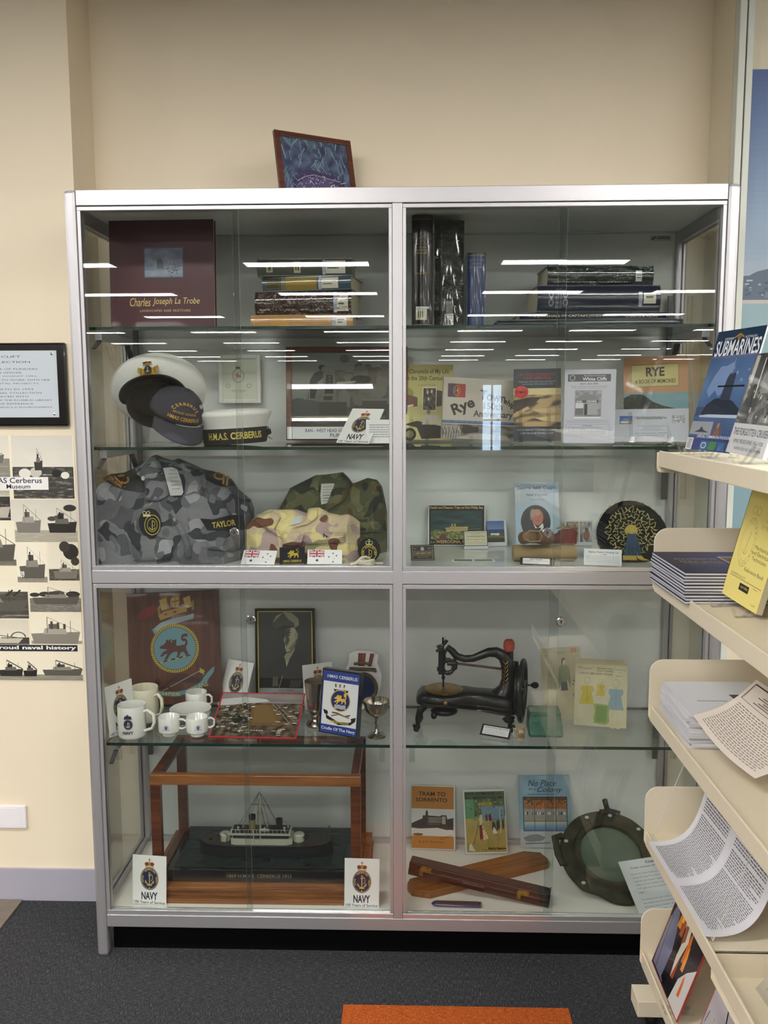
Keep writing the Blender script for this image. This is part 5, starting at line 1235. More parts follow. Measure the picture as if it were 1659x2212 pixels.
def coppin_art(A, w, h):
    A.img(0, 0, 1, 1, 20, 26, lambda s, t: mixc('#b4c3cb', '#9db5cb', 1.4*nz(s*3, t*3, 6)-.2)); rnd = random.Random(1)
    for k in range(30): u, v = rnd.uniform(0, .12), rnd.uniform(.02, .3); A.ell(max(.02, u), v, .015, .008, '#d9dfe2', 6)
    A.text('George Selth Coppin', .05, .055, .95, .115, '#2e3a55', bold=.03); A.text("'Father of Sorrento'", .25, .165, .75, .20, '#2e3a55', bold=.02); A.text('A Brief History', .34, .25, .66, .275, '#3d4a63')
    A.ell(.46, .60, .34, .255, '#15120f', 36); A.ell(.5, .53, .135, .125, '#a8684f', 24); A.ell(.46, .47, .12, .06, '#b58068', 16); A.poly([(.34, .46), (.36, .42), (.42, .40), (.38, .5), (.36, .58), (.34, .54)], '#8f877e')
    A.poly([(.22, .78), (.3, .70), (.4, .66), (.62, .66), (.74, .71), (.72, .8), (.62, .85), (.4, .86), (.28, .84)], '#1d1a17'); A.poly([(.4, .62), (.5, .7), (.62, .62), (.64, .68), (.56, .8), (.5, .78)], '#d6d3cb'); A.poly([(.44, .70), (.58, .69), (.56, .73), (.46, .74)], '#1a1714'); A.ell(.545, .51, .012, .008, '#3a221a', 8); A.ell(.46, .51, .012, .008, '#3a221a', 8); A.line([(.48, .585), (.54, .58)], .008, '#5c2f26'); A.poly([(.5, .5), (.525, .555), (.495, .555)], '#8f5440')
card('booklet', 'coppin', 'pale blue George Selth Coppin booklet with oval portrait', 'booklet', coppin_art, m='gloss', body='#b4c3cb')
def two_art(A, w, h):
    A.rect(0, 0, 1, 1, '#c3c6c8'); A.img(.06, .06, .5, .86, 14, 16, lambda s, t: mixc('#5a4f42', '#a89c86', 1.5*nz(s*5, t*5, 2)-.3)); A.img(.54, .06, .98, .86, 14, 16, lambda s, t: mixc('#b8bcc0', '#54504e', 1.6*nz(s*4, t*4, 5)-.35)); A.ell(.78, .6, .12, .2, '#7c4b48', 16); A.ell(.78, .36, .06, .08, '#4b3833', 10)
card('photo_card', 'twoph', 'pair of small old photographs standing between the red shoes and the cap', 'photograph', two_art)
# calico roll with the little shoes and label
a, b, r_ = at(1107, 1196, Y=.16), at(1243, 1196, Y=.15), .0235
rl = thing('calico_roll', 'tan calico cushion roll under the two small shoes', 'cushion', T((a.x+b.x)/2, .15, T3+r_+.0005))
mat('calico', '#a08a62', .9, bump=.6, bscale=400)
g = G(); L = (b.x-a.x); g.tube([(-L/2, 0, 0), (-L/2+.004, 0, 0), (L/2-.004, .004, 0), (L/2, .004, 0)], [r_*.93, r_, r_, r_*.93], seg=26, sq=(1.5, 1)); 
for p in g.v: p.z = max(-r_, p.z)
g.build('fabric', 'calico', rl)
mat('shoe_sole', '#6b5238', .6, var=.3, vscale=60); mat('shoe_red', '#6b2f28', .5, var=.3, vscale=50)
def shoe(M, lab, up_m):
    o = thing('small_shoe', lab, 'shoe', M, 'small red shoes'); 
    prof = [(-.052, .012, 0), (-.045, .020, 0), (-.02, .021, 0), (.0, .017, 0), (.02, .016, 0), (.035, .019, 0), (.046, .016, 0), (.052, .006, 0)]
    def ringp(x, w_, z, k=1): return (x, w_*k)
    pts = [(x, -w_) for x, w_, _ in prof]+[(x, w_) for x, w_, _ in prof[::-1]]
    g = G(); g.hprism(pts, 0, .004); g.build('sole', 'shoe_sole', o, bevel=.001)
    secs = []
    for x, w_, _ in prof:
        t = (x+.052)/.104; h_ = .014+.030*max(0, min(1, (t-.35)/.3)); ww = w_*.97
        secs.append([(x, -ww, .004), (x, -ww*1.02, .004+h_*.5), (x, -ww*(.75 if t < .5 else .8), .004+h_), (x, -ww*(.2 if t < .5 else .72), .004+h_*(1.12 if t < .5 else 1)), (x, ww*(.2 if t < .5 else .72), .004+h_*(1.12 if t < .5 else 1)), (x, ww*(.75 if t < .5 else .8), .004+h_), (x, ww*1.02, .004+h_*.5), (x, ww, .004)])
    g = G(); g.loft(secs); g.build('upper', up_m, o, sharp=60)
    g = G(); g.tube([(.0, -.014, .046), (.03, -.016, .047), (.05, 0, .046), (.03, .016, .047), (.0, .014, .046), (-.006, 0, .044)], .002, closed=True, seg=6); g.build('collar_binding', 'calico', o)
    g = G(); g.box(-.002, .002, -.0165, .0165, .030, .036, '#fff'); g.build('strap', up_m, o)
    return o
qa = at(1155, 1160, Y=.14); qb = at(1205, 1165, Y=.16)
shoe(T(qa.x, .125, qa.z-.0) @ Rz(188) @ Ry(0) @ Rx(-76) @ T(0, 0, 0), 'small worn leather shoe lying with its brown sole facing out', 'shoe_sole')
shoe(T(qb.x+.004, .168, T3+2*r_+.003) @ Rz(-8) @ Rx(0), 'small dark red leather shoe sitting upright on the roll', 'shoe_red')
def red_art(A, w, h): A.rect(0, 0, 1, 1, '#2b2928'); A.rect(.08, .1, .86, .92, '#dfe1e2'); A.text('RED SHOES', .3, .18, .65, .36, '#3a3b40', bold=.02); A.text('Worn by Edna Flanagan Nanson', .12, .45, .82, .58, '#4b4c52'); A.text('Loaned', .38, .68, .55, .8, '#4b4c52')
card('label_card', 'redlab', 'black bordered label card reading RED SHOES', 'label', red_art, body='#2b2928')
def hat_art(A, w, h): A.rect(0, 0, 1, 1, '#d2d6d9'); A.text("Stephen Parker's Smoking Cap", .12, .12, .92, .28, '#3a4147', bold=.02); A.text('c. 1880', .43, .30, .6, .38, '#4b5258'); [A.text(t, .06, .42+k*.11, .94, .50+k*.11, '#6a7177') for k, t in enumerate(('Velvet cap embroidered in silk chain stitch with', 'a blue and gold tassel. Made by the wife of the', 'owner and worn in the evenings when he smoked.', 'Donated to the Collection by his family, with thanks.'))]
card('label_card', 'hatlab', 'white text card in front of the embroidered smoking cap', 'label', hat_art, body='#d2d6d9')
# embroidered smoking cap, its flat top turned towards us
c_ = at(1354, 1149, Y=.19)
hat = thing('smoking_cap', 'round black velvet smoking cap with gold braid and blue tassel', 'cap', T(c_.x+.004, .155, T3+.088) @ Rz(-6) @ Rx(68))
mat('velvet', '#101113', .85, bump=.3, bscale=300, spec=.2); mat('braid', '#b3ab70', .6); mat('tassel_blue', '#21425c', .7, bump=.6, bscale=400); mat('tassel_yellow', '#a8963a', .7)
rr = .096
g = G(); g.lathe([(0, .0), (rr*.8, .0), (rr*.95, -.004), (rr, -.012), (rr*.99, -.05), (rr*.95, -.062), (rr*.93, -.06), (rr*.9, -.03), (0, -.02)], seg=48)
for p in g.v:
    a = math.atan2(p.y, p.x); k = 1+.03*noise.noise(V((math.cos(a)*2, math.sin(a)*2, 0))); p.x *= k*(1+.10*max(0, math.cos(a+.5))); p.y *= k
g.build('crown', 'velvet', hat, sharp=70)
def squig(r0, r1, n, seed, zf=.0018, a0=0, a1=360, amp=.007):
    P_ = []; rn = random.Random(seed)
    for k in range(n+1):
        a = R(a0+(a1-a0)*k/n); rad = (r0+r1)/2+(r1-r0)/2*math.sin(k*1.35+seed)+rn.uniform(-.2, .2)*(r1-r0); aa = a+.11*math.sin(k*2.1+1)*(.05/max(rad, .03))
        P_.append((rad*math.cos(aa), rad*math.sin(aa), zf))
    return P_
g = G()
for k, (ra, rb_, n) in enumerate(((.056, .074, 120), (.038, .054, 90), (.020, .035, 54))): g.tube(squig(ra, rb_, n, k*3.3), .0012, seg=5)
sidep = []
for k in range(150):
    a = R(k*2.4); z_ = -.03-.015*math.sin(k*1.3); sidep.append(((rr+.0022)*(1+.10*max(0, math.cos(a+.5)))*math.cos(a)*1.01, (rr+.0022)*math.sin(a)*1.01, z_))
g.tube(sidep, .0009, seg=5)
g.build('gold_braid', 'braid', hat)
g = G(); g.lathe([(.0185, .0), (.0185, .004), (.012, .0085), (0, .0095)], seg=24); g.build('top_button', 'tassel_yellow', hat)
g = G(); 
for k in range(5): g.tube([(r_*math.cos(R(72*k+r_*6000)), r_*math.sin(R(72*k+r_*6000)), .0095-(r_/.0165)**2*.004) for r_ in (.002, .006, .010, .014, .017)], .0013, seg=5)
g.build('button_braid', 'braid', hat)
g = G(); rn = random.Random(2)
for k in range(34):
    u = (k/33-.5); x0_ = u*.022; x1_ = u*.042+rn.uniform(-.003, .003); g.tube([(x0_, -.008, .007), (x0_*1.2, -.03, .012), (x1_, -.055, .012+rn.uniform(0, .003)), (x1_, -.078, .010)], .0013, seg=5)
g.build('tassel_cords', 'tassel_blue', hat)
g = G()
for k in range(30):
    u = (k/29-.5); x1_ = u*.052; L = .012+rn.uniform(0, .006); dx = (.02 if u > .2 else .004)*(u+.5); g.tube([(x1_, -.076, .0105), (x1_+dx*.3, -.08-L*.3, .012), (x1_+dx, -.082-L*.5, .014)], .0011, seg=5)
g.build('tassel_fringe', 'tassel_yellow', hat)

# ================================================================ FOURTH LEVEL glass shelf
def board_art(A, w, h):
    B = '#6f98a3'; Yl = '#c2ab45'; Br = '#5c3024'
    for k, (u, dy) in enumerate(((.40, 0), (.545, -.02), (.66, -.01))): 
        if k == 1: A.poly([(.48, .06), (.52, .04), (.57, .04), (.575, .10), (.56, .14), (.50, .14), (.475, .10)], '#b59343'); A.line([(.485, .09), (.57, .08)], .008, '#6b4420'); A.line([(.525, .04), (.525, .14)], .006, '#6b4420')
        else: A.poly([(u-.045, .07+dy), (u+.03, .05+dy), (u+.045, .15+dy), (u-.02, .165+dy)], '#c2a352'); [A.line([(u-.035+.004*j, .085+dy+.02*j), (u+.03+.004*j, .065+dy+.02*j)], .003, '#7c5a22') for j in range(4)]
    for u, v in ((.33, .14), (.70, .10)): A.poly([(u, v), (u+.03, v-.02), (u+.035, v+.06), (u+.01, v+.08)], '#8a7a32')
    A.poly([(.10, .22), (.13, .17), (.2, .14), (.3, .11), (.33, .15), (.28, .19), (.2, .22), (.13, .235)], '#8f2d20') if True else None
    A.poly([(.34, .21), (.40, .17), (.52, .155), (.64, .135), (.655, .18), (.5, .21), (.36, .25)], '#b58f3c')
    A.ell(.42, .20, .015, .01, '#8a2c1c', 8); A.ell(.52, .18, .02, .01, '#8a2c1c', 8)
    A.poly([(.27, .33), (.36, .27), (.5, .235), (.64, .22), (.73, .20), (.72, .25), (.6, .27), (.46, .30), (.36, .34), (.30, .375)], '#a3aeb0')
    A.poly([(.26, .32), (.31, .34), (.30, .38), (.28, .36)], B)
    cu, cv, ru, rv = .505, .505, .265, .218
    A.ell(cu, cv, ru, rv, '#15110f', 44)
    vs = []; 
    for k in range(64):
        a = R(k*360/64); b_ = a+R(4.2)
        A.poly([(cu+ru*.995*math.cos(a), cv-rv*.995*math.sin(a)), (cu+ru*.995*math.cos(b_), cv-rv*.995*math.sin(b_)), (cu+ru*.875*math.cos(b_+.05), cv-rv*.875*math.sin(b_+.05)), (cu+ru*.875*math.cos(a+.05), cv-rv*.875*math.sin(a+.05))], Yl); A.d -= A.step
    A.d += A.step
    A.ell(cu, cv, ru*.86, rv*.86, B, 40)
    dog(A, cu-.005, cv+.005, .165, .105, '#4b2118'); dog(A, cu-.005, cv, .16, .10, Br)
    A.line([(.33, .625), (.67, .57)], .012, '#2a1b14')
    for k in range(4): A.line([(.335+.085*k, .624-.0135*k), (.375+.085*k, .618-.0135*k)], .011, Yl)
    A.poly([(.30, .855), (.36, .83), (.5, .74), (.6, .73), (.8, .80), (.78, .83), (.6, .81), (.45, .80), (.36, .86)], '#4b231a'); A.line([(.35, .88), (.78, .71)], .009, '#8d9493'); A.ell(.31, .80, .03, .03, '#2b140e', 14); A.line([(.3, .78), (.45, .86)], .018, '#5c2f22'); A.ell(.79, .72, .03, .018, Yl, 12); A.line([(.77, .69), (.81, .75)], .014, Yl)
    P_ = [(.24, .92), (.36, .955), (.5, .965), (.64, .945), (.78, .89), (.87, .80)]; 
    up_ = [(u-.01*(k == 5), v-.05) for k, (u, v) in enumerate(P_)]
    A.poly([(u, v-.03) for u, v in P_]+[(u-.015, v-.075) for u, v in P_[::-1]], '#466b76'); A.poly([(u, v-.036) for u, v in P_]+[(u-.012, v-.068) for u, v in P_[::-1]], B)
    A.poly([(.12, .80), (.22, .82), (.25, .86), (.2, .875), (.14, .85)], B); A.poly([(.80, .78), (.88, .71), (.93, .68), (.92, .73), (.86, .79), (.83, .83)], B)
    for t, a, b, v, r_ in (('SEMPER', .26, .55, .885, -6), ('VIGILANS', .60, .855, .845, 17)): A.text(t, a, v, b, v+.035, '#c9bd7a', bold=.03, rot=r_, asp=h/w)
X, Y, z, ya, le, ro, w_, h_ = FIT['board']
cbd = thing('crest_board', 'dark wooden board painted with a three-headed dog crest and motto ribbon', 'crest board', seat(X, Y, z, ya, le, ro, w_, h_, .014))
g = G(); g.box(-w_/2, w_/2, 0, .014, 0, h_); g.build('board', 'wood_board', cbd, bevel=.001)
g = G(); board_art(Art.flat(g, w_, h_, -.0002), w_, h_); g.build('painted_crest', 'paint', cbd)

def capt_art(A, w, h):
    A.img(0, 0, 1, .855, 30, 34, lambda s, t: mixc('#33363a', '#1d1f22', t*1.1+.2*(nz(s*3, t*3, 1)-.5)))
    sk = '#c4bfa0'
    A.poly([(.28, .14), (.34, .06), (.48, .02), (.62, .03), (.74, .09), (.75, .16), (.68, .19), (.5, .17), (.36, .19)], '#b5b194'); A.poly([(.28, .14), (.38, .08), (.47, .02), (.56, .10), (.66, .14), (.68, .19), (.5, .165), (.35, .20), (.28, .18)], '#55564f'); A.poly([(.36, .19), (.5, .165), (.66, .18), (.6, .215), (.42, .22)], '#17181a')
    A.poly([(.50, .21), (.66, .185), (.71, .24), (.70, .32), (.68, .38), (.60, .45), (.52, .46), (.49, .41), (.50, .37), (.47, .33), (.50, .28)], sk); A.poly([(.50, .21), (.60, .20), (.56, .28), (.58, .33), (.52, .4), (.49, .33), (.5, .27)], '#4d4c45'); A.ell(.70, .28, .028, .045, '#a8a385', 12); A.line([(.50, .37), (.56, .365)], .010, '#5b5747'); A.poly([(.505, .245), (.60, .235), (.60, .25), (.51, .262)], '#3a392f'); A.ell(.575, .272, .018, .008, '#2b2a24', 10); A.poly([(.50, .27), (.525, .33), (.49, .335)], '#8a866c'); A.poly([(.56, .42), (.68, .33), (.70, .31), (.68, .38), (.60, .45)], '#8a866c')
    A.poly([(.46, .52), (.52, .47), (.6, .46), (.67, .40), (.66, .46), (.55, .55), (.49, .60), (.48, .54)], '#b5b093'); A.poly([(.16, .855), (.2, .62), (.36, .54), (.48, .52), (.52, .60), (.68, .42), (.76, .48), (.92, .60), (1, .72), (1, .855)], '#14161b'); A.poly([(.50, .58), (.58, .52), (.52, .62)], '#c9c4a8'); A.line([(.47, .5), (.52, .64), (.62, .5)], .012, '#0b0c0f')
    for k in range(2): A.poly([(.26+.05*k, .84), (.27+.05*k, .74), (.31+.05*k, .73), (.31+.05*k, .83)], '#76735f')
    for k in range(4): A.poly([(.56+.05*k, .84), (.60+.05*k, .76), (.63+.05*k, .77), (.60+.05*k, .85)], '#5b5a4f')
    A.line([(.38, .85), (.44, .72)], .012, '#a8a388'); A.rect(0, .855, 1, 1, '#c8cdd0')
    for t, a, b, v in (('HMAS CERBERUS', .38, .64, .87), ('FIRST COMMANDING OFFICER', .27, .75, .90), ('CAPTAIN F. B. ADLER R.N.', .30, .71, .93), ('1921-1923', .44, .58, .962)): A.text(t, a, v, b, v+.019, '#4b4f57')
X, Y, z, ya, le, ro, w_, h_ = FIT['captain']
framed('picture_frame', seat(X, Y, z, ya, le, ro, w_, h_, .016), w_, h_, .009, 'black_gloss', capt_art, 'black and gilt framed portrait photograph of a naval captain in a peaked cap', 'picture frame', inner='#c9b83a')

def badge_on_cyl(r, zc, hw, hh, draw, a0=-90, step=.00025):
    g = G(); k = hw/r
    A = Art(g, lambda u, v, d: ((r+.0006+d)*math.cos(R(a0)+(u-.5)*2*k), (r+.0006+d)*math.sin(R(a0)+(u-.5)*2*k), zc+hh-2*hh*v), step); draw(A); return g
def mug(name, label, q, r, h_, m, ang, art_=None, foot=False, hs=1.0, group=None, hw=.6):
    o = thing(name, label, 'mug' if name == 'mug' else 'cup', T(*q) @ Rz(ang), group)
    g = G()
    if foot: pr = [(0, .0), (r*.62, 0), (r*.66, .004), (r*.70, h_*.16), (r*.98, h_*.24), (r, h_*.30), (r, h_-.001), (r*.985, h_), (r*.95, h_-.001), (r*.94, h_*.3), (r*.6, h_*.12), (0, h_*.1)]
    else: pr = [(0, 0), (r*.88, 0), (r*.95, .003), (r, h_*.09), (r*.985, h_*.5), (r*1.0, h_-.001), (r*.985, h_), (r*.95, h_-.001), (r*.94, h_*.1), (r*.8, .006), (0, .006)]
    g.lathe(pr, seg=44); g.build('body', m, o, sharp=50)
    g = G(); g.tube([(r*.96, 0, h_*.80), (r*1.3, 0, h_*.86), (r+hw*r, 0, h_*.74), (r+hw*r*1.05, 0, h_*.5), (r+hw*r*.8, 0, h_*.3), (r*1.0, 0, h_*.2)] if not foot else [(r*.96, 0, h_*.84), (r*1.3, 0, h_*.88), (r+hw*r, 0, h_*.76), (r+hw*r, 0, h_*.48), (r*1.3, 0, h_*.36), (r*.96, 0, h_*.38)], .0045*hs, seg=10, sq=(1.2, .8)); g.build('handle', m, o, sharp=80)
    if art_:
        zc, hw_, hh, dr, a0 = art_; badge_on_cyl(r, zc, hw_, hh, dr, a0).build('printed_crest', 'ink', o)
    return o
def mug_print(A):
    A.ell(.5, .52, .38, .26, '#20243c', 30); A.ring(.5, .52, .36, .245, .05, '#c9ccd0', 28); A.line([(.5, .4), (.5, .64)], .05, '#dfe1e4'); A.ring(.5, .56, .18, .1, .25, '#dfe1e4', 12, 190, 350); A.ring(.55, .48, .1, .08, .25, '#dfe1e4', 10, -90, 110)
    A.ell(.36, .15, .14, .07, '#20243c', 12); A.ell(.64, .15, .14, .07, '#20243c', 12); A.rect(.2, .19, .8, .25, '#20243c'); A.rect(.46, .0, .54, .15, '#20243c'); A.rect(.38, .04, .62, .07, '#20243c'); A.text('NAVY', .10, .83, .9, .99, '#16183a', bold=.05)
def blue_print(A):
    for k in range(7): A.line([(.5, .7), (.5+.34*math.cos(R(20+23*k)), .7-.6*math.sin(R(20+23*k)))], .05, '#4a5f9c')
    A.rect(.42, .3, .58, .8, '#33498c'); A.line([(.05, .85), (.95, .85)], .05, '#4a5f9c')
mr = .0295*1.0
q = at(281, 1597, Z=T4); mr = .0445
mug('mug', 'large white NAVY mug standing at the front left of the glass shelf', (q.x-.0015, .105, T4+.0005), .0415, .098, 'china', -12, (.050, .0185, .031, mug_print, -76), hs=1.3, group='white china cups and mugs', hw=.75)
mug('mug', 'cream mug hidden behind the large NAVY mug', (.095, .238, T4+.0005), .044, .108, 'cream_china', -25, None, hs=1.2, group='white china cups and mugs', hw=.6)
mug('cup', 'small white crested cup between the NAVY mug and its twin', (.206, .116, T4+.0005), .0325, .058, 'china', -6, (.033, .013, .010, blue_print, -84), True, .9, 'white china cups and mugs', .7)
mug('cup', 'small white crested cup nearest the red bordered photograph', (.291, .116, T4+.0005), .0325, .058, 'china', 12, (.034, .012, .010, blue_print, -84), True, .9, 'white china cups and mugs', .55)
q = at(405, 1560, Z=T4)
zs = T4+.0005
SX, SY = .238, .218
for k in range(3):
    g = G(); r_ = .066-.001*k; g.lathe([(0, .0), (r_*.5, 0), (r_*.52, .003), (r_*.8, .007), (r_, .013), (r_*1.005, .0145), (r_*.98, .0155), (r_*.7, .010), (r_*.45, .006), (0, .0055)], seg=48)
    o = g.build('saucer', 'china', M=T(SX+.004*k, SY, zs)); tag(o, ['bottom white saucer of the small stack', 'middle white saucer of the small stack', 'top white saucer of the stack, blue crest on its rim'][k], 'saucer', 'white saucers'); zs += .0165
    if k == 2:
        g = G(); A = Art(g, lambda u, v, d: (.006+(u-.5)*.018, -.044+(.5-v)*.02-.0, .0135+d-.0*v), .0002); A.ell(.5, .55, .3, .3, '#f0f0f0', 20); A.ring(.5, .55, .42, .42, .15, '#31478f', 20); A.text('R', .4, .4, .6, .7, '#31478f'); A.rect(.25, -.05, .75, .1, '#31478f')
        for p_ in g.v: 
            rr_ = math.hypot(p_.x, p_.y); p_.z += .0045*(rr_-.044)/.02
        g.build('crest_transfer', 'ink', o)
mug('cup', 'white crested cup standing behind the saucers', (.236, .335, T4+.0005), .0345, .062, 'china', -10, (.036, .013, .010, blue_print, -86), True, .9, 'white china cups and mugs', .55)

def aerial_art(A, w, h):
    A.rect(0, 0, 1, 1, '#b8323a')
    A.img(.015, .025, .985, .975, 56, 44, lambda s, t: (mixc('#a5a09f', '#6b6560', nz(s*3, t*10, 1)) if t < .22 else mixc('#33291f', '#7a6b58', 1.7*nz(s*14, t*12, 5)-.4)))
    A.poly([(.02, .16), (.3, .10), (.55, .15), (.6, .2), (.1, .3), (.02, .3)], '#c3bfbf'); A.poly([(.40, .28), (.64, .26), (.84, .72), (.42, .74)], '#6d5633'); A.poly([(.44, .30), (.6, .29), (.75, .66), (.46, .68)], '#775f3a')
    A.line([(.64, .25), (.93, .75)], .010, '#8c8578'); A.line([(.68, .25), (.98, .7)], .006, '#a39c8f'); A.line([(.25, .25), (.1, .8)], .008, '#8c8578')
    rnd = random.Random(12)
    for k in range(110):
        u = rnd.uniform(.04, .42); v = rnd.uniform(.24, .9); L = rnd.uniform(.02, .07); A.poly([(u, v), (u+L, v-.006), (u+L-.005, v+.018), (u-.004, v+.02)], rnd.choice(['#b9b3a8', '#d6d1c8', '#8f887c', '#2a251e', '#1f221a', '#6d6557', '#38402c']))
    for k in range(46):
        u = rnd.uniform(.66, .93); v = rnd.uniform(.3, .95); A.poly([(u, v), (u+.05, v-.004), (u+.045, v+.014), (u-.004, v+.016)], rnd.choice(['#cfcac2', '#8a6a5c', '#5c463c', '#b5aca0', '#33291f']))
    for k in range(24): A.ell(rnd.uniform(.22, .40), rnd.uniform(.5, .68), .022, .022, rnd.choice(['#1f241a', '#272c20', '#31372a']), 9)
    for k in range(5): A.rect(.46+.03*k, .84, .48+.03*k, .855, '#d8d3ca')
card('photograph', 'aerial', 'red bordered aerial photograph of a base with a sports oval, lying back', 'photograph', aerial_art, t=.003, body='#a52e36', m='gloss')
def goblet(name, lab, q, prof, group='silver goblets'):
    g = G(); g.lathe(prof, seg=44); return tag(g.build(name, 'silver', M=T(*q), sharp=50), lab, 'goblet', group)
goblet('goblet', 'tall straight sided silver goblet behind the HMAS Cerberus video case', (.6405, .205, T4+.0005), [(0, 0), (.030, 0), (.031, .004), (.029, .009), (.018, .014), (.014, .022), (.017, .028), (.015, .034), (.020, .040), (.027, .06), (.031, .10), (.034, .140), (.0345, .142), (.0335, .142), (.030, .10), (.026, .062), (.01, .05), (0, .049)])
goblet('goblet', 'small round silver wine goblet at the right end of the naval shelf', (.832, .115, T4+.0005), [(0, 0), (.028, 0), (.029, .002), (.026, .005), (.012, .010), (.006, .016), (.0045, .035), (.0065, .043), (.0045, .050), (.008, .060), (.022, .068), (.033, .080), (.0375, .098), (.0385, .112), (.0375, .112), (.036, .098), (.031, .082), (.02, .072), (0, .068)])
def vhs_art(A, w, h):
    A.rect(0, 0, 1, 1, '#16161a'); A.rect(.03, .03, .985, .985, '#2b3f8a'); A.rect(.05, .19, .97, .86, '#dcdde0')
    A.text('HMAS CERBERUS', .14, .085, .93, .135, '#dfe2ea', bold=.02); A.text('Cradle Of The Navy', .06, .895, .95, .955, '#e8eaf0', bold=.02)
    for k in range(5): A.poly([(.36+.055*k, .27), (.35+.058*k, .22), (.39+.06*k, .215), (.40+.05*k, .27)], ['#5c4a35', '#d8d5cc', '#8a3a2c', '#d8d5cc', '#5c4a35'][k])
    A.poly([(.32, .30), (.72, .30), (.69, .345), (.36, .345)], '#2a2620'); A.text('CERBERUS', .39, .308, .66, .335, '#d8b84a', bold=.03)
    cerb_badge(A, .52, .47, .24, .155, 1)
    A.line([(.32, .665), (.46, .665), (.66, .70), (.8, .67)], .03, '#4b3a2c', 1.4); A.line([(.3, .72), (.5, .68), (.78, .715)], .03, '#8a6a4c', 1.4)
    A.poly([(.14, .66), (.20, .72), (.5, .80), (.8, .78), (.92, .72), (.93, .76), (.82, .82), (.5, .845), (.18, .77)], '#221f1b'); A.text('FOREVER VIGILANT', .27, .785, .78, .825, '#d8b84a', bold=.03)
    A.poly([(.08, .63), (.2, .65), (.22, .70), (.12, .70)], '#221f1b'); A.poly([(.82, .72), (.95, .69), (.94, .76), (.84, .77)], '#221f1b')
X, Y, z, ya, le, ro, w_, h_ = FIT['vhs']
card('video_case', 'vhs', 'blue HMAS CERBERUS Cradle Of The Navy video case standing on the shelf', 'video case', vhs_art, t=.026, body='#17171b', m='gloss', side='#17171b')
# painted shield shaped badge behind
q = at(781, 1410, Y=.33)
sh = thing('ship_badge', 'white shield shaped plaque with a bronze ship\'s badge behind the video case', 'ship badge', T(q.x, .335, T4+.001) @ Rz(-6) @ Rx(-9))
hh = q.z-T4
sp_ = [(-.026, hh*.99), (-.046, hh*.93), (-.047, hh*.78), (-.062, hh*.6), (-.06, hh*.42), (-.045, hh*.2), (0, .003), (.045, hh*.2), (.06, hh*.42), (.062, hh*.6), (.047, hh*.78), (.052, hh*.93), (.026, hh*.99), (0, hh)]
g = G(); g.prism(sp_[::-1], 0, .012); g.build('shield_board', 'plastic_white', sh, bevel=.0015)
g = G(T(0, -.0005, 0)); g.tube([(.046*math.cos(R(a)), -.004, hh*.38+.046*math.sin(R(a))) for a in range(0, 360, 12)], .006, '#6b5a3c', closed=True, seg=10)
g.prism([(.041*math.cos(R(a)), hh*.38+.041*math.sin(R(a))) for a in range(0, 360, 12)], -.004, .0, '#27346b'); g.box(-.043, .043, -.008, 0, hh*.66, hh*.715, '#54482f'); g.tube([(-.046, -.006, hh*.66), (-.03, -.008, hh*.68), (0, -.009, hh*.70), (.03, -.008, hh*.68), (.046, -.006, hh*.66)], .004, '#6b5a3c')
for k in range(5): g.prism([(-.026+.011*k, hh*.74), (-.016+.011*k, hh*.74), (-.015+.013*k, hh*.95), (-.028+.013*k, hh*.95)][::-1], -.005-.0003*k, 0, ['#d9d6cd', '#6d3a2c', '#8a3a2c', '#d9d6cd', '#6d3a2c'][k])
g.tube([(-.028, -.005, hh*.77), (0, -.008, hh*.8), (.03, -.005, hh*.77)], .0045, '#6b5a3c')
g.build('bronze_badge', 'metalpaint', sh)
# ---------------------------------------------------------------- sewing machine
SY_ = .20
def S(x, y, Y=SY_): return at(x, y, Y=Y)
sm = thing('sewing_machine', 'antique black cast iron hand-cranked sewing machine', 'sewing machine', T(0, 0, 0))
def stn(px, yt, yb, hw, Yc=SY_):
    a, b = S(px, yt, Yc-hw*.3), S(px, yb, Yc-hw); x = (a.x+b.x)/2; zc, hz = (a.z+b.z)/2, (a.z-b.z)/2
    return [(x, Yc+hw*math.copysign(abs(math.cos(R(t)))**.6, math.cos(R(t))), zc+hz*math.copysign(abs(math.sin(R(t)))**.55, math.sin(R(t)))) for t in range(0, 360, 15)]
st = [(899, 1508, 1516, .012), (902, 1498, 1524, .035), (912, 1491, 1530, .052), (935, 1493, 1534, .062), (960, 1494, 1535, .066), (985, 1493, 1535, .062), (1005, 1490, 1537, .050), (1030, 1492, 1540, .043), (1055, 1494, 1546, .045), (1080, 1498, 1551, .052), (1100, 1502, 1553, .054), (1112, 1508, 1550, .046), (1118, 1518, 1542, .02)]
g = G(); g.loft([stn(*s_) for s_ in st]); g.build('bed', 'iron', sm, sharp=60)
g = G(); 
for dy in (0, 9): 
    g.tube([S(p_, yb-10-dy+(4 if 980 < p_ < 1040 else 0), SY_-hw*.97-.001) for p_, yt, yb, hw in st[2:-1]], .0022, seg=8)
g.build('bed_moulding', 'iron', sm)
def leg(px, py, s, Yl):
    a = S(px, py, Yl); z0 = T4+.001; g = G()
    g.tube([(a.x, Yl, a.z), (a.x-.006*s, Yl-.004, a.z-.010), (a.x-.014*s, Yl-.008, (a.z+z0)/2+.006), (a.x-.012*s, Yl-.008, z0+.014), (a.x-.018*s, Yl-.010, z0+.0075)], [.013, .011, .0075, .007, .0085], seg=12)
    g.ell((a.x-.018*s, Yl-.010, z0+.0075), (.009, .008, .0075)); g.ell((a.x-.024*s, Yl-.008, z0+.018), (.005, .005, .006)); g.build('leg', 'iron', sm)
leg(912, 1528, 1, SY_-.036); leg(1092, 1548, -1, SY_-.036); leg(918, 1522, 1, SY_+.040); leg(1092, 1535, -1, SY_+.040)
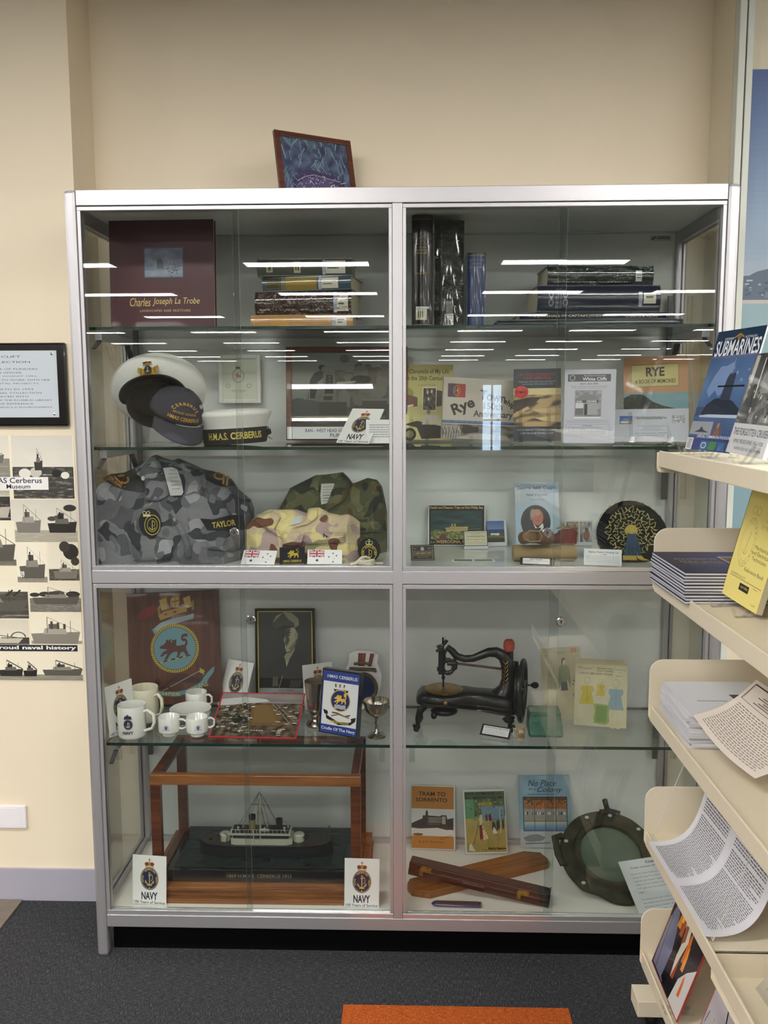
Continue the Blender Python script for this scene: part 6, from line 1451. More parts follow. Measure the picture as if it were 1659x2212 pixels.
g = G(); q = S(960, 1540, SY_-.02); g.ell((q.x, SY_, q.z), (.042, .03, .016)); g.ell((q.x-.032, SY_-.02, q.z-.008), (.010, .01, .012)); g.build('shuttle_housing', 'iron', sm)
q = S(958.7, 1490, SY_)
g = G(T(q.x, SY_-.008, q.z+.0035)); g.lathe([(0, .0), (.056, 0), (.0585, .0015), (.0585, .0035), (.056, .0045), (0, .0045)], seg=40, sy=1.0); g.build('cloth_plate', 'brass', sm)
q = S(962, 1519, SY_-.064); g = G(T(q.x, q.y, q.z) @ Rx(90)); g.lathe([(0, .0), (.0065, 0), (.006, .003), (0, .0045)], seg=18); g.build('bed_medallion', 'brass', sm)
P_ = [(966, 1397, 6), (976, 1406, 7.5), (987, 1418, 8), (1003, 1423, 8), (1022, 1422, 8), (1040, 1415, 9), (1056, 1409, 10), (1072, 1409, 11.5), (1086, 1416, 13), (1095, 1430, 15), (1099, 1448, 16), (1099, 1468, 16), (1095, 1486, 18), (1089, 1498, 23), (1083, 1508, 30)]
pm = 2.70/1908
g = G(); g.tube([S(x, y) for x, y, r in P_], [r*pm for x, y, r in P_], seg=18); g.build('arm', 'iron', sm, sharp=80)
g = G(); g.tube([S(985, 1433), S(1084, 1445)], .0038, seg=10); g.build('drive_rod', 'wood_dark', sm)
q0, q1 = S(947, 1401, SY_-.01), S(956.5, 1456, SY_-.01)
g = G(); g.box(q0.x, q1.x, SY_-.018, SY_+.008, q1.z, q0.z); g.box(q0.x-.004, q0.x, SY_-.012, SY_-.004, q1.z+.008, q1.z+.022); g.build('face_plate', 'iron', sm, bevel=.002)
g = G(); c_ = S(972, 1416); c2_ = S(968, 1440)
g.tube([(c_.x+.018*math.cos(R(a)), SY_, c_.z+.022*math.sin(R(a))) for a in range(0, 360, 20)], .0055, closed=True, seg=8); g.tube([(c2_.x+.016*math.cos(R(a)), SY_, c2_.z+.022*math.sin(R(a))) for a in range(0, 360, 20)], .006, closed=True, seg=8)
g.tube([S(956, 1453), S(972, 1452), S(984, 1443), S(986, 1432), S(978, 1426)], .006, seg=8); g.tube([S(966, 1432), S(984, 1433)], .008, seg=10); g.build('head_frame', 'iron', sm)
g = G(); g.tube([S(957, 1377), S(957, 1400)], .0032); g.tube([S(957, 1400), S(957.5, 1462)], .004); g.tube([S(957.5, 1455), S(957.5, 1489)], .0026); g.tube([S(957.5, 1461), S(957.5, 1466)], .0055); g.tube([S(954, 1489, SY_-.004), S(962, 1487, SY_-.004)], .003); g.build('needle_bar', 'iron', sm)
g = G(); g.tube([S(944, 1398), S(950, 1395), S(957, 1394), S(963, 1388), S(965, 1383)], [.005, .004, .0045, .004, .006]); g.tube([S(942, 1407), S(948, 1404)], .004); g.tube([S(965, 1383), S(958, 1392)], .005); g.build('tension_lever', 'iron', sm)
wc = S(1128, 1491.5, SY_); wr = .0915
g = G(T(wc.x, SY_, wc.z) @ Rz(-14) @ Ry(90))
g.tube([(wr*math.cos(R(a)), wr*math.sin(R(a)), 0) for a in range(0, 360, 9)], .0068, closed=True, seg=10); 
for k in range(5): a = R(72*k+20); g.tube([(.012*math.cos(a), .012*math.sin(a), 0), (.05*math.cos(a+.15), .05*math.sin(a+.15), 0), (wr*math.cos(a), wr*math.sin(a), 0)], [.007, .0045, .005], seg=8)
g.lathe([(0, -.012), (.014, -.012), (.016, -.004), (.016, .006), (.01, .010), (0, .010)], seg=20); g.build('hand_wheel', 'iron', sm)
g = G(T(wc.x-.011, SY_, wc.z) @ Rz(-14) @ Ry(90)); g.tube([(.072*math.cos(R(a)), .072*math.sin(R(a)), 0) for a in range(0, 360, 10)], .006, closed=True, seg=10); g.lathe([(0, -.003), (.070, -.003), (.070, .003), (0, .003)], seg=30); g.build('gear_guard', 'iron', sm)
h0 = S(1139, 1480); g = G(); g.tube([h0+V((.0, 0, 0)), h0+V((.010, 0, 0)), h0+V((.015, 0, .0)), h0+V((.022, 0, 0)), h0+V((.030, 0, 0)), h0+V((.035, 0, 0))], [.003, .003, .007, .0105, .009, .003], seg=14); g.build('crank_knob', 'black_gloss', sm)
g = G(); g.tube([S(1103, 1440), S(1103, 1406)], .0085, seg=14); g.tube([S(1100, 1430), S(1116, 1430), S(1118, 1500)], .006, seg=8); g.build('spool_post', 'iron', sm)
g = G(); q = S(1099.5, 1394); g.lathe([(0, -.017), (.012, -.017), (.0165, -.011), (.0175, 0), (.0165, .010), (.012, .017), (0, .018)], seg=24, c=(q.x, SY_, q.z)); g.build('thread_spool', 'thread', sm)
g = G(); 
for k in range(7):
    y = 1430+k*9; 
    for s in (-1, 1): a = S(1092, y+6, SY_-.0235), ; p_ = S(1092, y+6, SY_-.024); g.tube([p_, p_+V((s*.005, .001, .006)), p_+V((s*.008, .003, .012))], [.0006, .0009, .0004], seg=5)
p0, p1 = S(1092, 1432, SY_-.0245), S(1087, 1498, SY_-.031); g.tube([p0, (p0+p1)/2+V((0, .001, 0)), p1], .0007, seg=5); g.build('gilt_decoration', 'brass', sm)
def jones_art(A, w, h): A.rect(0, 0, 1, 1, '#17181a'); A.rect(.07, .12, .94, .88, '#d9dbdc'); A.text('JONES SEWING MACHINE', .10, .18, .90, .33, '#3d3e42', bold=.02); [A.text(t, .14, .38+k*.16, .86, .49+k*.16, '#55565a') for k, t in enumerate(('As supplied to Princess Alexandra of', 'Wales. Sold by Wearing Bros', 'Donated by Mrs A. Ward'))]
card('label_card', 'jones', 'black bordered label card reading JONES SEWING MACHINE', 'label', jones_art, body='#17181a')
q = at(1131, 1600, Z=T4)
cr_ = thing('cotton_reel', 'small old cotton reel with a red paper label beside the label card', 'cotton reel', T(1.258, .098, T4+.001) @ Rz(10))
g = G(); g.lathe([(0, 0), (.0155, 0), (.0155, .003), (.0135, .0045), (.0135, .038), (.0155, .040), (.0155, .043), (0, .043)], '#a99c80', seg=26); g.build('reel', 'ink', cr_)
g = badge_on_cyl(.0135, .021, .014, .015, lambda A: (A.rect(0, 0, 1, 1, '#b0a384'), A.poly([(.1, .12), (.9, .08), (.9, .38), (.1, .42)], '#b03a2c'), A.lines(.2, .16, .8, .33, 1, '#e8dcc4', lw=.8), A.lines(.15, .52, .85, .9, 2, '#4b4433'))); g.build('paper_label', 'ink', cr_)
g = G(); g.tube([(-.014, -.008, .034), (-.022, -.002, .038), (-.020, .0, .028), (-.024, -.004, .018), (-.016, -.008, .012)], .0016, '#c9c4b4', seg=6); g.build('loose_thread', 'ink', cr_)
# green tin resting on a wedge
X, Y, z, ya, le, ro, w_, h_ = FIT['tin']
tn = thing('tin', 'worn green enamel tin box beside the sewing machine', 'tin', T(X, .115, T4+.0005) @ Rz(-2))
g = G(); g.loft([[(x_*w_/2*s_, y_+dy, z_) for x_, y_ in ((-1, 0), (1, 0), (1, .085), (-1, .085))] for z_, s_, dy in ((0, 1, 0), (.012, 1.02, .001), (.03, 1.0, .012), (.058, .93, .028))]); g.build('box', 'tin', tn, bevel=.004)
g = G(); g.loft([[(x_*w_/2*s_, y_*q_+dy, z_) for x_, y_ in ((-1, 0), (1, 0), (1, .085), (-1, .085))] for z_, s_, dy, q_ in ((.056, .96, .026, .80), (.064, .95, .027, .78), (.068, .88, .032, .70))]); g.build('lid', 'tin', tn, bevel=.003)
def fig(A, u, v, s, dress, hair='#b9b29a'):
    A.ring(u, v, .055*s, .050*s, .10, '#8d8a74', 18); A.ell(u-.018*s, v+.008*s, .005*s, .005*s, '#5b584a', 6); A.ell(u+.02*s, v+.008*s, .005*s, .005*s, '#5b584a', 6); A.ell(u+.003*s, v+.027*s, .006*s, .004*s, '#8a3b30', 6)
    A.poly([(u-.05*s, v+.06*s), (u+.05*s, v+.06*s), (u+.12*s, v+.30*s), (u-.13*s, v+.30*s)], dress)
    for k in (-1, 1): A.ell(u+k*.075*s, v+.10*s, .035*s, .04*s, dress, 12); A.line([(u+k*.05*s, v+.30*s), (u+k*.05*s, v+.48*s)], .004, '#a8a48c', 1.3); A.line([(u+k*.02*s, v+.30*s), (u+k*.025*s, v+.48*s)], .004, '#a8a48c', 1.3); A.ell(u+k*.04*s, v+.50*s, .03*s, .015*s, '#c2bd98', 10)
    A.line([(u, v+.08*s), (u, v+.29*s)], .005, '#6b6a50', 1.3)
def pat2_art(A, w, h):
    A.img(0, 0, 1, 1, 16, 20, lambda s, t: mixc('#c9c4a4', '#bdb692', nz(s*4, t*4, 3)))
    A.poly([(0, .07), (.08, .0), (.9, .0), (1, .06), (1, .075), (0, .085)], '#b5ad8a')
    A.text('"Paragon"', .05, .125, .37, .165, '#55523f', shear=.35); A.text('PRINTED', .42, .125, .72, .15, '#55523f', bold=.02); A.text('PATTERN', .42, .162, .72, .185, '#55523f', bold=.02); A.text("CHILD'S SMOCKED FROCK", .08, .205, .72, .232, '#3b3930', bold=.03); A.line([(.76, .12), (.76, .25)], .004, '#6b6853'); A.text('PATTERN No.8', .78, .135, .96, .155, '#55523f'); A.text('Price', .84, .175, .91, .19, '#6b6853'); A.text('SIZE 2Y.', .78, .225, .92, .245, '#55523f')
    fig(A, .24, .335, 1.15, '#bdab33'); fig(A, .50, .33, .72, '#bdab33'); fig(A, .79, .35, 1.3, '#7f9ca3')
    A.poly([(.37, .68), (.4, .66), (.5, .665), (.64, .67), (.68, .71), (.66, .8), (.68, .92), (.62, .97), (.48, .965), (.38, .95), (.37, .86), (.4, .78)], '#8ba24a'); A.rect(.42, .69, .63, .94, '#71903f')
    for k in range(9): A.line([(.43+.02*i, .71+k*.026+.004*(i % 2)) for i in range(10)], .006, '#4d6b31', 1.3)
def pat1_art(A, w, h):
    A.img(0, 0, 1, 1, 14, 18, lambda s, t: mixc('#beb898', '#aaa283', nz(s*4, t*4, 8))); A.rect(.0, .055, 1, .06, '#8d7f62'); A.text('SIMPLICITY', .12, .01, .28, .03, '#8a8468') if False else A.text('SIZE 16', .12, .012, .28, .035, '#6d6850')
    A.text('38', .75, .02, .9, .085, '#a8503f', bold=.02); A.text("Lady's", .06, .095, .2, .115, '#4b4838'); A.text('Dress', .07, .125, .17, .14, '#4b4838'); A.rect(.40, .06, .62, .1, '#8d9a83')
    A.poly([(.44, .27), (.5, .25), (.63, .25), (.70, .29), (.72, .45), (.70, .56), (.64, .44), (.62, .5), (.48, .5), (.42, .58), (.40, .45)], '#71845a'); A.poly([(.48, .48), (.62, .48), (.64, .6), (.46, .6)], '#4b4b52'); A.ell(.57, .2, .04, .035, '#cfc6ac', 14); A.poly([(.52, .16), (.58, .14), (.62, .17), (.56, .18), (.53, .24), (.5, .27)], '#4b463a')
    A.line([(.25, .2), (.2, .35), (.24, .62)], .006, '#8d8870', 1.4); A.line([(.3, .2), (.34, .4), (.33, .62)], .006, '#8d8870', 1.4)
    rnd = random.Random(4)
    for k in range(46): A.ell(rnd.gauss(.86, .05), rnd.uniform(.42, .72), .02, .012, rnd.choice(['#4b4b52', '#77766c', '#9c9880']), 7)
    A.ell(.84, .8, .05, .06, '#3a3a42', 14)
card('sewing_pattern', 'pat1', 'older sewing pattern envelope with a woman in a green jacket, at the back', 'sewing pattern', pat1_art, group='sewing pattern envelopes')
card('sewing_pattern', 'pat2', "cream Paragon child's smocked frock pattern envelope in front", 'sewing pattern', pat2_art, group='sewing pattern envelopes')

# ================================================================ BOTTOM FLOOR
F5 = T5+.0005
mc = thing('model_case', 'wooden framed glass case holding a model of an old warship', 'model case', T(0, 0, 0))
cx0, cx1, cy0, cy1, czt = .150, .784, .085, .410, .530
def cpart(name, *bx, m='wood_orange', bevel=.0015):
    g = G(); [g.box(*b) for b in bx]; return g.build(name, m, mc, bevel=bevel)
cpart('base', (cx0-.024, cx1+.024, cy0-.024, cy1+.022, F5, F5+.016), (cx0-.010, cx1+.010, cy0-.008, cy1+.012, F5+.0162, F5+.038), (cx0-.020, cx1+.020, cy0-.018, cy1+.016, F5+.0382, F5+.050))
fw = .030
for x in (cx0, cx1-fw):
    for y in (cy0, cy1-fw*.8): cpart('post', (x, x+fw, y, y+fw*.8, F5+.050, czt-.001), m='wood_red')
for y in (cy0-.0005, cy1-fw*.8+.0005): cpart('top_rail', (cx0-.0005, cx1+.0005, y, y+fw*.8, czt-.031, czt))
for x in (cx0, cx1-fw): cpart('side_rail', (x, x+fw*.8, cy0+fw*.8, cy1-fw*.8, czt-.031, czt-.0005), m='wood_red')
for x in (cx0, cx1-fw): cpart('side_rail', (x, x+fw*.8, cy0+fw*.8, cy1-fw*.8, F5+.050, F5+.068), m='wood_red')
cpart('back_rail', (cx0+fw, cx1-fw, cy1-fw*.8, cy1, F5+.050, F5+.066), m='wood_red')
g = G(); g.box(cx0+fw, cx1-fw, cy0+.009, cy0+.0115, F5+.05, czt-.03); g.build('front_glass', 'acrylic', mc)
g = G(); g.box(cx0+fw*.8, cx1-fw*.8, cy0+fw*.8, cy1-fw*.8, czt-.0115, czt-.009); g.build('top_glass', 'acrylic', mc)
tr0, tr1 = cx0+.040, cx1-.032
cpart('display_tray', (tr0, tr1, cy0+.014, cy1-.026, F5+.050, F5+.086), m='black_gloss')
def sea(u, v):
    x = tr0+.016+(tr1-tr0-.032)*u; y = cy0+.03+(cy1-cy0-.072)*v
    return (x, y, F5+.0875+.0035*noise.noise(V((x*30, y*45, 1)))*min(1, 12*min(u, v, 1-u, 1-v)))
g = G(); g.grid(70, 36, sea); g.build('painted_sea', 'sea', mc)
n0, n1 = at(486, 1893, Y=cy0+.012), at(632, 1913, Y=cy0+.012)
g = G(T((n0.x+n1.x)/2, cy0+.0135, F5+.058)); w_, h_ = n1.x-n0.x, .024; g.box(-w_/2, w_/2, -.001, 0, 0, h_, '#1d1c1c'); A = Art.flat(g, w_, h_, -.001); A.text('1869 H.M.V.S. CERBERUS 1911', .03, .25, .98, .72, '#a39a80', bold=.01); g.build('name_plate', 'ink', mc)
# the ship
sp0 = thing('model_ship', 'model of a low black turret warship with white upperworks inside the wooden case', 'model ship', T(0, 0, 0))
sy = .218; sz = F5+.0885; xl, xr = .262, .688
def hull(t, k):
    w_ = .046*(1-abs(2*t-1)**5)**.6+.002
    return xl+(xr-xl)*t, w_*k
secs = []
for i in range(25):
    t = i/24; x, w_ = hull(t, 1); secs.append([(x, sy-w_*.93, sz), (x, sy-w_, sz+.014), (x, sy-w_*.98, sz+.034), (x, sy, sz+.0355), (x, sy+w_*.98, sz+.034), (x, sy+w_, sz+.014), (x, sy+w_*.93, sz)])
g = G(); g.loft(secs, '#17181b'); g.build('hull', 'paint', sp0, sharp=30)
g = G(); 
vs = [(xl+.004+(xr-xl-.008)*i/24, sy+s*(hull(i/24, .95)[1]-.0015), sz+.0368) for i in range(25) for s in (-1, 1)]
g.add(vs, [(2*i, 2*i+2, 2*i+3, 2*i+1) for i in range(24)], '#3d3128'); g.build('deck', 'paint', sp0)
dz = sz+.037
WH, BK, BF = '#c9cabb', '#26231f', '#a3945c'
xs = lambda p: at(p, 1820, Y=sy).x
g = G()
g.hprism([(xs(503)+.0, sy-.030), (xs(512), sy-.036), (xs(620), sy-.036), (xs(634), sy-.028), (xs(634), sy+.028), (xs(620), sy+.036), (xs(512), sy+.036), (xs(503), sy+.03)], dz, dz+.017, WH); g.build('breastwork', 'paint', sp0, bevel=.001)
g = G(); g.box(xs(508), xs(626), sy-.026, sy+.026, dz+.017, dz+.029, BK); g.build('deckhouse', 'paint', sp0)
g = G(); g.box(xs(500), xs(630), sy-.030, sy+.030, dz+.029, dz+.035, WH); g.box(xs(504), xs(626), sy-.027, sy+.027, dz+.035, dz+.0365, BK)
for k in range(14): x = xs(505+k*8.8); g.tube([(x, sy-.028, dz+.035), (x, sy-.028, dz+.047)], .0007, WH, 5)
g.tube([(xs(503), sy-.028, dz+.047), (xs(628), sy-.028, dz+.047)], .0007, WH, 5); g.tube([(xs(503), sy+.028, dz+.047), (xs(628), sy+.028, dz+.047)], .0007, WH, 5); g.build('flying_deck', 'paint', sp0)
def funnel(px, r, h_, col, name):
    g = G(); x = xs(px); g.lathe([(0, 0), (r, 0), (r*.96, h_*.72)], col, seg=22, c=(x, sy, dz+.0365)); g.lathe([(r*.96, h_*.72), (r*1.05, h_*.73), (r*1.05, h_), (r*.8, h_), (r*.8, h_*.8)], '#1b1a1a', seg=22, c=(x, sy, dz+.0365)); g.build(name, 'paint', sp0)
funnel(546, .0105, .046, BF, 'funnel'); funnel(604, .0105, .034, '#2e2d2d', 'funnel')
for px in (487, 646):
    g = G(); g.lathe([(0, 0), (.017, 0), (.0175, .004), (.0175, .020), (.014, .0235), (0, .0245)], WH, seg=24, c=(xs(px), sy, dz)); s = -1 if px < 550 else 1
    for k in (-1, 1): g.tube([(xs(px)+s*.012, sy+k*.007, dz+.012), (xs(px)+s*.030, sy+k*.007, dz+.013)], [.0035, .0026], '#1b1a1a', 8)
    g.build('gun_turret', 'paint', sp0)
mxp = xs(563); mt = at(566, 1702, Y=sy).z
g = G(); g.tube([(mxp, sy, dz+.03), (mxp, sy, dz+.105), (mxp+.0005, sy, mt)], [.0042, .003, .0011], WH, 10); g.lathe([(.0, 0), (.008, 0), (.010, .004), (.010, .010), (0, .010)], WH, 14, (mxp, sy, dz+.085)); g.tube([(mxp-.03, sy, dz+.118), (mxp+.03, sy, dz+.118)], .0009, BK, 5); g.build('mast', 'paint', sp0)
g = G()
for px, dy, zz in ((520, -.02, .037), (532, .02, .037), (590, -.025, .037), (598, .025, .037), (608, 0, .037), (512, 0, .037)): g.tube([(xs(px), sy+dy, dz+zz), (mxp, sy, mt-.012)], .0006, '#4b4843', 4)
g.tube([(xs(560), sy-.028, dz+.037), (mxp-.004, sy-.01, dz+.10), (mxp, sy, mt-.03)], .0009, '#5c4a3c', 5); g.tube([(xs(580), sy-.028, dz+.037), (mxp+.006, sy-.01, dz+.11)], .0011, '#5c4a3c', 5); g.build('rigging', 'paint', sp0)
for k, (px, s) in enumerate(((553, -1), (567, -1), (553, 1), (567, 1))):
    g = G(); x = xs(px); g.tube([(x, sy+s*.036, dz+.0), (x, sy+s*.038, dz+.045), (x, sy+s*.044, dz+.054), (x, sy+s*.050, dz+.050)], .0015, WH, 6); g.build('davit', 'paint', sp0)
for px, y_ in ((517, -.012), (525, .010), (575, -.016), (577, .012), (616, -.012), (622, .01)):
    g = G(); x = xs(px); g.lathe([(0, 0), (.0028, 0), (.0028, .007), (.004, .009), (.004, .012), (0, .013)], WH, 12, (x, sy+y_, dz+.0366)); g.build('ventilator', 'paint', sp0)
g = G(); x = xs(575)
for s in (-1, 1): g.ell((x, sy+s*.022, dz+.044), (.016, .005, .005), WH, 14, 8)
g.build('ships_boat', 'paint', sp0)
g = G(); x = xs(712); g.tube([(x, sy, dz), (x, sy, dz+.050)], .0022, '#5c3a2e', 6); g.build('bow_post', 'paint', sp0)
g = G(); x = xs(489)
for px in (478, 492, 505): g.tube([(xs(px), sy-.018, dz), (xs(px)+.002, sy-.014, dz+.02), (xs(px)-.006, sy-.014, dz+.028)], .0013, '#3a2a24', 5)
for k in range(6): g.box(xs(455)-.003, xs(455)+.004, sy-.005, sy+.003, dz, dz+.004, '#5c3a2e')
g.build('deck_fittings', 'paint', sp0)

def tram_art(A, w, h):
    A.rect(0, 0, 1, 1, '#cfd0cb'); A.rect(.0, .015, .97, .365, '#b57a33'); A.text('TRAM TO', .16, .10, .78, .165, '#241c12', bold=.04); A.text('SORRENTO', .10, .195, .82, .255, '#241c12', bold=.04)
    A.img(.0, .365, .97, .79, 24, 16, lambda s, t: mixc('#c6c3c0', '#e0dcd8', t*.8+.3*nz(s*4, t*4, 2)))
    A.poly([(.0, .60), (.12, .56), (.25, .52), (.26, .47), (.32, .47), (.32, .42), (.35, .38), (.38, .42), (.38, .47), (.66, .48), (.68, .46), (.80, .46), (.82, .52), (.96, .50), (.96, .68), (.8, .69), (.6, .66), (.2, .68), (.0, .67)], '#453a33')
    A.poly([(.36, .49), (.66, .50), (.66, .62), (.36, .62)], '#5c5048'); [A.rect(.4, .505+.03*k, .7, .512+.03*k, '#cfc8c0') for k in range(3)]; A.poly([(.70, .48), (.78, .48), (.78, .6), (.7, .6)], '#a89e94'); A.poly([(0, .7), (.3, .69), (.97, .70), (.97, .79), (0, .79)], '#d8d4d0'); A.ell(.15, .77, .12, .02, '#6b4a3c', 16); A.poly([(.82, .54), (.96, .50), (.96, .69), (.84, .68)], '#3a332e')
    A.rect(0, .79, .97, .985, '#b57a33'); A.text('by A. P. Winzenried', .17, .865, .74, .905, '#4b3418'); A.line([(.66, .815), (.92, .765), (.93, .785), (.67, .84), (.66, .815)], .006, '#2e2416', 1.4)
card('book', 'tram', 'orange and white book titled Tram to Sorrento', 'book', tram_art, t=.006, body='#cfd0cb', group='books on the cabinet floor')
def gym_art(A, w, h):
    A.rect(0, 0, 1, 1, '#d2d2cc'); A.img(.03, .03, .985, .975, 34, 44, lambda s, t: mixc('#6b7a4a' if t < .4 else '#b39a56', '#3c4a3a' if t < .4 else '#8a8a58', 1.4*nz(s*6, t*7, 3)-.2))
    A.rect(.03, .15, .25, .45, '#5a8f6a'); A.rect(.42, .26, .96, .48, '#6d8a9c'); A.rect(.03, .03, .985, .14, '#4b5c40'); A.rect(.38, .20, .68, .25, '#a89632')
    A.text('MISS GYMKHANA,', .06, .045, .93, .085, '#1d241a', bold=.03); A.text('R.G. MENZIES AND ME', .05, .11, .94, .15, '#1d241a', bold=.03)
    A.text('Pic-a-Ric', .42, .208, .62, .238, '#3a3014')
    A.poly([(.36, .44), (.40, .38), (.43, .40), (.44, .5), (.42, .58), (.36, .62)], '#c9b88a'); A.poly([(.35, .56), (.42, .55), (.44, .8), (.36, .78)], '#6b2a35'); A.poly([(.42, .55), (.47, .62), (.56, .76), (.44, .80)], '#d6bf96'); A.ell(.39, .375, .025, .02, '#6b4a30', 10); A.line([(.44, .8), (.45, .87)], .015, '#a87c50', 1.4)
    for u in (.50, .58, .60): A.poly([(u, .40), (u+.05, .38), (u+.06, .48), (u+.02, .5)], '#6b2430')
    rnd = random.Random(15)
    for k in range(150): u, v = rnd.uniform(.05, .94), rnd.uniform(.16, .95); A.ell(u, v, rnd.uniform(.006, .03), rnd.uniform(.004, .02), mixc(rnd.choice(['#6f7a48', '#4a5a3c', '#8fa08c']) if v < .48 else rnd.choice(['#a89050', '#c2a865', '#8d8048', '#7c7446']), '#a39a60', .3), 7)
    for u, v in ((.7, .55), (.76, .52), (.9, .5), (.80, .50), (.66, .53)): A.poly([(u, v), (u+.015, v-.03), (u+.04, v-.02), (u+.05, v+.1), (u, v+.14)], '#3d3a34'); A.ell(u+.02, v-.035, .014, .012, '#5c4630', 8)
    A.poly([(.66, .66), (.7, .58), (.78, .68), (.7, .7)], '#d6d2c4'); A.line([(.85, .3), (.86, .7)], .01, '#cfd0c4', 1.4); A.line([(.2, .85), (.35, .5)], .02, '#5c6b50', 1.4); A.poly([(.08, .95), (.1, .86), (.14, .84), (.2, .92), (.24, .96)], '#cfcab6')
    A.text('Kathy Skelton', .55, .90, .96, .95, '#241f14', bold=.03)
card('book', 'gymk', 'painted street scene book titled Miss Gymkhana in a white border', 'book', gym_art, t=.006, body='#d2d2cc', m='gloss', group='books on the cabinet floor')
def np_art(A, w, h):
    A.img(0, 0, 1, .78, 24, 24, lambda s, t: mixc('#6f9ab5', '#9db9c8', 1.5*nz(s*3, t*4, 4)-.2)); A.rect(0, .74, 1, 1, '#b9bcbc')
    A.text('No Place', .18, .06, .74, .145, '#1f3145', shear=.3); A.text('for a', .19, .165, .33, .20, '#1f3145', shear=.3); A.text('Colony', .36, .155, .86, .25, '#1f3145', shear=.3); A.lines(.17, .255, .76, .265, 1, '#24384c', lw=.8)
    A.rect(.07, .29, .95, .77, '#3a4248')
    for k in range(4):
        u0 = .085+.215*k; u1 = u0+.205; sd = k*3
        A.img(u0, .30, u1, .46, 8, 8, lambda s, t: mixc('#7f6a58' if k in (0,) else '#96552f', '#4b3a24' if t < .3 else '#b5763f', 1.5*nz(s*3+sd, t*4, sd)-.25)); A.img(u0, .46, u1, .63, 8, 8, lambda s, t: mixc('#a8a49c', '#8f8a86', nz(s*4+sd, t*5, 1))); A.rect(u0, .62, u1, .64, '#93884e'); A.img(u0, .64, u1, .76, 6, 5, lambda s, t: mixc('#c0c8cc', '#5a7caa', t))
        rnd = random.Random(k)
        for j in range(9): A.ell(u0+rnd.uniform(.02, .185), rnd.uniform(.33, .40), .014, .010, '#3d3a22', 7)
        for j in range(7): uu = u0+rnd.uniform(.02, .18); A.poly([(uu-.015, .54), (uu, .49), (uu+.015, .54)], rnd.choice(['#d0cec8', '#e0ded8', '#3b3f3a']))
    A.poly([(.06, .86), (.2, .82), (.35, .81), (.5, .85), (.45, .9), (.2, .92), (.1, .9)], '#85898b'); A.line([(.1, .94), (.6, .93)], .01, '#3b3f40')
card('book', 'nopl', 'pale blue book titled No Place for a Colony', 'book', np_art, t=.008, body='#8fb0c2', group='books on the cabinet floor')
# the two long instrument boxes, crossed
def zpt(x, y, z): return at(x, y, Z=z)
a, b = zpt(893, 1938, T5+.02), zpt(1170, 1868, T5+.02)
wb = thing('wooden_box', 'long tan wooden box with pointed ends underneath the dark instrument case', 'wooden box', T((a.x+b.x)/2+.002, (a.y+b.y)/2+.052, F5) @ Rz(math.degrees(math.atan2(b.y-a.y, b.x-a.x))))
L = (b-a).length/2+.012; wv = .046
g = G(); g.hprism([(-L, -wv*.2), (-L+.045, -wv), (L-.01, -wv), (L, -wv*.6), (L, wv*.35), (L-.045, wv), (-L+.02, wv), (-L, wv*.5)], 0, .016); g.build('box_bottom', 'wood_tan', wb, bevel=.001)
g = G(); g.hprism([(-L, -wv*.2), (-L+.045, -wv), (L-.01, -wv), (L, -wv*.6), (L, wv*.35), (L-.045, wv), (-L+.02, wv), (-L, wv*.5)], .0165, .024); g.build('box_lid', 'wood_tan', wb, bevel=.001)
a, b = zpt(878, 1890, T5+.05), zpt(1195, 1968, T5+.0)
p0, p1 = at(886, 1880, Y=.15), at(1196, 1957, Y=.075)
p0 = V((.932, .170, F5+.074)); p1 = V((1.350, .083, F5+.022))
dv = p1-p0; ln = dv.length; ang = math.atan2(dv.y, dv.x); til = math.asin(-dv.z/ln)
db = thing('telescope_case', 'long dark varnished wooden case with brass latches lying across the tan box', 'instrument case', T(*((p0+p1)/2)) @ Matrix.Rotation(ang, 4, 'Z') @ Matrix.Rotation(til, 4, 'Y'))
L = ln/2; hw = .022
g = G(); g.box(-L, L, -hw, hw, -.021, .004); g.build('case_body', 'wood_dark', db, bevel=.002)
g = G(); g.box(-L, L, -hw, hw, .0045, .021); g.build('case_lid', 'wood_dark', db, bevel=.003)
for x in (-L+.055, L-.075):
    la = thing('latch', None, None); la.parent = db
    g = G(); g.box(x-.016, x+.016, -hw-.0015, -hw, .000, .017); g.build('latch_plate', 'brass', la); g = G(); g.box(x-.020, x-.008, -hw-.004, -hw-.001, -.013, .012); g.build('hasp', 'brass', la, bevel=.0006)
g = G(); g.box(L+.0003, L+.003, -hw-.001, hw+.001, -.0215, .0215); g.build('end_cap', 'black_gloss', db)
g = G(T(-.01, -hw-.0004, -.008)); A = Art.flat(g, .07, .007); A.lines(0, 0, 1, 1, 1, '#5c4a44', lw=.8); g.build('faint_lettering', 'ink', db)
a, b = at(932, 1958, Z=T5+.006), at(1042, 1961, Z=T5+.006)
pc = thing('pen', 'slim dark blue pen shaped tool lying near the bottom door track', 'pen', T((a.x+b.x)/2, .066, F5+.0075) @ Rz(-1.5))
L = (b.x-a.x)/2; g = G(); g.tube([(-L, 0, 0), (-L+.006, 0, 0), (-L+.016, 0, 0), (L-.004, 0, 0)], [.001, .006, .008, .008], '#26356b', 12, sq=(1.4, .9)); g.build('sleeve', 'gloss', pc); g = G(); g.box(-L+.012, L-.012, -.009, .004, .003, .0080, '#3b3536'); g.box(L-.004, L, -.007, .007, -.005, .005, '#9c8a72'); g.build('scale', 'ink', pc)
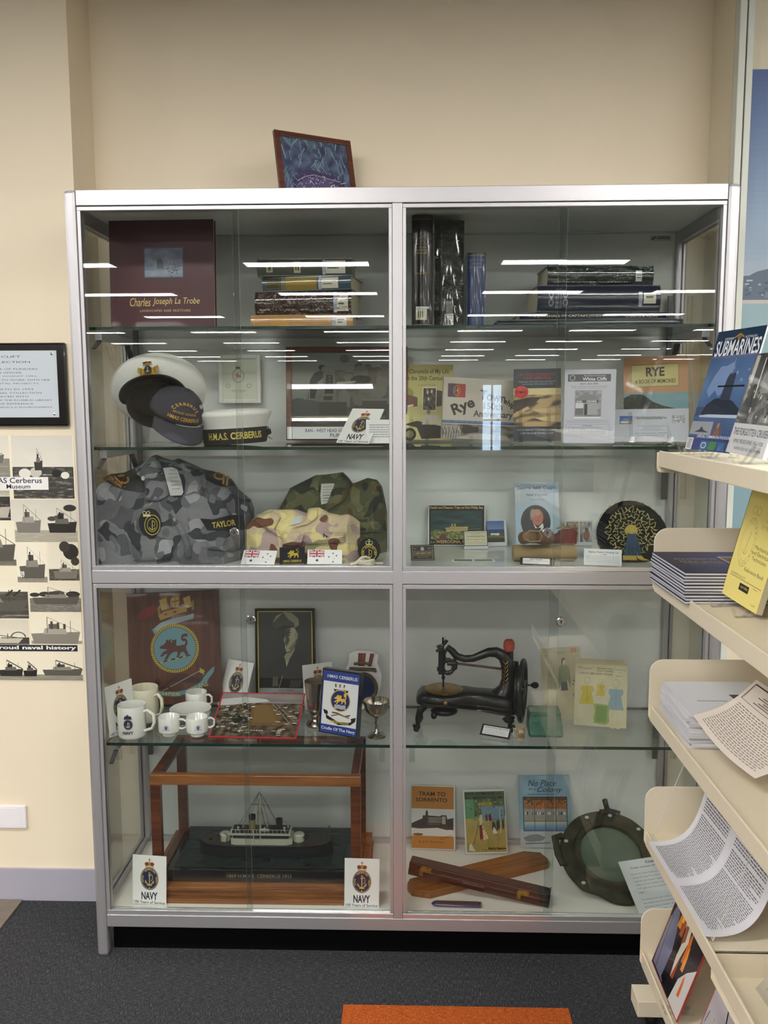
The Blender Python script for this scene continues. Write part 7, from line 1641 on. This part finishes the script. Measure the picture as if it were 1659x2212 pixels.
# porthole
pt = thing('porthole', 'salvaged bronze ship\'s porthole with corroded flange and hinge lug', 'porthole', T(1.560, .212, F5+.090) @ Rz(3) @ Rx(31) @ Matrix.Scale(1.04, 4))
ro_ = .150
g = G(); prf = [(.092, -.012), (ro_*.97, -.012), (ro_, -.006), (ro_*.99, .004), (ro_*.90, .006), (.112, .007), (.106, .016), (.094, .016), (.091, .006), (.092, -.012)]
g.lathe(prf, seg=72)
for p in g.v:
    r_ = math.hypot(p.x, p.y); a = math.degrees(math.atan2(p.y, p.x)) % 360
    if r_ > .12:
        k = 1+.015*noise.noise(V((math.cos(R(a))*3, math.sin(R(a))*3, 0)))
        if 225 < a < 262: k -= .07*math.sin((a-225)/37*PI)
        if 262 < a < 310: k += .05*math.sin((a-262)/48*PI)
        p.x *= k; p.y *= k
g.build('flange', 'bronze', pt, sharp=50)
g = G(); g.lathe([(0, .003), (.0925, .003), (.0925, -.004), (0, -.004)], seg=48); g.build('porthole_glass', 'port_glass', pt)
g = G()
for a in (38, 78, 110, 160, 222, 300): g.tube([(.134*math.cos(R(a)), .134*math.sin(R(a)), .0055), (.134*math.cos(R(a)), .134*math.sin(R(a)), .0075)], .0065, '#b4b6a6', 10, sq=(1, .8))
g.build('bolt_hole', 'ink', pt)
g = G(); g.tube([(.025, ro_*.93, .006), (.022, ro_*1.05, .012), (.022, ro_*1.22, .012)], [.012, .008, .0085], seg=12); g.tube([(.0, ro_*.95, .005), (.03, ro_*.97, .006), (.06, ro_*.9, .006)], .010, seg=10); g.build('hinge_lug', 'bronze', pt)
g = G(); g.tube([(-.135, .062, .008), (-.158, .055, .010), (-.160, .0, .010), (-.152, -.03, .008), (-.138, -.03, .008)], [.010, .012, .010, .009, .007], seg=10); g.build('side_lug', 'bronze', pt)
def craig_art(A, w, h):
    A.rect(0, 0, 1, 1, '#c6cbcd'); A.text('Craigburn (Barque)', .40, .05, 1.0-.0, .11, '#33363c', bold=.03); A.text('Totally wrecked off Sorrento Ocean Beach', .14, .135, .98, .175, '#3b3e44', bold=.02)
    T_ = ['Bound for New Zealand in ballast, the Craigburn was', 'towed through The Heads in rough waters when,', 'outside, the hawser slipped. The Captain refused', 'offers of tow, despite the dangerous position of', 'S.W. gale and the ship drifted towards shore and', 'reef.', '', 'Two boats were got away, one reached safety,', 'was swept into the breakers and men were lost.', 'Of those left on board, all were saved by rocket', 'apparatus next day.']
    for k, t in enumerate(T_):
        if t: A.text(t, .12, .25+k*.066, .12+.86*len(t)/50, .285+k*.066, '#55585e')
card('information_sheet', 'craig', 'grey white typed sheet headed Craigburn in front of the porthole', 'information sheet', craig_art, t=.001, body='#c6cbcd')

# ================================================================ ON THE RACK
def rcard(name, X, Y, z, ya, le, ro, w_, h_, art, label, cat, t=.004, body='#e6e6e4', m='gloss', group=None, side=None, spine=None):
    g = G(); g.box(-w_/2, w_/2, 0, t, 0, h_, body)
    if side: n = len(g.c); [g.c.__setitem__(n-6+k, lin(side)) for k in (1, 3, 4, 5)]
    if spine: g.box(-w_/2-.0008, -w_/2, -.0005, t+.0005, -.0, h_, spine)
    art(Art.flat(g, w_, h_, 0), w_, h_); o = g.build(name, m, M=seat(X, Y, z, ya, le, ro, w_, h_, t)); return tag(o, label, cat, group)
def sub_art(A, w, h):
    A.img(0, 0, 1, 1, 26, 34, lambda s, t: mixc('#223a56' if t < .22 else '#33507c', '#6f8bb8' if t > .2 else '#1c2f49', (1-abs(t-.45)*2.0)*.7+.5*(nz(s*3, t*3, 2)-.5)))
    A.text('SUBMARINES', .05, .085, .97, .215, '#eef0f2', bold=.05); A.text('CENTENARY', .2, .062, .40, .082, '#c9ced6', bold=.02); A.text('AUSTRALIAN', .62, .062, .86, .082, '#c9ced6', bold=.02); A.rect(.02, .222, .98, .226, '#a86a4a')
    A.ell(.5, .065, .04, .025, '#8a6a34', 14); A.line([(.4, .07), (.5, .04), (.6, .07)], .02, '#a3813f', 1.4)
    A.poly([(.12, .5), (.2, .38), (.3, .3), (.42, .3), (.55, .27), (.6, .32), (.5, .4), (.55, .5), (.4, .55), (.3, .5), (.2, .56)], '#7c97c4')
    for u, v, r_ in ((.68, .36, .03), (.8, .42, .028), (.9, .34, .024), (.45, .47, .035)): star(A, u, v, r_, '#8ea6cc', 1.4)
    A.img(0, .64, 1, .72, 24, 6, lambda s, t: mixc('#33466c', '#4b6390', nz(s*8, t*8, 1))); A.poly([(.12, .71), (.2, .62), (.35, .57), (.55, .56), (.75, .59), (.95, .66), (1, .71)], '#2b3346'); A.poly([(.46, .58), (.5, .40), (.54, .36), (.66, .36), (.68, .58)], '#3a4254'); A.poly([(.34, .475), (.34, .46), (.9, .46), (.9, .475)], '#1c2230'); A.rect(.56, .24, .575, .37, '#8d95a8'); A.rect(.60, .3, .61, .37, '#6b7388'); A.poly([(.1, .71), (.3, .70), (1, .70), (1, .725), (.12, .725)], '#b9c6dc')
    A.rect(.0, .76, .48, .87, '#9ba0aa'); A.poly([(.1, .85), (.2, .83), (.25, .80), (.3, .83), (.44, .85)], '#44484f'); A.rect(.48, .76, .72, .87, '#51597c'); A.ell(.6, .79, .03, .025, '#a87c60', 12); A.poly([(.54, .87), (.56, .81), (.64, .81), (.67, .87)], '#8a6048'); A.text('OFFICIAL COMMEMORATIVE BOOK', .2, .872, .93, .895, '#d8dce6', bold=.03)
    A.rect(0, .90, 1, 1, '#2a3f7c'); A.rect(.32, .92, .48, .99, '#2f6ea3'); A.ring(.40, .955, .06, .025, .2, '#cfd8e4', 14); A.rect(.5, .92, .68, .99, '#3c7c50'); A.rect(.7, .92, .86, .99, '#3a6fb5'); A.rect(0, .9, .14, 1, '#d8dae0'); A.lines(.02, .91, .12, .99, 8, '#33363c')
rcard('magazine', 1.633, -.312, ZR[0]+.010, -79.96, 15.06, -.19, .21, .296, sub_art, 'blue SUBMARINES centenary magazine leaning on the top rack shelf', 'magazine', side='#c9ccd2')
def forg_art(A, w, h):
    A.rect(0, 0, 1, 1, '#d6d8dc'); A.img(0, 0, 1, .70, 40, 30, lambda s, t: mixc('#232323', '#a3a39f', 1.9*nz(s*6, t*6, 5)-.55-(.25 if .1 < s < .4 else 0)))
    rnd = random.Random(9)
    for k in range(70): A.ell(rnd.uniform(.1, .95), rnd.uniform(.3, .66), rnd.uniform(.008, .03), rnd.uniform(.01, .03), rnd.choice(['#d8d8d4', '#1b1b1b', '#4b4b4a', '#8a8a86', '#2a2a2a']), 8)
    A.rect(.05, .02, .14, .3, '#c9c9c5'); A.rect(.3, .05, .33, .45, '#d6d6d2'); A.rect(.45, .1, .62, .4, '#8d8d88'); A.poly([(.02, .66), (.1, .45), (.22, .4), (.3, .55), (.28, .68)], '#1d1d1d')
    A.text('THE FORGOTTEN CRUISER', .06, .745, .98, .815, '#4b5266'); A.text('HMAS MELBOURNE 1913-1928', .13, .855, .9, .895, '#5b6276'); A.text('ANDREW KILSBY AND GREG SWINDEN', .2, .93, .9, .96, '#6b7286')
rcard('magazine', 1.640, -.525, ZR[0]+.010, -92, 15, -.8, .235, .225, forg_art, 'black and white book The Forgotten Cruiser beside the blue magazine', 'magazine', t=.008)
for (x, y, lab) in ((1.618, -.245, 'clear plastic holder under the left corner of the submarines magazine'), (1.618, -.40, 'clear plastic holder between the two top shelf magazines'), (1.618, -.60, 'clear plastic holder under the forgotten cruiser book')): easel(x, y, ZR[0], .03, lab, -85, .04)
def yel_art(A, w, h):
    A.img(0, 0, 1, 1, 8, 10, lambda s, t: mixc('#eadb86', '#e5d67e', nz(s, t, 1))); k_ = '#5a5330'
    A.text('ROYAL AUSTRALIAN NAVY', .22, .03, .9, .07, '#b3a355', bold=.02); A.rect(.2, .09, .9, .12, '#201d12'); A.text('Training Material', .26, .095, .8, .115, '#d8c874')
    A.ring(.28, .53, .19, .20, .035, '#c0b060', 40); A.ring(.28, .53, .15, .155, .03, '#c0b060', 34); A.arc('AUSTRALIAN NAVY', .28, .53, .165, .175, 120, -120, .035, '#b3a355', asp=1.7); A.line([(.3, .44), (.26, .63)], .014, '#c0b060', 1.7); A.ring(.27, .58, .07, .05, .15, '#c0b060', 14, 190, 350); A.ring(.23, .27, .06, .035, .15, '#c0b060', 14); A.ring(.34, .27, .06, .035, .15, '#c0b060', 14)
    for t, a, b, v in (('Mechanical', .50, .86, .52), ('and Electrical', .46, .9, .565), ('Technicians', .5, .88, .61), ('Reference Book', .40, .92, .715)): A.text(t, a, v, b, v+.032, k_)
    for t, a, b, v in (('MARINE', .62, .92, .24), ('LEADING', .6, .94, .30), ('ET TECHNICAL', .52, .96, .36)): A.text(t, a, v, b, v+.028, '#b3a355')
    A.line([(.08, .82), (.95, .82)], .004, k_); A.text('ENGINEERING FACULTY', .1, .79, .5, .81, '#8a7d40'); A.rect(.40, .845, .66, .90, '#1f1c12'); A.text('April 2006', .43, .86, .63, .885, '#d8c874'); A.text('Issue 1', .76, .83, .88, .845, '#8a7d40'); A.text('GUIDE', .8, .95, .92, .965, '#8a7d40')
rcard('manual', 1.626, -.574, ZR[1]+.009, -81.4, 12.2, -5.3, .149, .270, yel_art, 'yellow navy technicians reference book leaning on the second rack shelf', 'manual', t=.014, body='#e5d67e', m='ink', side='#cfc7a8', spine='#15151a')
easel(1.612, -.575, ZR[1], .10, 'clear plastic holder under the yellow reference book', -81, .03)
def blank_art(A, w, h): A.rect(0, 0, 1, 1, '#c6c4d6'); A.rect(.12, .55, .5, .68, '#7c8cb4'); A.lines(.1, .75, .9, .92, 4, '#8a88a0')
rcard('booklet', 1.64, -.80, ZR[1]+.009, -84, 14, 0, .15, .235, blank_art, 'pale lilac booklet at the right edge next to the yellow manual', 'booklet')
# blue magazines and white booklets lying in stacks
def flatmag(M, w_, d_, t, col, art_=None, first=None):
    g = G(); g.hprism([(-w_/2, -d_/2), (w_/2, -d_/2), (w_/2, d_/2), (-w_/2, d_/2)], 0, t*.72, '#cfcfd6'); g.box(-w_/2-.0004, w_/2+.0004, -d_/2-.0004, d_/2+.0004, t*.74, t*.96, col)
    g.box(-w_/2-.0004, w_/2+.0004, -d_/2-.0004, d_/2+.0004, 0, t*.08, col)
    if art_: art_(Art(g, lambda u, v, d: ((u-.5)*w_, (.5-v)*d_, t*.97+d)), w_, d_)
    return g
rn = random.Random(5)
zb = ZR[1]+.0005; tt = .0068; proto = None
for k in range(10):
    M = T(1.638+rn.uniform(-.002, .002), -.365+rn.uniform(-.002, .002), zb) @ Rz(rn.uniform(-.8, .8))
    if k < 9:
        if proto is None: proto = flatmag(M, .205, .275, tt, '#23274a').build('magazine', 'ink', M=M); o = proto
        else: o = proto.copy(); COL.objects.link(o); o.matrix_world = M
        tag(o, 'dark blue covered magazine lying in the stack on the second rack shelf', 'magazine', 'stack of blue magazines')
    else:
        def bl_art(A, w_, d_):
            A.img(0, 0, 1, 1, 20, 20, lambda s, t: mixc('#23243c', '#4a4f86', s*1.1-.1+.2*nz(s*3, t*3, 2))); 
            for j, (t, u, hgt, c_) in enumerate((('ROYAL AUSTRALIAN NAVY', .62, .035, '#c9ccd8'), ('RECRUIT SCHOOL', .52, .07, '#a88b4a'), ('HONOUR PRIDE COURAGE', .44, .025, '#b5b9c9'), ('A HISTORY OF TRAINING', .34, .018, '#8a8fa8'))): A.text(t, .12+.02*j, .35+.1*j, .62, .35+.1*j+hgt*1.1, c_, bold=.02, rot=0)
            A.rect(.66, .25, .98, .70, '#cfc5ac'); A.rect(.68, .28, .96, .66, '#7c6a50'); A.line([(.72, .4), (.9, .55)], .04, '#3b3026'); A.rect(.7, .5, .8, .6, '#b5a98c')
        tag(flatmag(M, .205, .275, tt, '#23274a', bl_art).build('magazine', 'ink', M=M), 'top dark blue magazine of the stack, with a boxed photograph on its cover', 'magazine', 'stack of blue magazines')
    zb += tt+.0003
zb = ZR[2]+.0005; tt = .0066; proto = None
for k in range(12):
    M = T(1.672+rn.uniform(-.005, .004), -.372+rn.uniform(-.008, .006), zb) @ Rz(rn.uniform(-3, 2))
    if k < 11:
        if proto is None: proto = flatmag(M, .212, .240, tt, '#d8d8dc').build('booklet', 'ink', M=M); o = proto
        else: o = proto.copy(); COL.objects.link(o); o.matrix_world = M
        tag(o, 'white stapled booklet lying in the stack on the third rack shelf', 'booklet', 'stack of white booklets')
    else:
        def wh_art(A, w_, d_): A.rect(0, 0, 1, 1, '#dcdde2'); A.lines(.18, .60, .52, .63, 1, '#8a8c94', lw=.8); A.poly([(.6, .42), (.82, .42), (.90, .55), (.82, .68), (.62, .68)], '#3a3022'); A.ell(.72, .55, .06, .06, '#8a7c64', 14); A.ell(.7, .6, .1, .05, '#5c4f3c', 12)
        tag(flatmag(M, .212, .240, tt, '#dcdde2', wh_art).build('booklet', 'ink', M=M), 'top white booklet of the stack, with a small dark picture', 'booklet', 'stack of white booklets')
    zb += tt+.0004
# drooping printed sheets in clear holders
def sheet(name, label, fn, art, back='#e4e0dc'):
    g = G(); g.grid(36, 72, fn, back)
    A = Art(g, lambda u, v, d: (lambda p, q: tuple(p[i]+q[i]*(.0012+d) for i in range(3)))(fn(u, v), norm(fn, u, v)), 0, 0); art(A)
    return tag(g.build(name, 'ink'), label, 'sheet')
def norm(fn, u, v):
    e = .01; a, b, c = V(fn(u, v)), V(fn(u+e, v)), V(fn(u, v+e)); n = (b-a).cross(c-a).normalized()
    return n if n.dot(CAM['c']-a) > 0 else -n
def bez(p, t):
    p = list(p)
    while len(p) > 1: p = [tuple(a+(b-a)*t for a, b in zip(x, y)) for x, y in zip(p, p[1:])]
    return p[0]
# u runs along the rack towards us, v from the bottom edge up the back
def sh3(u, v):
    a, b, c, d = at(1497, 1545, Y=-.515), at(1631, 1682, Y=-.73), at(1634, 1468, Y=-.50), at(1800, 1570, Y=-.74)
    p = (a*(1-u)+b*u)*(1-v)+(c*(1-u)+d*u)*v
    return (p.x-.004*math.sin(PI*u)+.004*math.sin(PI*v), p.y, p.z-.014*math.sin(PI*v)-.010*math.sin(PI*u)*(1-v))
def sh3_art(A):
    # page turned: lines of text run up the sheet
    k_ = '#4b4444'
    def R2(a, b, c, d, col): A._add([(a, b), (c, b), (c, d), (a, d)], [(0, 1, 2, 3)], col)
    for i in range(12):
        pass
    for j in range(18):
        rnd = random.Random(j); u0 = .08
        v = .08+.032*j; u = u0
        while u < .90:
            L = rnd.uniform(.02, .06); R2(u, v, min(.92, u+L), v+.010, '#77706f'); u += L+.012
    for i in range(30): a = .05+.03*i; R2(a, .70, a+.03, .706, k_); R2(a, .94, a+.03, .955, '#1f1518')
    for i in range(12): a = .70+.0208*i; R2(.045, a, .052, a+.0208, k_); R2(.948, a, .955, a+.0208, k_)
    for j in range(6):
        u = .2+.05*(j % 3); R2(u, .74+.028*j, u+.32-.03*j, .752+.028*j, '#77706f')
    R2(.70, .60, .93, .68, '#2b2826')
sheet('printed_sheet', 'cream printed page curling over the third rack shelf', sh3, sh3_art, '#ddd3c9')
def sh4(u, v):
    z0 = ZR[3]+.014
    x, z = bez([(1.535, z0), (1.60, z0-.004), (1.66, z0+.01), (1.665, z0+.09), (1.70, z0+.27)], v)
    return (x+.012*u, -.285-.405*u, z)
def sh4_art(A):
    rnd = random.Random(3)
    def blk(u0, u1, va, vb, n):
        for j in range(n):
            v = va+(vb-va)*j/n; u = u0; e = u1-(.3*(u1-u0)*rnd.random() if rnd.random() < .25 else 0)
            if rnd.random() < .08: continue
            while u < e:
                L = rnd.uniform(.012, .04); A._add([(u, v), (min(e, u+L), v), (min(e, u+L), v+.0065), (u, v+.0065)], [(0, 1, 2, 3)], '#5a575c'); u += L+.007
    blk(.06, .43, .05, .96, 52); blk(.52, .94, .05, .96, 52)
sheet('printed_sheet', 'white double page leaflet curling inside the fourth rack shelf', sh4, sh4_art, '#dcdbe2')
g = G(); q0, q1 = at(1482, 1664, Y=-.24), at(1390, 1800, Y=-.24)
[g.beam((1.66, y, ZR[3]+.285), (1.560, y, ZR[3]+.013), .0016, .0016) for y in (-.250, -.700)]; g.beam((1.560, -.250, ZR[3]+.0115), (1.560, -.700, ZR[3]+.0115), .0016, .0016)
tag(g.build('sheet_holder', 'trim_white'), 'clear acrylic sloping holder on the fourth rack shelf', 'holder')
def fire_art(A, w, h):
    A.rect(0, 0, 1, 1, '#a83a34'); A.img(.008, .008, .992, .992, 40, 34, lambda s, t: mixc('#2a231f', '#4b3f38', 1.2*nz(s*3, t*4, 7)-.1) if s+t < .9 or t < .35 else mixc('#1a191b', '#2e2c33', nz(s*3, t*3, 1)))
    A.poly([(.04, .97), (.03, .60), (.08, .40), (.2, .42), (.30, .58), (.42, .86), (.40, .98)], '#6f7490'); A.line([(.14, .97), (.10, .75), (.08, .5)], .012, '#1b1b22'); A.poly([(.66, .99), (.7, .78), (.82, .66), (.99, .55), (.99, .99)], '#d8d6d3')
    for u, v, a_, c_ in ((.3, .36, .1, '#d88a2c'), (.34, .34, .07, '#f0b84a'), (.40, .42, .08, '#b5532c'), (.66, .52, .09, '#d8702a'), (.70, .6, .07, '#e89a3a'), (.56, .74, .07, '#a8452a'), (.82, .78, .06, '#e0702a')): A.poly([(u-a_*.5, v+a_*1.6), (u-a_*.4, v-a_), (u, v-a_*1.5), (u+a_*.35, v-a_*.4), (u+a_*.5, v+a_*1.5)], c_)
    A.poly([(.44, .2), (.47, .05), (.5, .12), (.49, .3), (.58, .36), (.62, .5), (.57, .66), (.52, .86), (.48, .7), (.50, .5), (.43, .42), (.42, .34)], '#d8d2c0'); A.poly([(.45, .42), (.52, .4), (.55, .52), (.48, .58)], '#8f5a3a'); A.poly([(.34, .96), (.36, .6), (.46, .55), (.5, .8), (.46, .98)], '#121114'); A.ell(.50, .08, .02, .02, '#c9c2b0', 10)
rcard('calendar_print', 1.559, -.381, ZR[4]+.010, -90.7, 18.4, -.55, .228, .30, fire_art, 'glossy print of a burning scene with thin red border on the lowest rack shelf', 'print', side='#a83a34')
def feath_art(A, w, h):
    A.rect(0, 0, 1, 1, '#a83a34'); A.img(.01, .01, .99, .99, 20, 24, lambda s, t: mixc('#c9c4c6', '#a39ea6', nz(s*3, t*5, 7))); rnd = random.Random(8)
    A.line([(.2, .05), (.42, .6)], .02, '#16141a'); A.line([(.6, .25), (.4, .7), (.3, .95)], .05, '#7c4030'); A.line([(.75, .4), (.66, .95)], .04, '#5c3028'); A.ell(.55, .62, .12, .12, '#d6d2d2', 16)
    for k in range(40): u = rnd.uniform(.02, .4); v = rnd.uniform(.55, .95); A.line([(u, v), (u+rnd.uniform(-.05, .1), v+.12)], .008, rnd.choice(['#2a2826', '#d8d4c8', '#55504b', '#8a857c']))
    A.poly([(.02, .95), (.3, .8), (.35, .98)], '#9c5236')
rcard('calendar_print', 1.565, -.70, ZR[4]+.010, -90.7, 18.4, -.5, .25, .245, feath_art, 'pale print with feathery grasses beside the burning scene print', 'print', side='#a83a34')
for y in (-.44, -.62): easel(1.562, y, ZR[4], .02, 'wire holder at the front of the lowest rack shelf', -90, .03)
def bw_art(A, w, h):
    A.rect(0, 0, 1, 1, '#b8b2a2'); A.img(.03, .02, 1, .36, 20, 10, lambda s, t: mixc('#2c2b2a', '#45433f', nz(s*3, t*3, 2))); A.rect(.0, .17, 1, .19, '#d6cfa8'); A.poly([(.35, .56), (.5, .52), (.8, .52), (.82, .62), (.4, .62)], '#1f1a16'); rnd = random.Random(8)
    for k in range(40): u = rnd.uniform(.05, .9); v = rnd.uniform(.45, .95); A.line([(u, v), (u+.1, v+.01)], .006, '#8f8878')
rcard('magazine', 1.63, -.86, ZR[3]-.054, -88, 40, 0, .20, .20, bw_art, 'black and cream magazine on the lower near bay of the fourth rack shelf', 'magazine')
g = G(T(1.72, -.80, ZR[3]-.0555)); rnd = random.Random(1)
pts = [(-.05, .02), (-.03, .035), (-.01, .02), (.02, .012), (.05, .0), (.07, -.03), (.03, -.02), (.0, -.004), (-.03, .006)]
g.hprism(pts[::-1], 0, .0006, '#2f6a96'); tag(g.build('sticker', 'ink'), 'ragged blue sticker on the fourth rack shelf', 'sticker')
